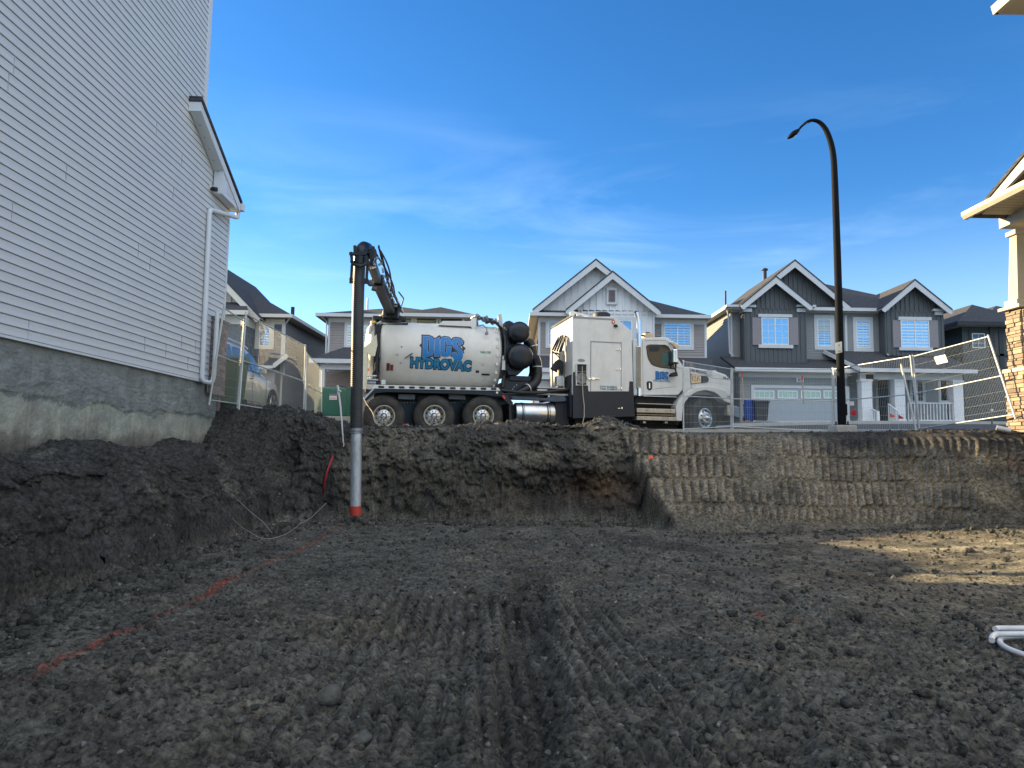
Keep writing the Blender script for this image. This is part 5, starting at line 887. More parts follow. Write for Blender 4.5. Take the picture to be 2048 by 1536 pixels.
# --- grey house behind the tank
o = W(655.6, 700, 35); F = Frame((o.x, 35, 2.3), 1.0); H = ftag(F, 'house', 'taupe two-storey house with low hipped roof, behind the white tank', 'house', 'houses across the street')
q = F.q; xR = q(930, 640, 0)[0]; zE = q(750, 629, -.4)[1]; zf = q(700, 701, 0)[1]
MB().box(.01, xR - .01, .02, 9, -.3, zE - .1).build('wall', taupe, H); b = MB(); siding(b, front(0), 0, xR, zf - .3, zE - .3); siding(b, front(0), 0, xR, 0, zf - .9); b.build('siding', taupe, H)
b = MB(); b.box(-.02, xR + .02, -.03, 0, zE - .36, zE - .14); b.box(-.02, .08, -.028, 0, 0, zE - .36); b.build('frieze', trimw, H)
hip(H, q(634, 625, -.45)[0], q(948, 625, -.45)[0] - .3, -.45, 8.5, zE, .30); hip(H, q(797, 622, -.75)[0], q(952, 624, -.75)[0], -.75, 3.2, zE + .02, .38)
window(F, H, 693, 650, 750, 690, 0, 2, (.12, .16, .12, .14), rows=2, vb=1, blinds=True)
for k, (a_, c_) in enumerate(((808, 825), (831, 875), (879, 926))): window(F, H, a_, 636, c_, 668, -.3, 1, (.1, .12, .1, .1), trm=cream, gm=mat('olive_glass', (.10, .11, .07), .1, .4, var=.05), mat_f=cream)
MB().box(q(800, 640, -.3)[0], xR, -.3, 0, zf, zE - .16).build('bay', cream, H)
MB().lathe([(-1.2, .05), (.45, .05)], (q(735, 612, 2)[0], 2, q(735, 613, 2)[1]), (0, 0, 1), 10).build('vent_pipe', galv, H)
downpipe(H, [(q(641, 630, -.3)[0], -.4, q(640, 631, -.4)[1]), (q(654, 643, 0)[0], -.06, q(653, 643, 0)[1]), (q(654, 700, 0)[0], -.06, 1)])
zp0 = q(660, 718.5, -2.2)[1]; b = MB(); slab(b, [(q(619, 718, -2.2)[0], -2.2, zp0), (q(760, 718, -2.2)[0], -2.2, zp0), (q(760, 700, 0)[0], 0, q(700, 694, 0)[1]), (q(690, 700, 0)[0], 0, q(700, 694, 0)[1])], .1); b.build('porch_roof', roof_m, H)
b = MB(); b.box(q(619, 718, -2.2)[0], q(760, 718, -2.2)[0], -2.28, -2.2, zp0 - .18, zp0 + .02); b.box(q(640, 730, -2)[0], q(760, 730, -2)[0], -2.0, -1.8, zp0 - .45, zp0 - .18); b.box(q(639, 760, -2)[0], q(649.5, 760, -2)[0], -2.05, -1.8, -.3, zp0 - .45); b.build('porch_frame', trimw, H)
b = MB(); siding(b, front(-.5), q(649, 760, -.5)[0], q(760, 760, -.5)[0], 0, zp0 - .4); b.build('porch_siding', mat('tan_porch_siding', (.24, .19, .155), .6), H)
# --- blue-grey house at the left, behind the car
o = W(567, 700, 34.7); F = Frame((o.x, 34.7, 2.3)); H = ftag(F, 'house', 'slate and tan house with steep dark roof, behind the fence and parked car', 'house', 'houses across the street')
q = F.q; zE = q(550, 629, -.4)[1]; zr = q(500, 571, 5.5)[1]; hh = 5.9
MB().box(-10.5, -.01, .02, 12, -.3, zE - .1).build('wall', blues, H); b = MB(); siding(b, front(0), -10.5, 0, 2.6, zE - .3); b.build('siding', blues, H)
b = MB(); siding(b, side(0, 1), 0, 12, 0, zE - .3); siding(b, front(-.002), -5, 0, 0, 2.6); b.build('tan_siding', tansid, H)
xe = q(583, 630, -.45)[0]; hip(H, xe - 11.6, xe, -.45, 12.3, zE, .56, cream)
gable(F, H, (395, 502), (275, 632), (519, 633), -.9, 7, .3, bm_=cream, wall=mat('beige_boards', (.44, .42, .36), .6), wy=-.2)
b = MB(); b.box(q(519, 640, -.1)[0], .02, -.03, 0, zE - .42, zE - .15); b.box(-.12, .02, -.03, 0, 0, zE - .42); b.build('frieze', cream, H)
window(F, H, 518, 652, 541, 692, 0, 1, (.2, .2, .2, .15), trm=cream, rows=1, vb=1)
z1_ = q(440, 622, -1.6)[1]; b = MB(); slab(b, [(-9, -1.8, z1_), (q(497, 622, -1.8)[0], -1.8, z1_), (q(490, 605, 0)[0], 0, z1_ + .8), (-9, 0, z1_ + .8)], .1); b.build('bay_roof', roof_m, H)
b = MB(); b.box(-9, q(497, 622, -1.8)[0], -1.86, -1.8, z1_ - .2, z1_ + .01); b.box(-9, q(488, 630, -1.5)[0], -1.5, 0, z1_ - .6, z1_ - .2); b.build('bay_fascia', cream, H); MB().box(-9, q(485, 650, -1.4)[0], -1.4, 0, 0, z1_ - .6).build('bay_wall', blues, H)
(xp_, zp_), (xl_, zl_) = q(575, 711, -1.2), q(546, 733, -1.2); b = MB(); b.bar((xl_, -1.2, zl_), (xp_, -1.2, zp_), .08, .2); b.bar((xl_ - 2, -1.2, zl_), (xl_, -1.2, zl_), .08, .2); b.build('porch_fascia', cream, H)
b = MB(); slab(b, [(xl_ - 2, -1.25, zl_ + .1), (xl_, -1.25, zl_ + .1), (xp_, 0, zp_ + .1), (xl_ - 2, 0, zp_ + .1)], .05); b.build('porch_roof', roof_m, H); MB().box(xl_ - 2, xl_, -.9, 0, 0, zl_ - .1).build('porch_wall', tansid, H)
downpipe(H, [(q(580, 633, -.4)[0], -.4, zE - .15), (q(570, 643, -.1)[0], -.08, zE - .45), (q(569.5, 700, -.1)[0], -.08, 2.5)]); MB().lathe([(-.8, .1), (.6, .1)], (-.7, 3.4, q(593, 627, 3.4)[1] - .25), (0, 0, 1), 10).build('vent_pipe', frame_m, H)
# --- dark teal house at the far right
o = W(1925, 700, 38); F = Frame((o.x, 38, 2.6)); H = ftag(F, 'house', 'dark teal house with tan-lit hipped roof, half hidden behind the stone pillar at the right', 'house', 'houses across the street')
q = F.q; zE = q(1950, 645, -.3)[1]; x2 = q(1984, 650, 0)[0]
MB().box(.01, 9, .02, 12, -.4, zE - .1).build('wall', teals, H); b = MB(); siding(b, front(0), 0, 9, 0, zE - .3); siding(b, side(0, -1), 0, 12, 0, zE - .3); b.build('siding', teals, H)
hip(H, -.5, 4.1, -.5, 12.5, zE, .62, frame_m, .2); hip(H, x2 - .4, 9.6, .9, 11, zE - .1, .52, frame_m, .2)
window(F, H, 1944, 667, 1969, 696, 0, 1, (.16, .16, .16, 0), trm=frame_m, rows=2, vb=1, gm=glassd); pn_ = mat('stucco_grey', (.075, .08, .082), .8)
MB().box(x2, 9, -.02, .0, 2.0, zE - .3).build('stucco_panel', pn_, H); b = MB()
for (a_, b_, c_, d_) in ((1982, 640, 1987, 740), (2000, 650, 2004.5, 740), (1982, 658, 2040, 662), (1982, 708, 2040, 712), (1996, 735, 2040, 739)): p0, p1 = q(a_, d_, -.02), q(c_, b_, -.02); b.box(p0[0], p1[0], -.05 - .002 * (d_ % 7), -.02, p0[1], p1[1])
b.build('timber_trim', mat('dark_trim', (.018, .024, .026), .6), H); MB().lathe([(-1, .15), (.25, .15), (.3, .25), (.36, .2)], (q(1935, 622, 6)[0], 6, q(1935, 628, 6)[1]), (0, 0, 1), 14).build('roof_vent', frame_m, H)
# --- unseen houses added left of the picture, sized to keep the low sun off
for k, (x0, x1, xpk, ze, zpk, lb) in enumerate(((-38.6, -23.5, None, 12.0, 2.2, 'unseen grey house added left of the picture to block the low sun'), (-53, -39.9, -42.2, 8.2, 4.2, 'unseen gabled grey house added at the far left to shape the low sun'))):
    F = Frame((x0, 36, 2.4)); H = ftag(F, 'house', lb, 'house', 'houses across the street'); wd = x1 - x0; e_ = ze - 2.4; MB().box(0, wd, 0, 9, -.3, e_).build('wall', taupe if k else blues, H)
    if xpk is None: b = MB(); slab(b, [(-.4, -.4, e_), (wd + .4, -.4, e_), (wd - 1.4, 4.5, e_ + zpk), (1.0, 4.5, e_ + zpk)], .1); slab(b, [(wd + .4, 9.4, e_), (-.4, 9.4, e_), (1.0, 4.5, e_ + zpk), (wd - 1.4, 4.5, e_ + zpk)], .1); slab(b, [(-.4, -.4, e_), (1.0, 4.5, e_ + zpk), (-.4, 9.4, e_)], .1); b.build('roof', roof_m, H)
    else: xk = xpk - x0; b = MB(); slab(b, [(-.4, -.4, e_ - .3), (xk, -.4, e_ + zpk), (xk, 9.4, e_ + zpk), (-.4, 9.4, e_ - .3)], .1); slab(b, [(xk, -.4, e_ + zpk), (wd + .4, -.4, e_ + .3), (wd + .4, 9.4, e_ + .3), (xk, 9.4, e_ + zpk)], .1); b.build('roof', roof_m, H); MB().prism([(0, e_), (wd, e_), (xk, e_ + zpk - .1)], .3, 8.7).build('gable_wall', taupe, H)
# ---------------- white sided house at the left ----------------
F = Frame((-5.4, 0, 0), math.degrees(math.atan(.031))); H = empty('house', 'large white vinyl-sided house on bare concrete foundation, filling the left side', 'house', F.m @ Vector((0, 10, 1.4)), F.yaw)
def LB(b, name, m, par=None, **k):    # build in wall space (x out of the wall, y along it) then hang under H
    off = Vector((0, 10, 1.4)); b.v = [tuple(Vector(v) - (off if (par is None or par is H) else off)) for v in b.v]; return b.build(name, m, par or H, **k)
s_ = F.s_
vin = mat('white_vinyl_siding', (.575, .59, .595), .45, var=.035, scale=1.2, spec=.4); trimv = mat('white_vinyl_trim', (.62, .65, .67), .42, var=.03)
yc = s_(447.5, 600)[0]; yu = s_(411, 120)[0]; z0 = s_(415, 766)[1]; zs0 = s_(0, 663)[1]; zr_ = s_(402, 200, .0)[1]; zev = s_(450, 425, 0)[1]
z0 = (z0 + zs0) / 2
zgab = lambda y: zev + .1 + max(0, (yc - y)) * ((zr_ - zev) / max(.1, yc - yu))
b = MB(); STEP = .1155; z = z0; k = 0; rs_ = random.Random(5)
while z < 11.5:
    y1 = (yc if z < zev else max(yu, yc - (z - zev) * (yc - yu) / (zr_ - zev))); zt_ = z + STEP; h_ = STEP
    pr_ = [(.000, .0), (.023, .0), (.025, .004), (.0165, h_ * .5), (.015, h_ - .012), (.002, h_ - .007), (.001, h_)]
    v = [(o_, y, z + d_) for y in (-3, y1) for o_, d_ in pr_]; n_ = len(pr_); b.add(v, [(i_, i_ + 1, n_ + i_ + 1, n_ + i_) for i_ in range(n_ - 1)]); z = zt_; k += 1
sb_ = b
b = MB()
for k in range(42):
    r_ = rs_.randrange(0, 70); y = rs_.choice([3.4, 5.2, 6.6, 7.9, 9.1, 10.6, 11.8, 13.0]) + rs_.uniform(-.5, .5); zz = z0 + r_ * STEP
    if zz > zev and y > yu - .4: continue
    b.box(.004, .0275, y, y + .004, zz + .008, zz + STEP * 2 - .004)
lapb = b; off_ = Vector((0, 10, 1.4)); lapb.v = [tuple(Vector(v) - off_) for v in lapb.v]; grime(vin, .10, (.40, .38, .33), (1, 1, 3), .45); LB(sb_, 'siding', vin, extra=(lapb, mat('lap_edge', (.40, .42, .45), .6, var=0)))
LB(MB().box(-8, 0, -4, yu, z0, 12), 'wall', vin); LB(MB().prismx([(yu, z0), (yc, z0), (yc, zev), (yu, zr_)], -8, -.001), 'garage_wing', vin)
fnd = mat('foundation', (.145, .155, .15), .9, var=.3, scale=3.5, bump=.9, bscale=16, bdist=.035)
# exposed foundation: parged upper part, bare concrete below, mud at the soil line (real stains, in wall height)
t = fnd.node_tree; bs = t.nodes['Principled BSDF']; tcx = N(t, 'ShaderNodeTexCoord'); sp = N(t, 'ShaderNodeSeparateXYZ'); t.links.new(tcx.outputs['Object'], sp.inputs[0])
nn = N(t, 'ShaderNodeTexNoise'); nn.inputs['Scale'].default_value = 2.4; nn.inputs['Detail'].default_value = 7; nn.inputs['Roughness'].default_value = .65; t.links.new(tcx.outputs['Object'], nn.inputs['Vector'])
ad = N(t, 'ShaderNodeMath', operation='MULTIPLY_ADD'); t.links.new(nn.outputs[0], ad.inputs[0]); ad.inputs[1].default_value = .62; t.links.new(sp.outputs[2], ad.inputs[2])
r1 = N(t, 'ShaderNodeValToRGB'); r1.color_ramp.interpolation = 'LINEAR'; e = r1.color_ramp.elements
t.links.new(ad.outputs[0], r1.inputs[0]); e[0].position = .24; e[0].color = (.045, .040, .033, 1); e[1].position = .42; e[1].color = (.13, .118, .095, 1)
for ps, cl_ in ((.58, (.24, .235, .19, 1)), (.86, (.225, .225, .19, 1)), (.885, (.135, .14, .13, 1)), (1.0, (.165, .17, .16, 1))): x_ = e.new(ps); x_.color = cl_
old = bs.inputs['Base Color'].links[0].from_socket; mx = N(t, 'ShaderNodeMix', data_type='RGBA', blend_type='MULTIPLY'); mx.inputs[0].default_value = 1
hs2 = N(t, 'ShaderNodeHueSaturation'); hs2.inputs['Value'].default_value = 9.5; hs2.inputs['Saturation'].default_value = .6; t.links.new(old, hs2.inputs['Color']); t.links.new(hs2.outputs[0], mx.inputs[6]); t.links.new(r1.outputs[0], mx.inputs[7]); t.links.new(mx.outputs[2], bs.inputs['Base Color'])
def uneven(b, y0, y1, za, zb, fo, ny_, nz_):
    ya = np.linspace(y0, y1, ny_); zz = np.linspace(za, zb, nz_); YY, ZZ = np.meshgrid(ya, zz); OO = fo(YY, ZZ); v = np.stack([OO, YY, ZZ], -1).reshape(-1, 3)
    return b.add(v.tolist(), [(j * ny_ + i_, j * ny_ + i_ + 1, (j + 1) * ny_ + i_ + 1, (j + 1) * ny_ + i_) for j in range(nz_ - 1) for i_ in range(ny_ - 1)])
ztr = 1.4 + .60
def fo(YY, ZZ):
    par = sst(ztr + .1 * fbm(YY, ZZ, None, 1.5, 3, .6, 90) - .015, ztr + .015 + .1 * fbm(YY, ZZ, None, 1.5, 3, .6, 90), ZZ); o_ = -.05 + .008 * fbm(YY, ZZ, None, 3, 4, .6, 91) + par * (.012 + .016 * fbm(YY, ZZ * 2.5, None, 4, 6, .75, 92) + .014 * np.abs(fbm(YY * .6, ZZ * 3, None, 6, 3, .6, 93)))
    for k in range(16): yk = 5.3 + k * .62; o_ += (1 - par * .6) * (-.02 if k % 3 else .018) * np.exp(-((YY - yk + .01 * fbm(YY, ZZ, None, 4, 2, .5, 95)) / .012) ** 2)
    return o_
b = uneven(MB(), 4.5, yc - .02, .2, z0 - .03, fo, 700, 170); LB(b, 'foundation', fnd, smooth=True, angle=180)
LB(MB().box(-8, -.09, -4, yc - .02, .2, z0 - .03), 'foundation_core', conc); LB(MB().box(-8, -.06, yc - .06, yc - .015, .2, z0), 'foundation_end', conc)
LB(MB().box(-.03, .022, -4, yc, z0 - .035, z0 - .004), 'starter_strip', trimv)
LB(MB().box(-.05, .035, yc - .02, yc + .03, z0 + 1.0, zev), 'corner_trim', trimv); LB(MB().box(-.05, .035, yu - .02, yu + .1, zr_ - .1, 12), 'corner_trim', trimv)
# lower roof with rake overhang, pork-chop return and gutter
q = lambda x, y, X_=.22: s_(x, y, X_); A_ = q(403, 205); B_ = q(480, 408); dz = .17
b = MB(); b.prismx([(A_[0], A_[1]), (B_[0], B_[1]), (B_[0], B_[1] - dz), (A_[0], A_[1] - dz)], .19, .23); b.box(.02, .23, A_[0] - .03, A_[0] + .01, A_[1] - dz, A_[1] + .0); LB(b, 'rake_board', trimv)
b = MB(); b.prismx([(A_[0] - .05, A_[1] + .09), (B_[0] + .06, B_[1] + .07), (B_[0] + .06, B_[1] + .015), (A_[0] - .05, A_[1] + .005)], -8, .25); LB(b, 'roof', roof_m)
b = MB(); b.prismx([(A_[0], A_[1] - dz + .02), (B_[0], B_[1] - dz + .02), (B_[0], B_[1] - dz - .0), (A_[0], A_[1] - dz - .0)], .03, .19); LB(b, 'rake_soffit', trimv)
b = MB(); P0 = q(446.5, 329, .2); P1 = q(443, 387, .2); P2 = q(477, 421, .2); P3 = q(480, 406, .2); b.prismx([P0, P1, P2, P3], .04, .21); rb_ = LB(b, 'eave_return', trimv)
b = MB(); c_ = [(P0[0] * .55 + P1[0] * .2 + P2[0] * .25, P0[1] * .55 + P1[1] * .2 + P2[1] * .25), (P0[0] * .15 + P1[0] * .6 + P2[0] * .25, P0[1] * .15 + P1[1] * .6 + P2[1] * .25), (P0[0] * .2 + P1[0] * .1 + P2[0] * .7, P0[1] * .2 + P1[1] * .1 + P2[1] * .7)]; b.prismx(c_, .205, .215); LB(b, 'return_panel', vin)
b = MB()
for k in range(6): y_, z_ = A_[0] + (B_[0] - A_[0]) * (.12 + .11 * k), A_[1] + (B_[1] - A_[1]) * (.12 + .11 * k) - dz - .002; b.lathe([(0, .022), (-.004, .022)], (.11, y_, z_), (0, 0, 1), 12)
LB(b, 'soffit_vents', mat('vent_grey', (.36, .38, .39), .6))
b = MB(); b.box(-7.5, .27, B_[0] + .02, B_[0] + .15, B_[1] - .12, B_[1] + .02); b.box(-7.5, .20, yc, B_[0] + .02, B_[1] - .17, B_[1] - .13); LB(b, 'gutter', trimv); LB(MB().box(-7.5, .18, yc + .0, B_[0], B_[1] - .165, B_[1] - .135), 'eave_soffit', mat('pale_soffit', (.6, .58, .5), .6))
g1 = s_(476, 424, .16); g2 = s_(476, 436, .16); g3 = s_(470, 434, .22); g4 = s_(418, 421, .06); g5 = s_(412.5, 430, .05); g6 = s_(402, 757, .05); g7 = s_(410, 766, .09)
def rnd_(pts, r_=.05, n_=4):
    out = [Vector(pts[0])]
    for a, p, c in zip(pts[:-2], pts[1:-1], pts[2:]):
        a, p, c = Vector(a), Vector(p), Vector(c); u = (a - p).normalized() * min(r_, (a - p).length * .45); v = (c - p).normalized() * min(r_, (c - p).length * .45)
        out += [p + u * (1 - t) ** 2 + v * t ** 2 for t in [i_ / n_ for i_ in range(n_ + 1)]]
    return out + [Vector(pts[-1])]
b = MB(); b.tube(rnd_([(.16, g1[0], g1[1]), (.16, g2[0] - .02, g2[1]), (.07, g4[0], g4[1] + .02), (.07, g6[0], g6[1])], .09), .046, 12); LB(b, 'downpipe', trimv, smooth=True, angle=60)
b = MB(); b.tube(rnd_([(.07, g6[0], g6[1] + .3), (.07, g6[0], g6[1]), (.10, g6[0] + .02, g6[1] - .06), (.16, g6[0] + .28, g6[1] - .06), (.17, g6[0] + .30, g6[1] + .2), (.17, g6[0] + .30, g6[1] + 1.3)], .12), .042, 12); LB(b, 'downpipe_extension', trimv, smooth=True, angle=60)
cmx = s_(429.5, 377.5, .1); b = MB(); b.lathe([(0, .035), (.09, .045), (.12, .045), (.125, .0)], (.03, cmx[0], cmx[1]), (1, -.25, -.2), 20); LB(b, 'security_camera', blackp, smooth=True)
b = MB(); b.lathe([(-.02, .05), (.02, .05)], (.02, cmx[0], cmx[1] + .02), (1, 0, 0), 16); LB(b, 'camera_mount', trimv)
# brick veneer wrapping the front corner
BR = mat('veneer_brick', (.23, .17, .145), .9, var=.2, scale=20, bump=.3, bscale=60); t = BR.node_tree; bs = t.nodes['Principled BSDF']; gi = N(t, 'ShaderNodeNewGeometry'); rr = N(t, 'ShaderNodeValToRGB'); rr.color_ramp.elements[0].color = (.12, .10, .095, 1); rr.color_ramp.elements[1].color = (.34, .23, .19, 1); t.links.new(gi.outputs['Random Per Island'], rr.inputs[0]); t.links.new(rr.outputs[0], bs.inputs['Base Color'])
yb0 = s_(423, 700, .05)[0]; zt1 = s_(430, 640, .05)[1]; zb1 = s_(430, 787, .05)[1]; b = MB(); z = zb1; k = 0
while z < zt1 - .05:
    y = yb0 - (.1 if k % 2 else 0)
    while y < yc + .12: b.box(.02, .062 + rs_.uniform(0, .006), max(y, yb0), min(y + .2, yc + .13), z, z + .062); y += .212
    z += .073; k += 1
bw = LB(b, 'brick_veneer', BR); b = MB(); b.box(.0, .05, yb0, yc + .12, zb1, zt1); LB(b, 'mortar', conc); b = MB(); b.box(.0, .1, yb0 - .02, yc + .16, zt1, zt1 + .06); b.box(.0, .09, yb0 - .03, yc + .1, zb1 - .03, zb1); LB(b, 'veneer_cap', mat('dark_stone_cap', (.14, .13, .12), .8))
b = MB(); b.box(-6, .0, yc + .001, yc + .1, 2.0, zt1 - .02); LB(b, 'front_brick', BR)
# ---------------- stone-pillared house at the right ----------------
XP = 10.15; F = Frame((XP, 14.5, 2.1)); H = ftag(F, 'house', 'cream-trimmed house corner at the right edge: gabled porch roof on a stacked-stone pillar', 'house')
s2 = F.s_; stucco = mat('cream_stucco', (.37, .35, .29), .85, var=.07, scale=3, bump=.25, bscale=60); crt = mat('cream_fascia', (.37, .35, .29), .5, var=.04)
yl = s2(2016, 680)[0]; yw = s2(2046, 680)[0]; zs = lambda y_, px_=2018: s2(px_, y_)[1]; zt_, zm, zb_ = zs(622), zs(742), -.9
ST = mat('ledge_stone', (.3, .22, .16), .9, var=.15, scale=12, bump=.6, bscale=30, bdist=.015); t = ST.node_tree; bs = t.nodes['Principled BSDF']; gi = N(t, 'ShaderNodeNewGeometry'); rr = N(t, 'ShaderNodeValToRGB'); e = rr.color_ramp.elements
e[0].color = (.15, .115, .09, 1); e[1].color = (.34, .28, .20, 1)
for ps, cl_ in ((.25, (.24, .185, .14, 1)), (.5, (.30, .25, .18, 1)), (.75, (.20, .16, .125, 1))): x_ = e.new(ps); x_.color = cl_
t.links.new(gi.outputs['Random Per Island'], rr.inputs[0]); t.links.new(rr.outputs[0], bs.inputs['Base Color'])
dpt = .62; wdt = .75
def stones(z0, z1, x0, y0, y1, xw, seed):
    r_ = random.Random(seed); b = MB(); z = z0
    while z < z1 - .02:
        h_ = min(r_.choice([.045, .06, .075, .09]), z1 - z); y = y0
        while y < y1 - .02:           # face towards -x
            l_ = min(r_.uniform(.12, .34), y1 - y); b.box(x0 - r_.uniform(.01, .055), x0 + .08, y + .006, y + l_ - .004, z + .005, z + h_ - .003); y += l_
        x = x0
        while x < xw - .02:           # face towards -y
            l_ = min(r_.uniform(.12, .34), xw - x); b.box(x + .006, x + l_ - .004, y0 - r_.uniform(.01, .055), y0 + .08, z + .005, z + h_ - .003); x += l_
        z += h_
    return b
yn = s2(2046, 680)[0]
# camera sees the -x face (from yl back to yn towards us) and the -y face
stones(zm + .03, zt_, 0, yn, yl, wdt, 3).build('stone_pillar', ST, H, bevel=.006); stones(-.15, zm - .05, -.05, yn - .09, yl + .03, 3.5, 4).build('stone_base', ST, H, bevel=.006)
b = MB(); b.box(.03, wdt, yn + .03, yl - .01, zm, zt_); b.box(-.02, 3.5, yn - .05, yl, -.15, zm - .05); b.build('pillar_core', mat('dark_mortar', (.12, .10, .08), .9), H)
b = MB(); b.box(-.10, 3.5, yn - .15, yl + .08, zm - .05, zm + .03); b.build('stone_band', crt, H, bevel=.008); MB().box(-.03, 3.6, yn - .1, yl + 0, -.9, -.15).build('foundation', conc, H)
b = MB(); b.box(-.12, wdt + .1, yn - .1, yl + .1, zt_, zt_ + .07); b.build('pillar_cap', crt, H, bevel=.01)
za, zb3 = zs(607), zs(463); c0 = s2(2037, 560, .08)[0]
b = MB(); k0 = .02; k1 = .10
v = [(k0, yl - .02, za - .05), (.62, yl - .02, za - .05), (.62, c0 - .04, za - .05), (k0, c0 - .04, za - .05), (k1, yl - .05, zb3), (.56, yl - .05, zb3), (.56, c0 + .02, zb3), (k1, c0 + .02, zb3)]; b.add(v, [(0, 1, 2, 3), (4, 5, 6, 7), (0, 1, 5, 4), (1, 2, 6, 5), (2, 3, 7, 6), (3, 0, 4, 7)]); b.build('porch_column', stucco, H)
b = MB(); b.box(-.03, .66, c0 - .08, yl + .03, za - .12, za + .05); b.box(.04, .6, c0 - .03, yl, zb3 - .08, zb3 + .02); b.build('column_trim', crt, H, bevel=.01)
XO = -.65; y9, z9 = s2(1937, 436, XO); zl = s2(1998, 458, -.0)[1]; yb9 = s2(1998, 450, 0)[0]
b = MB(); b.box(0, .3, -9, yb9, zl, s2(1998, 437, 0)[1] + .05); b.box(.301, 4, yb9 - .3, yb9 - .001, zl + .001, s2(1998, 437, 0)[1] + .05); b.build('porch_beam', crt, H)
b = MB(); b.prism([(XO - .12, z9 + .13), (XO, z9 + .14), (XO, z9 - .02), (XO - .07, z9 - .02), (XO - .12, z9 + .05)], -9, y9 + .05); b.build('gutter', crt, H)
zso = z9 + .0; soffr = mat('soffit_cream', (.36, .32, .25), .6, var=.05); b = MB(); b.box(XO, 3, -9, y9, zso, zso + .02); so_ = b.build('soffit', soffr, H)
b = MB(); y_ = -9
while y_ < y9: b.box(XO, .05, y_, y_ + .006, zso - .004, zso); y_ += .16
b.build('soffit_grooves', mat('groove_brown', (.2, .17, .12), .7, var=0), so_)
# side gable facing the lot
pA = s2(1955, 428, XO); pB = s2(2048, 318, XO); sl_ = (pB[1] - pA[1]) / (pA[0] - pB[0]); ypk = pA[0] - 3.0; zpk = pA[1] + 3.0 * sl_
b = MB(); b.prismx([(pA[0] + .0, pA[1]), (ypk, zpk), (ypk, zpk - .34), (pA[0] - .38, pA[1] + .02)], XO - .03, XO + .03); b.prismx([(ypk * 2 - pA[0], pA[1]), (ypk, zpk), (ypk, zpk - .34), (ypk * 2 - pA[0] + .38, pA[1] + .02)], XO - .03, XO + .03); b.build('rake_board', crt, H)
b = MB(); slab(b, [(XO - .06, pA[0] + .1, pA[1] + .02), (6, pA[0] + .1, pA[1] + .02), (6, ypk, zpk + .10), (XO - .06, ypk, zpk + .10)], .07); slab(b, [(XO - .06, ypk * 2 - pA[0] - .1, pA[1] + .02), (6, ypk * 2 - pA[0] - .1, pA[1] + .02), (6, ypk, zpk + .10), (XO - .06, ypk, zpk + .10)], .07); b.build('roof', roof_m, H)
b = MB(); b.prismx([(pA[0] - .5, pA[1]), (ypk, zpk - .3), (ypk * 2 - pA[0] + .5, pA[1])], -.0, .1); b.build('gable_wall', crt, H)
b = MB(); slab(b, [(XO + .03, pA[0] - .1, pA[1] - .02), (0, pA[0] - .1, pA[1] - .02), (0, ypk, zpk - .1), (XO + .03, ypk, zpk - .1)], .02); b.build('rake_soffit', soffr, H)
b = MB(); slab(b, [(XO, -9, z9 + .14), (XO, y9, z9 + .14), (.0, y9 - .4, z9 + .5), (0, -9, z9 + .5)], .03); b.build('pent_roof', roof_m, H)
# upper eave corner, top right of the picture, and the wall it belongs to
p5 = F.loc(W(1999, 26, 12.6)); b = MB(); b.box(p5.x, 9, -12, p5.y, p5.z, p5.z + .02); so2 = b.build('upper_soffit', soffr, H); b = MB(); b.prism([(p5.x - .12, p5.z + .16), (p5.x, p5.z + .17), (p5.x, p5.z), (p5.x - .08, p5.z)], -12, p5.y + .06); b.box(p5.x - .05, 9, p5.y, p5.y + .05, p5.z, p5.z + .16); b.build('upper_gutter', crt, H)
b = MB(); slab(b, [(p5.x, -12, p5.z + .18), (p5.x, p5.y, p5.z + .18), (p5.x + 4, p5.y - 4, p5.z + 2.2), (p5.x + 4, -12, p5.z + 2.2)], .05); b.build('upper_roof', roof_m, H); MB().box(p5.x + .7, 9, -12, p5.y - .6, -1.5, p5.z).build('wall', stucco, H)
# ---------------- street, pavement, driveways ----------------
asph = mat('asphalt', (.055, .056, .058), .9, var=.2, scale=5, bump=.3, bscale=80)
SH = math.tan(R(12.0))
def strip(name, x0, x1, y0, y1, dz, m, th=.25, kind='structure', n=40, sh=(1, 1)):
    b = MB(); Q = lambda i, j: (lambda x: (x, (y0 + SH * (x + 3.4) * sh[0]) * (1 - j / 8) + (y1 + SH * (x + 3.4) * sh[1]) * j / 8))(x0 + (x1 - x0) * i / n)
    P_ = lambda i, j, d=0: (lambda p: (p[0], p[1], zpl(*p) + dz - d))(Q(i, j))
    b.add([P_(i, j) for j in range(9) for i in range(n + 1)], [(j * (n + 1) + i, j * (n + 1) + i + 1, (j + 1) * (n + 1) + i + 1, (j + 1) * (n + 1) + i) for j in range(8) for i in range(n)])
    for (a, c) in [((k, 0), (k + 1, 0)) for k in range(n)] + [((k, 8), (k + 1, 8)) for k in range(n)] + [((n, k), (n, k + 1)) for k in range(8)] + [((0, k), (0, k + 1)) for k in range(8)]:
        b.add([P_(*a), P_(*c), P_(*c, th), P_(*a, th)], [(0, 1, 2, 3)])
    return tag(b.build(name, m), kind=kind)
strip('road', -22, 28, 17.9, 26.0, .03, asph); strip('pavement', 2.9, 9.4, 16.3, 17.45, .05, conc, n=12); strip('kerb', -4.2, 28, 17.76, 17.89, .12, conc); strip('far_kerb', -22, 28, 26.02, 26.16, .15, conc)
strip('driveway', 11.5, 19.0, 26.2, 35.8, .06, conc, n=10, sh=(1, 0)); strip('driveway', -.2, 7, 26.2, 33.5, .06, conc, n=10, sh=(1, 0)); strip('driveway', -9.5, -5.46, 14.5, 17.8, .05, conc, n=6, sh=(0, 0))
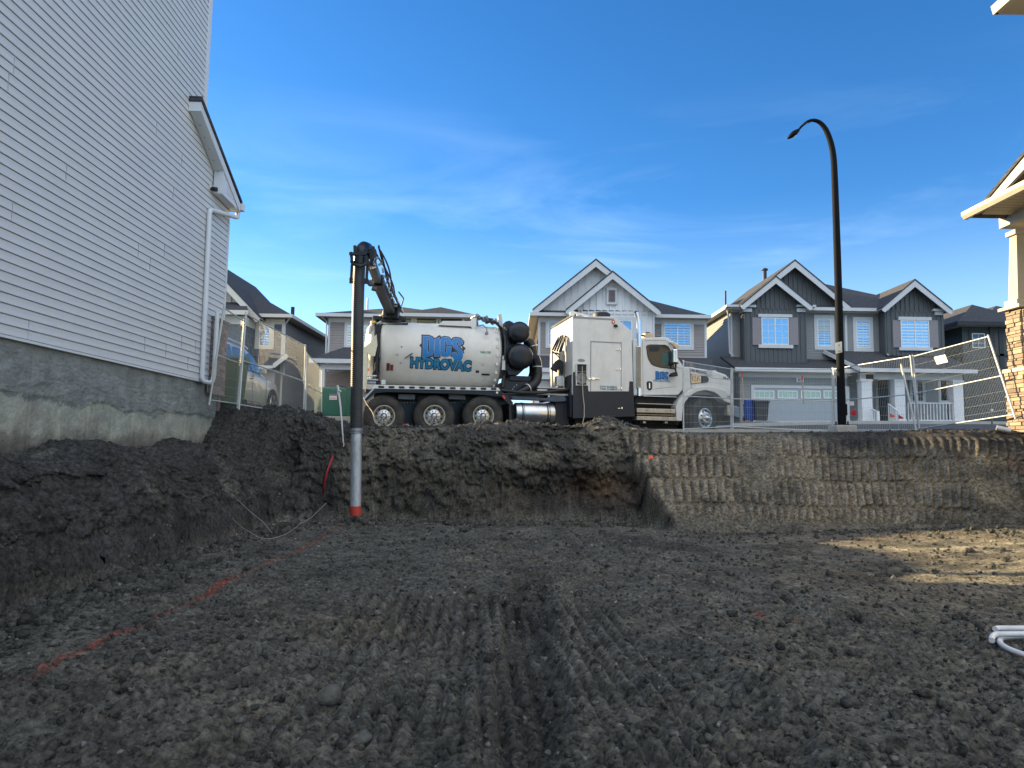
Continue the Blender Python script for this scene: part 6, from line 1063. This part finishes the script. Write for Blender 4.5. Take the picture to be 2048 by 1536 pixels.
# ---------------- parked car ----------------
cy0 = 15.0; car = empty('parked_car', 'champagne silver SUV parked behind the mesh fence beside the brick corner', 'car', (-7.28, cy0, 2.17)); carp = mat('champagne_paint', (.40, .39, .34), .3, .3, var=.04, coat=.8)
def CB(b, n, m, par=None, **k): return b.build(n, m, par or car, **k)
stn = [(0, .42, .95, 1.0, .78, .66), (.06, .33, 1.02, 1.15, .86, .66), (.22, .28, 1.08, 1.52, .90, .64), (.5, .25, 1.09, 1.64, .925, .66), (1.5, .22, 1.07, 1.71, .93, .68), (2.4, .22, 1.05, 1.69, .93, .67), (2.9, .22, 1.03, 1.52, .93, .69), (3.45, .22, 1.00, 1.14, .925, .76), (3.62, .23, .99, 1.04, .92, .80), (4.2, .26, .92, .98, .90, .76), (4.55, .30, .80, .86, .85, .70), (4.68, .36, .66, .72, .78, .64), (4.74, .45, .55, .60, .70, .55)]
ring = lambda y, zb, zm_, zt_, wb, wt: [(0, y, zb), (wb * .93, y, zb), (wb * .985, y, zb + .12), (wb * 1.0, y, zb + (zm_ - zb) * .55), (wb * .985, y, zm_ - .06), (wb * .955, y, zm_), (wt + .02, y, max(zt_ - .06, zm_ + .005)), (wt - .1, y, zt_), (0, y, zt_ + .01)]
vs = []; 
for s in stn: r_ = ring(*s); vs += [(x, y, z) for x, y, z in r_] + [(-x, y, z) for x, y, z in r_[-2:0:-1]]
m_ = 16; b = MB(); b.add(vs, [(i * m_ + k, i * m_ + (k + 1) % m_, (i + 1) * m_ + (k + 1) % m_, (i + 1) * m_ + k) for i in range(len(stn) - 1) for k in range(m_)] + [tuple(range(m_)), tuple(range((len(stn) - 1) * m_, len(stn) * m_))])
body = CB(b, 'body', carp, smooth=True, angle=32); cglass = mat('car_glass', (.06, .09, .12), .05, .6, var=0, spec=.8)
for sg in (1, -1):
    for (a_, c_) in (((.42, 1.12, .5), (1.30, 1.12, 1.35)), ((1.36, 1.12, 1.40), (2.28, 1.10, 2.25)), ((2.34, 1.10, 2.30), (3.15, 1.08, 2.72))):
        wt = .70; b = MB(); z0_, z1_ = 1.12, 1.60 if a_[0] < 2 else 1.55
        b.add([(sg * (.90 + o_), a_[0], z0_ - .02) for o_ in (0,)] + [(sg * .90, c_[0], z0_ - .03), (sg * .715, c_[2], z1_), (sg * .715, a_[2] if a_[0] > 1 else .62, z1_)] + [(sg * .88, a_[0], z0_ - .02), (sg * .88, c_[0], z0_ - .03), (sg * .69, c_[2], z1_), (sg * .69, a_[2] if a_[0] > 1 else .62, z1_)], [(0, 1, 2, 3), (7, 6, 5, 4), (0, 4, 5, 1), (1, 5, 6, 2), (2, 6, 7, 3), (3, 7, 4, 0)]); CB(b, 'side_window', cglass)
b = MB(); b.add([(-.78, 3.40, 1.17), (.78, 3.40, 1.17), (.64, 2.66, 1.62), (-.64, 2.66, 1.62), (-.78, 3.36, 1.13), (.78, 3.36, 1.13), (.64, 2.62, 1.58), (-.64, 2.62, 1.58)], [(0, 1, 2, 3), (7, 6, 5, 4), (0, 4, 5, 1), (1, 5, 6, 2), (2, 6, 7, 3), (3, 7, 4, 0)]); CB(b, 'windscreen', cglass)
b = MB(); b.add([(-.68, .09, 1.14), (.68, .09, 1.14), (.58, .24, 1.54), (-.58, .24, 1.54), (-.68, .14, 1.1), (.68, .14, 1.1), (.58, .3, 1.5), (-.58, .3, 1.5)], [(0, 1, 2, 3), (7, 6, 5, 4), (0, 4, 5, 1), (1, 5, 6, 2), (2, 6, 7, 3), (3, 7, 4, 0)]); CB(b, 'rear_window', cglass)
for sg in (1, -1):
    for yw in (.93, 3.83):
        b = MB(); b.lathe([(-.02, .40), (.012, .40), (.014, .35)], (sg * .925, yw, .37), (sg, 0, 0), 36); CB(b, 'wheel_arch', frame_m, body)
        b = MB(); b.lathe([(-.22, .34), (-.02, .355), (.018, .33), (.022, .25)], (sg * .93, yw, .355), (sg, 0, 0), 40); wh = CB(b, 'wheel', rubber, smooth=True)
        b = MB(); b.lathe([(.020, .255), (.028, .25), (.016, .23)], (sg * .93, yw, .355), (sg, 0, 0), 32, False); b.lathe([(.01, .05), (.035, .05), (.036, 0)], (sg * .93, yw, .355), (sg, 0, 0), 16)
        for k in range(5):
            a = k * 1.2566 + .3
            for da in (-.1, .1): b.bar((sg * .955, yw + .05 * math.cos(a), .355 + .05 * math.sin(a)), (sg * .955, yw + .24 * math.cos(a + da), .355 + .24 * math.sin(a + da)), .022, .03)
        CB(b, 'rim', alu, wh)
    b = MB(); b.box(sg * .95, sg * 1.10, 2.75, 2.85, 1.06, 1.22); CB(b, 'side_mirror', carp, bevel=.03); b = MB()
    for yh in (1.15, 2.15): b.box(sg * .92, sg * .955, yh, yh + .2, .90, .93)
    CB(b, 'door_handle', chrome, bevel=.008); b = MB(); b.box(sg * .60, sg * .88, -.005, .12, .98, 1.12); CB(b, 'tail_light', amber, bevel=.02); b = MB(); b.box(sg * .55, sg * .80, 4.42, 4.60, .70, .84); CB(b, 'headlight', lensw, bevel=.03)
b = MB(); b.tube([(.66, .5, 1.70), (.66, 1.3, 1.76), (.66, 2.3, 1.74), (.66, 2.6, 1.68)], .018, 6); b.tube([(-.66, .5, 1.70), (-.66, 1.3, 1.76), (-.66, 2.3, 1.74), (-.66, 2.6, 1.68)], .018, 6); CB(b, 'roof_rail', chrome)
b = MB(); [b.tube([(.935, y0, z) for y0, z in pl], .004, 4) for pl in (((1.33, .3), (1.33, 1.05)), ((2.32, .3), (2.32, 1.04)), ((1.33, .35), (3.3, .35), (3.3, 1.0)))]; CB(b, 'door_seams', frame_m)
# ---------------- wheelie bins ----------------
def bin_(loc, yaw, col, label, h=1.05, w_=.56, d_=.6, grp='wheeled rubbish bins'):
    B = empty('wheeled_bin', label, 'bin', loc, yaw, grp); b = MB(); w2, d2 = w_ / 2, d_ / 2
    v = [(-w2 * .8, -d2 * .75, .05), (w2 * .8, -d2 * .75, .05), (w2 * .8, d2 * .75, .05), (-w2 * .8, d2 * .75, .05), (-w2, -d2, h * .9), (w2, -d2, h * .9), (w2, d2, h * .9), (-w2, d2, h * .9)]
    b.add(v, [(0, 3, 2, 1), (4, 5, 6, 7), (0, 1, 5, 4), (1, 2, 6, 5), (2, 3, 7, 6), (3, 0, 4, 7)]); b.box(-w2 * 1.06, w2 * 1.06, -d2 * 1.05, d2 * 1.05, h * .86, h * .9); b.build('bin_body', col, B, bevel=.02)
    b = MB(); b.prismx([(-d2 * 1.12, h * .905), (d2 * 1.1, h * .905), (d2 * 1.1, h * .95), (d2 * .3, h), (-d2 * .8, h * .97), (-d2 * 1.12, h * .93)], -w2 * 1.08, w2 * 1.08); b.build('lid', col, B, bevel=.015)
    b = MB(); b.tube([(-w2 * .9, d2 * 1.2, h * .9), (w2 * .9, d2 * 1.2, h * .9)], .018, 8); b.build('handle', col, B)
    for sg in (-1, 1): b = MB(); b.lathe([(-.025, .12), (.025, .12)], (sg * w2 * .85, d2 * .8, .12), (1, 0, 0), 20); b.build('bin_wheel', rubber, B)
    return B
bin_((-5.93, 14.86, 2.19), 0, mat('green_plastic', (.025, .075, .035), .5, var=.1), 'dark green wheeled bin squeezed between the brick corner and the parked car', 1.14)
zz = zpl(13, 33.8) + .06; p = W(1507, 840, 33.6); bin_((p.x, 34.2, zz), 0, mat('blue_plastic', (.01, .05, .26), .5, var=.1), 'blue wheeled bin at the left edge of the grey garage door', 1.05, .45, .5)
p = W(1528, 840, 33.4); bin_((p.x, 33.9, zz), 0, mat('charcoal_plastic', (.02, .022, .026), .5, var=.1), 'black wheeled bin standing in front of the grey garage door', 1.0, .68, .6)
# ---------------- mesh fence panels ----------------
fm = mat('fence_tube', (.48, .50, .49), .42, .45, var=.12, scale=10); wm = mat('fence_wire', (.42, .44, .42), .5, .4, var=.1)
def fence(c, label, nv=44, hz=(.12, .24, .36, .62, .74, .86), midr=.5, feet=True, rw=.0023):
    BL, BR_, TL, TR_ = [Vector(v) for v in c]; O = (BL + BR_) / 2; Fp = empty('mesh_fence', label, 'fence', O, 0, 'temporary mesh fence panels')
    L_ = lambda u, v: (BL * (1 - u) + BR_ * u) * (1 - v) + (TL * (1 - u) + TR_ * u) * v - O
    for nm, pts in (('end_post', [(0, -.02), (0, 1.02)]), ('end_post', [(1, -.02), (1, 1.02)]), ('top_rail', [(0, 1), (1, 1)]), ('middle_rail', [(0, midr), (1, midr)]), ('bottom_rail', [(0, .03), (1, .03)])):
        b = MB(); b.tube([L_(*pts[0]), L_(*pts[1])], .019 if 'post' in nm else .014, 10); b.build(nm, fm, Fp, smooth=True)
    b = MB(); nrm = (L_(1, 0) - L_(0, 0)).cross(L_(0, 1) - L_(0, 0)).normalized() * .006; r2 = random.Random(nv)
    for k in range(1, nv): u = k / nv + r2.uniform(-.0012, .0012); b.tube([L_(u, .03) + nrm, L_(u, 1) + nrm], rw, 4, False)
    for v in hz: b.tube([L_(0, v) - nrm * .3, L_(1, v) - nrm * .3], rw, 4, False)
    b.build('wire_mesh', wm, Fp)
    if feet:
        for u in (0, 1): b = MB(); d = nrm.normalized() * .35; q0 = L_(u, 0); b.bar(q0 - Vector((d.x, d.y, .02)), q0 + Vector((d.x, d.y, -.02)), .06, .02); b.build('foot', fm, Fp)
    return Fp
fr1 = fence((W(1367, 862, 17.8), W(1462, 857, 20.6), W(1367, 723, 17.8), W(1462, 738, 20.6)), 'short-looking mesh fence panel standing in front of the truck front wheel', 40)
fr2 = fence((W(1466, 857, 20.4), W(1665, 866, 19.3), W(1465, 739, 20.4), W(1665, 738, 19.3)), 'mesh fence panel in front of the grey garage door, left of the lamp post', 46)
fr3 = fence((W(1670, 866, 19.3), W(1838, 864, 16.9), W(1667, 738, 19.25), W(1821, 713, 16.9)), 'mesh fence panel right of the lamp post, before the porch steps', 48)
fr4 = fence((W(1839, 862, 16.8), W(2030, 834, 14.0), W(1826, 713, 16.9), W(1977, 673, 14.5)), 'tilted mesh fence panel leaning towards the stone pillar', 62, (.1, .2, .32, .62, .74, .88), feet=False)
MB().bar(W(1802, 728, 17.2), W(1833, 864, 16.6), .035, .035).build('brace', fm); br = bpy.data.objects['brace']; br.parent = fr3; br.matrix_parent_inverse = Matrix.Translation(-Vector(fr3.location))
pn = MB(); a_, c_ = [fr4.location * 0 + W(*t) for t in ((1868, 715, 15.9), (1896, 727, 15.5))]; pts_ = [W(1868, 714, 15.95), W(1890, 709, 15.6), W(1896, 724, 15.5), W(1874, 729, 15.85)]; pn.add(pts_ + [p_ + Vector((0, .006, 0)) for p_ in pts_], [(0, 1, 2, 3), (7, 6, 5, 4), (0, 4, 5, 1), (1, 5, 6, 2), (2, 6, 7, 3), (3, 7, 4, 0)])
pno = pn.build('fence_plate', dirty, fr4); pno.matrix_parent_inverse = Matrix.Translation(-Vector(fr4.location))
fence((W(478, 815, 12.9), W(607, 835, 17.6), W(492, 628, 12.9), W(611, 692, 17.6)), 'long mesh fence panel in front of the parked car', 56, (.1, .2, .3, .7, .8, .9), .5, feet=False, rw=.0015)
fence((W(419, 806, 12.9), W(475, 813, 14.2), W(448, 616, 12.9), W(489, 643, 14.2)), 'mesh fence panel leaning beside the brick corner of the white house', 36, (.1, .2, .3, .7, .8, .9), .5, feet=False, rw=.0015)
fence((W(611, 835, 17.7), W(643, 833, 20.3), W(613, 706, 17.7), W(644, 740, 20.3)), 'mesh fence panel receding behind the post left of the green cabinet', 36, feet=False, rw=.0015)
fw_ = W(452, 720, 13.2)
def wood(px0, y0, px1, y1, D, label):
    t_, b_ = W(px0, y0, D), W(px1, y1, D); S = empty('marker_stake', label, 'stake', b_, 0, 'red-tipped wooden stakes'); d = t_ - b_
    MB().bar((0, 0, 0), d * .84, .045, .018).build('stake', mat('pale_wood', (.42, .34, .23), .8, var=.2, scale=20), S); MB().bar(d * .84, d, .047, .02).build('painted_tip', redp, S)
wood(1484.5, 745, 1486.5, 808, 20.0, 'red-tipped wooden stake wired to the fence left of the garage door'); wood(1604.5, 751, 1607.5, 808, 19.4, 'red-tipped wooden stake wired to the fence before the garage door, under the number plate')
# ---------------- street lamp ----------------
LD = 18.7; base = W(1684, 860, LD); LPo = empty('street_lamp', 'tall black curved street lamp on a concrete footing, right of the truck', 'street lamp', (base.x, base.y, zpl(base.x, base.y)))
lo = Vector(LPo.location); lw = lambda x, y, D=LD: W(x, y, D) - lo
polem = mat('lamp_black', (.006, .007, .009), .7, 0, var=.2, spec=.08)
cv = [(1684, 851), (1681, 740), (1678.5, 640), (1675, 520), (1672, 430), (1669.5, 360), (1667, 315), (1662, 287), (1653, 262), (1642, 247), (1630, 241), (1618, 242), (1606, 250), (1596, 261)]
P3 = [lw(*c) for c in cv]; cr = []
for i in range(len(P3) - 1):
    a, b_, c, d = P3[max(i - 1, 0)], P3[i], P3[i + 1], P3[min(i + 2, len(P3) - 1)]
    for k in range(6): t = k / 6; cr.append(.5 * ((2 * b_) + (c - a) * t + (2 * a - 5 * b_ + 4 * c - d) * t * t + (3 * b_ - a - 3 * c + d) * t ** 3))
cr.append(P3[-1]); n_ = len(cr)
def rad(i):
    z = cr[i].z; s = i / n_; return .105 - .045 * min(1, s * 1.25) - (.035 * max(0, (s - .6) / .4))
MB().tube(cr, [rad(i) for i in range(n_)], 16).build('pole', polem, LPo, smooth=True)
fb = MB(); a, c = lw(1665, 867), lw(1705, 851); fb.box(a.x, c.x, -.28, .28, a.z - .3, c.z); fb.build('footing', conc, LPo, bevel=.03)
b = MB(); q0 = lw(1684, 851); b.lathe([(0, .19), (.025, .19), (.03, .12)], q0, (0, 0, 1), 24)
for k in range(4): a = .8 + k * 1.57; b.lathe([(0, .02), (.09, .02)], q0 + Vector((.15 * math.cos(a), .15 * math.sin(a), .02)), (0, 0, 1), 8)
b.build('base_plate', polem, LPo); h0, h1 = lw(1597, 260), lw(1575, 277); b = MB(); ax_ = (h1 - h0).normalized(); up = Vector((0, 1, 0)).cross(ax_)
secs = [(0, .04, .04), (.05, .07, .05), (.15, .12, .07), (.26, .13, .06), (.34, .10, .035), (.38, .05, .01)]; vs = []
for t, ww, hh_ in secs:
    for k in range(12): a = k * math.pi / 6; vs.append(h0 + ax_ * t + Vector((0, 1, 0)) * ww * math.cos(a) + up * hh_ * math.sin(a) * 1.1)
b.add(vs, [(i * 12 + k, i * 12 + (k + 1) % 12, (i + 1) * 12 + (k + 1) % 12, (i + 1) * 12 + k) for i in range(5) for k in range(12)] + [tuple(range(12)), tuple(range(60, 72))]); lh = b.build('lamp_head', polem, LPo, smooth=True)
sgn_ = 1 if (up.z < 0) else -1; b = MB(); b.lathe([(0, .05), (sgn_ * .012, .045)], h0 + ax_ * .2 + up * .072 * sgn_, up, 14); b.build('lamp_lens', lensw, lh)
b = MB(); b.tube([lw(1605, 249, LD - .1), lw(1611, 246, LD - .1), lw(1620, 245, LD - .1)], .012, 6); b.build('arm_cable', frame_m, LPo)
MB().box(lw(1687, 1, LD).x * 0 + lw(1688, 820).x, lw(1693, 820).x, -.07, .07, lw(1688, 831).z, lw(1688, 808).z).build('hand_hole_cover', polem, LPo, bevel=.02)
b = MB(); a, c = lw(1667.5, 709, LD), lw(1680, 684, LD); pp = [(a.x, -.13, a.z), (c.x, -.11, a.z + .05), (c.x, -.11, c.z), (a.x, -.13, c.z - .04)]; b.add(pp + [(x, y + .006, z) for x, y, z in pp], [(0, 1, 2, 3), (7, 6, 5, 4), (0, 4, 5, 1), (1, 5, 6, 2), (2, 6, 7, 3), (3, 7, 4, 0)])
ps = b.build('notice', mat('pale_notice', (.62, .60, .52), .6), LPo); b = MB(); b.box(a.x + .05, c.x - .03, -.128, -.12, a.z + .07, a.z + .09); b.box(a.x + .08, a.x + .11, -.13, -.12, c.z - .12, c.z - .09); b.build('notice_print', mats['gap_grey'], ps)
# ---------------- green electrical cabinet ----------------
TD = 21.0; a, c = W(628, 832, TD), W(703, 775, TD); grn = mat('utility_green', (.012, .10, .075), .4, var=.08, scale=2, coat=.3); E = empty('electrical_cabinet', 'dark green electrical cabinet on a concrete pad behind the hose, left of the truck', 'cabinet', (a.x, TD, a.z - .35)); eo = Vector(E.location)
wd, ht = c.x - a.x, c.z - a.z; b = MB(); b.box(0, wd, 0, .9, .35, .35 + ht); cbn = b.build('cabinet_body', grn, E, bevel=.035); b = MB(); b.box(.13, wd - .13, -.012, 0, .39, .33 + ht - .03); b.build('cabinet_door', grn, cbn, bevel=.006)
b = MB(); b.box(-.2, wd + .12, -.15, 1.0, -.45, .35); b.build('concrete_pad', conc, E, bevel=.01); b = MB(); p0, p1 = W(659, 799.5, TD) - eo, W(674.5, 788.5, TD) - eo; b.box(p0.x, p1.x, -.02, -.0125, p0.z, p1.z); sg = b.build('warning_sign', mat('sign_pink', (.60, .50, .50), .5, var=0), E)
b = MB(); b.box(p0.x + .005, p1.x - .005, -.0235, -.0205, p1.z - .045, p1.z - .004); b.build('sign_header', mat('sign_blue', (.03, .12, .25), .5, var=0), sg); b = MB(); [b.box(p0.x + .03 + .025 * k, p0.x + .045 + .025 * k, -.0235, -.0205, p0.z + .03 + .02 * (k % 2), p0.z + .05 + .02 * (k % 2)) for k in range(7)]; b.build('sign_print', frame_m, sg)
b = MB(); p2 = W(673, 783, 20.8) - eo; b.box(wd * .62, wd * .62 + .05, -.05, -.01, .35 + ht * .75, .35 + ht * .82); b.build('cabinet_latch', galv, E)
# ---------------- small things ----------------
def one(b, name, m, label, cat, group=None, smooth=True, anchor=None):
    an = Vector(anchor) if anchor is not None else Vector(b.v[0]); b.v = [tuple(Vector(v) - an) for v in b.v]; o = b.build(name, m, smooth=smooth); o.location = an; return tag(o, label, cat, group)
pvc = mat('white_plastic_pipe', (.62, .63, .62), .4, var=.08)
b = MB(); b.tube([W(686.5, 884, 14.0), W(684, 850, 14.05), W(681, 815, 14.1), W(678, 790, 14.15), W(675.5, 771, 14.2)], [.011, .017, .019, .02, .026], 8); b.tube([W(686.5, 884, 14.0), W(688, 888, 13.98), W(686.8, 893, 13.97)], .009, 6); b.tube([W(678, 783, 14.1), W(681, 782, 14.05)], .02, 6)
one(b, 'probe_rod', pvc, 'thin white rod with a hook, standing against the bank left of the suction hose', 'rod'); b = MB(); b.tube([W(676, 771, 14.2), W(684, 773, 14.1), W(692, 775.5, 13.9), W(700, 778, 13.7)], .008, 5); one(b, 'tag_line', frame_m, 'short dark line tied from the white rod to the suction hose', 'rope')
def pipe(p0, p1, r_, label):
    p0, p1 = Vector(p0), Vector(p1); L_ = (p1 - p0).length; b = MB(); b.lathe([(0, r_), (L_, r_), (L_, r_ - .012), (L_ * .3, r_ - .012), (L_ * .3, 0)], p0, p1 - p0, 24, False); return one(b, 'plastic_pipe', pvc, label, 'pipe', 'white plastic pipe ends on the bank')
pipe(W(1786, 874, 15.2), W(1804, 874.5, 14.7), .052, 'short white pipe with its open end showing, on the bank below the fence post'); pipe(W(2021, 861, 14.0), W(1993, 855, 14.1), .045, 'white pipe lying on the dirt in front of the stone pillar')
cz = .10
def GL(px, py, z): return G(px, py, z + .06)
b = MB(); b.tube(rnd_([GL(2150, 1322, .06), GL(2300, 1318, .08), GL(2390, 1288, .10), GL(2300, 1256, .12), GL(2120, 1250, .12), GL(2048, 1257, .1), GL(1996, 1256, .08), GL(1990, 1258, .08)], .1), .021, 10)
b.tube(rnd_([GL(2200, 1330, .08), GL(2340, 1312, .10), GL(2360, 1276, .10), GL(2250, 1260, .10), GL(2150, 1262, .10), GL(2060, 1268, .08), GL(2010, 1268, .07), GL(1990, 1268, .06), GL(1983, 1275, .05), GL(1984, 1281, .04)], .12, 6), .021, 10); b.tube(rnd_([GL(2240, 1320, .04), GL(2320, 1300, .06), GL(2270, 1272, .06), GL(2150, 1268, .06), GL(2070, 1272, .04), GL(2020, 1273, .03), GL(1999, 1277, .02), GL(2000, 1288, .02), GL(2020, 1300, .02), GL(2060, 1314, .02), GL(2150, 1322, .02)], .12, 6), .021, 10)
one(b, 'conduit_coil', pvc, 'loose coil of white plastic tubing lying on the dirt at the right edge', 'tubing')
zf_ = lambda px, py: (380 + px / 4.518, 820 + py / 4.518); wire = mat('bare_wire', (.30, .29, .27), .5, .3, var=.1)
b = MB(); b.tube(rnd_([W(*zf_(x, y), D) for x, y, D in ((345, 800, 11.9), (385, 787, 11.8), (440, 815, 11.7), (500, 880, 11.6), (590, 955, 11.5), (660, 1010, 11.4), (745, 1115, 11.2))], .1), .005, 5); one(b, 'cable', wire, 'thin pale wire looping down the left bank, the upper of two', 'wire', 'thin pale wires on the left bank')
b = MB(); b.tube(rnd_([W(*zf_(x, y), D) for x, y, D in ((350, 920, 11.6), (400, 1000, 11.4), (470, 1060, 11.2), (550, 1110, 11.0), (640, 1160, 10.95), (740, 1165, 10.95), (860, 1125, 11.2), (930, 1080, 11.8), (1010, 1020, 12.4), (1100, 970, 12.8), (1180, 890, 13.2), (1235, 838, 13.3))], .1), .005, 5); one(b, 'cable', wire, 'thin pale wire sagging across the foot of the left bank, the longer lower of two', 'wire', 'thin pale wires on the left bank')
rc = mat('red_cable', (.36, .02, .03), .45, var=.1); b = MB(); b.tube(rnd_([W(666, 912, 13.75), W(661, 925, 13.6), W(653, 945, 13.55), (W(648, 972, 13.6)), W(646, 985, 13.8)], .15), .02, 8); one(b, 'exposed_cable', rc, 'red cable exposed in the bank left of the suction hose', 'cable')
bc_ = blackh; b = MB(); b.tube(rnd_([W(655, 912, 13.8), W(650, 940, 13.6), W(645, 978, 13.65)], .15), .014, 8); b.tube(rnd_([W(659, 914, 13.8), W(661, 945, 13.6), W(664, 975, 13.65)], .15), .012, 8); one(b, 'exposed_cable', bc_, 'pair of thin black cables exposed in the bank beside the red cable', 'cable')
rope = mat('hemp_rope', (.33, .26, .18), .85, var=.2, scale=40); b = MB(); pts = [W(727, 795, 18.2), W(733, 808, 17.8), W(744, 823, 17.2)] + [Vector((W(x, 850, 16.2).x, 16.2 + .1 * math.sin(x * .09), gz(W(x, 850, 16.2).x, 16.2) + .03)) for x in range(760, 935, 12)]; b.tube(rnd_(pts, .08), .011, 6); one(b, 'rope', rope, 'tan rope hanging from the truck rear and trailing over the dirt by its wheels', 'rope')
def flag(px, py, D, col, label, sz=.09, stem=.25, tri=False):
    p = W(px, py, D); Fg = empty('marker_flag', label, 'flag', p - Vector((0, 0, stem)), 0, 'small marker flags'); MB().tube([(0, 0, 0), (0, 0, stem + sz)], .003, 5).build('stem', galv, Fg)
    b = MB(); s_z = [(0, 0, stem + sz), (sz * 1.2, .02, stem + (sz * .4 if tri else sz * .95)), (sz * 1.15, -.01, stem + sz * .1), (0, 0, stem)]; b.add(s_z + [(x, y + .003, z) for x, y, z in s_z], [(0, 1, 2, 3), (7, 6, 5, 4), (0, 4, 5, 1), (1, 5, 6, 2), (2, 6, 7, 3), (3, 7, 4, 0)]); b.build('flag_cloth', col, Fg)
pink = mat('pink_orange_cloth', (.75, .13, .07), .6, var=.1); flag(1298, 918, 14.4, pink, 'small pink flag stuck in the right bank, beside the dark notch', .07, .03); flag(1629, 881, 15.4, redp, 'small red flag at the top of the bank below the lamp post', .09, .03)
flag(1779, 835, 17.6, pink, 'orange triangular flag on the fence in front of the stair railing', .12, .4, True); flag(1797, 838, 17.3, redp, 'dark red flag on the fence beside the orange triangular one', .11, .4, True)
p = W(1707, 825, 18.6); b = MB(); b.lathe([(0, .08), (-.012, .08), (-.02, .04)], p, (0, 1, 0), 8); one(b, 'reflector', mat('crimson_plastic', (.42, .01, .04), .4, var=.1), 'crimson round reflector hanging on the fence just right of the lamp post', 'reflector', smooth=False)
p = W(1700, 811, 18.6); b = MB(); b.box(p.x, p.x + .11, p.y, p.y + .006, p.z, p.z + .11); one(b, 'notice_card', white, 'small white card on the fence right of the lamp post, above the reflector', 'card', smooth=False)
p = W(1732, 758, 18.0); b = MB(); b.box(p.x, p.x + .20, p.y, p.y + .01, p.z, p.z + .12); one(b, 'fence_plaque', frame_m, 'small black plaque at the top of the fence in front of the porch column', 'plaque', smooth=False)
# road barriers seen under the truck
for (x0, x1, lb) in ((813, 834, 'white and red road barrier seen between the first two rear wheels'), (905, 925, 'white road barrier seen between the second and third rear wheels'), (1195, 1352, 'long pale road barrier seen low under the truck cabin')):
    D = 24.0; yy = 836 if x0 < 1000 else 856; a, c = W(x0, yy, D), W(x1, yy, D); zg = zpl(a.x, D) + .03; Bq = empty('road_barrier', lb, 'barrier', (a.x, D, zg), 0, 'road barriers behind the truck'); wd = c.x - a.x; ht = max(.2, a.z - zg)
    MB().prismx([(-.25, 0), (.25, 0), (.22, .12), (.08, ht * .6), (.06, ht), (-.06, ht), (-.08, ht * .6), (-.22, .12)], .0, wd).build('barrier_body', mat('barrier_white', (.6, .62, .62), .5, var=.06), Bq, bevel=.01)
    if x0 < 900: MB().box(-.07, -.002, -.2, .2, .02, ht * .85).build('red_panel', mat('signal_red', (.6, .05, .03), .45, var=.05), Bq)
    MB().box(.02 * wd, .98 * wd, -.09, -.084, ht * .62, ht * .66).build('barrier_strip', galv, Bq)
# bare young tree by the dark house
td = 30.0; p = W(1984, 848, td); Tt = empty('young_tree', 'bare young tree in front of the dark teal house, left of the stone pillar', 'tree', (p.x, td, zpl(p.x, td))); tb = mat('bark', (.12, .11, .10), .9, var=.2, scale=20); H_ = (W(1979, 745, td).z - Tt.location.z)
MB().tube([(0, 0, 0), (.02, 0, H_ * .3), (-.02, 0, H_ * .55), (-.08, 0, H_ * .8), (-.1, 0, H_)], [.035, .026, .02, .012, .005], 8).build('trunk', tb, Tt, smooth=True); b = MB(); r3 = random.Random(11)
def br_(p_, d, L_, r_, lv):
    pts = [p_]; q_ = p_
    for k in range(4): d = (d + Vector((r3.uniform(-.15, .15), r3.uniform(-.15, .15), .12))).normalized(); q_ = q_ + d * L_ / 4; pts.append(q_)
    b.tube(pts, [r_ * (1 - .18 * k) for k in range(5)], 4, False)
    if lv: [br_(pts[r3.randrange(1, 4)], (d + Vector((r3.uniform(-1, 1), r3.uniform(-1, 1), r3.uniform(0, .6)))).normalized(), L_ * .55, r_ * .6, lv - 1) for _ in range(3)]
for k in range(15): h = .25 + .65 * k / 15; a = k * 2.4; br_(Vector((-.05 * h, 0, H_ * h)), Vector((math.cos(a), math.sin(a), .8)).normalized(), (1.05 - h) * 1.05, .009, 2)
b.build('crown', tb, Tt); MB().lathe([(0, .045), (.1, .045)], (.0, -.02, H_ * .28), (.2, 0, 1), 8).build('trunk_tag', white, Tt)
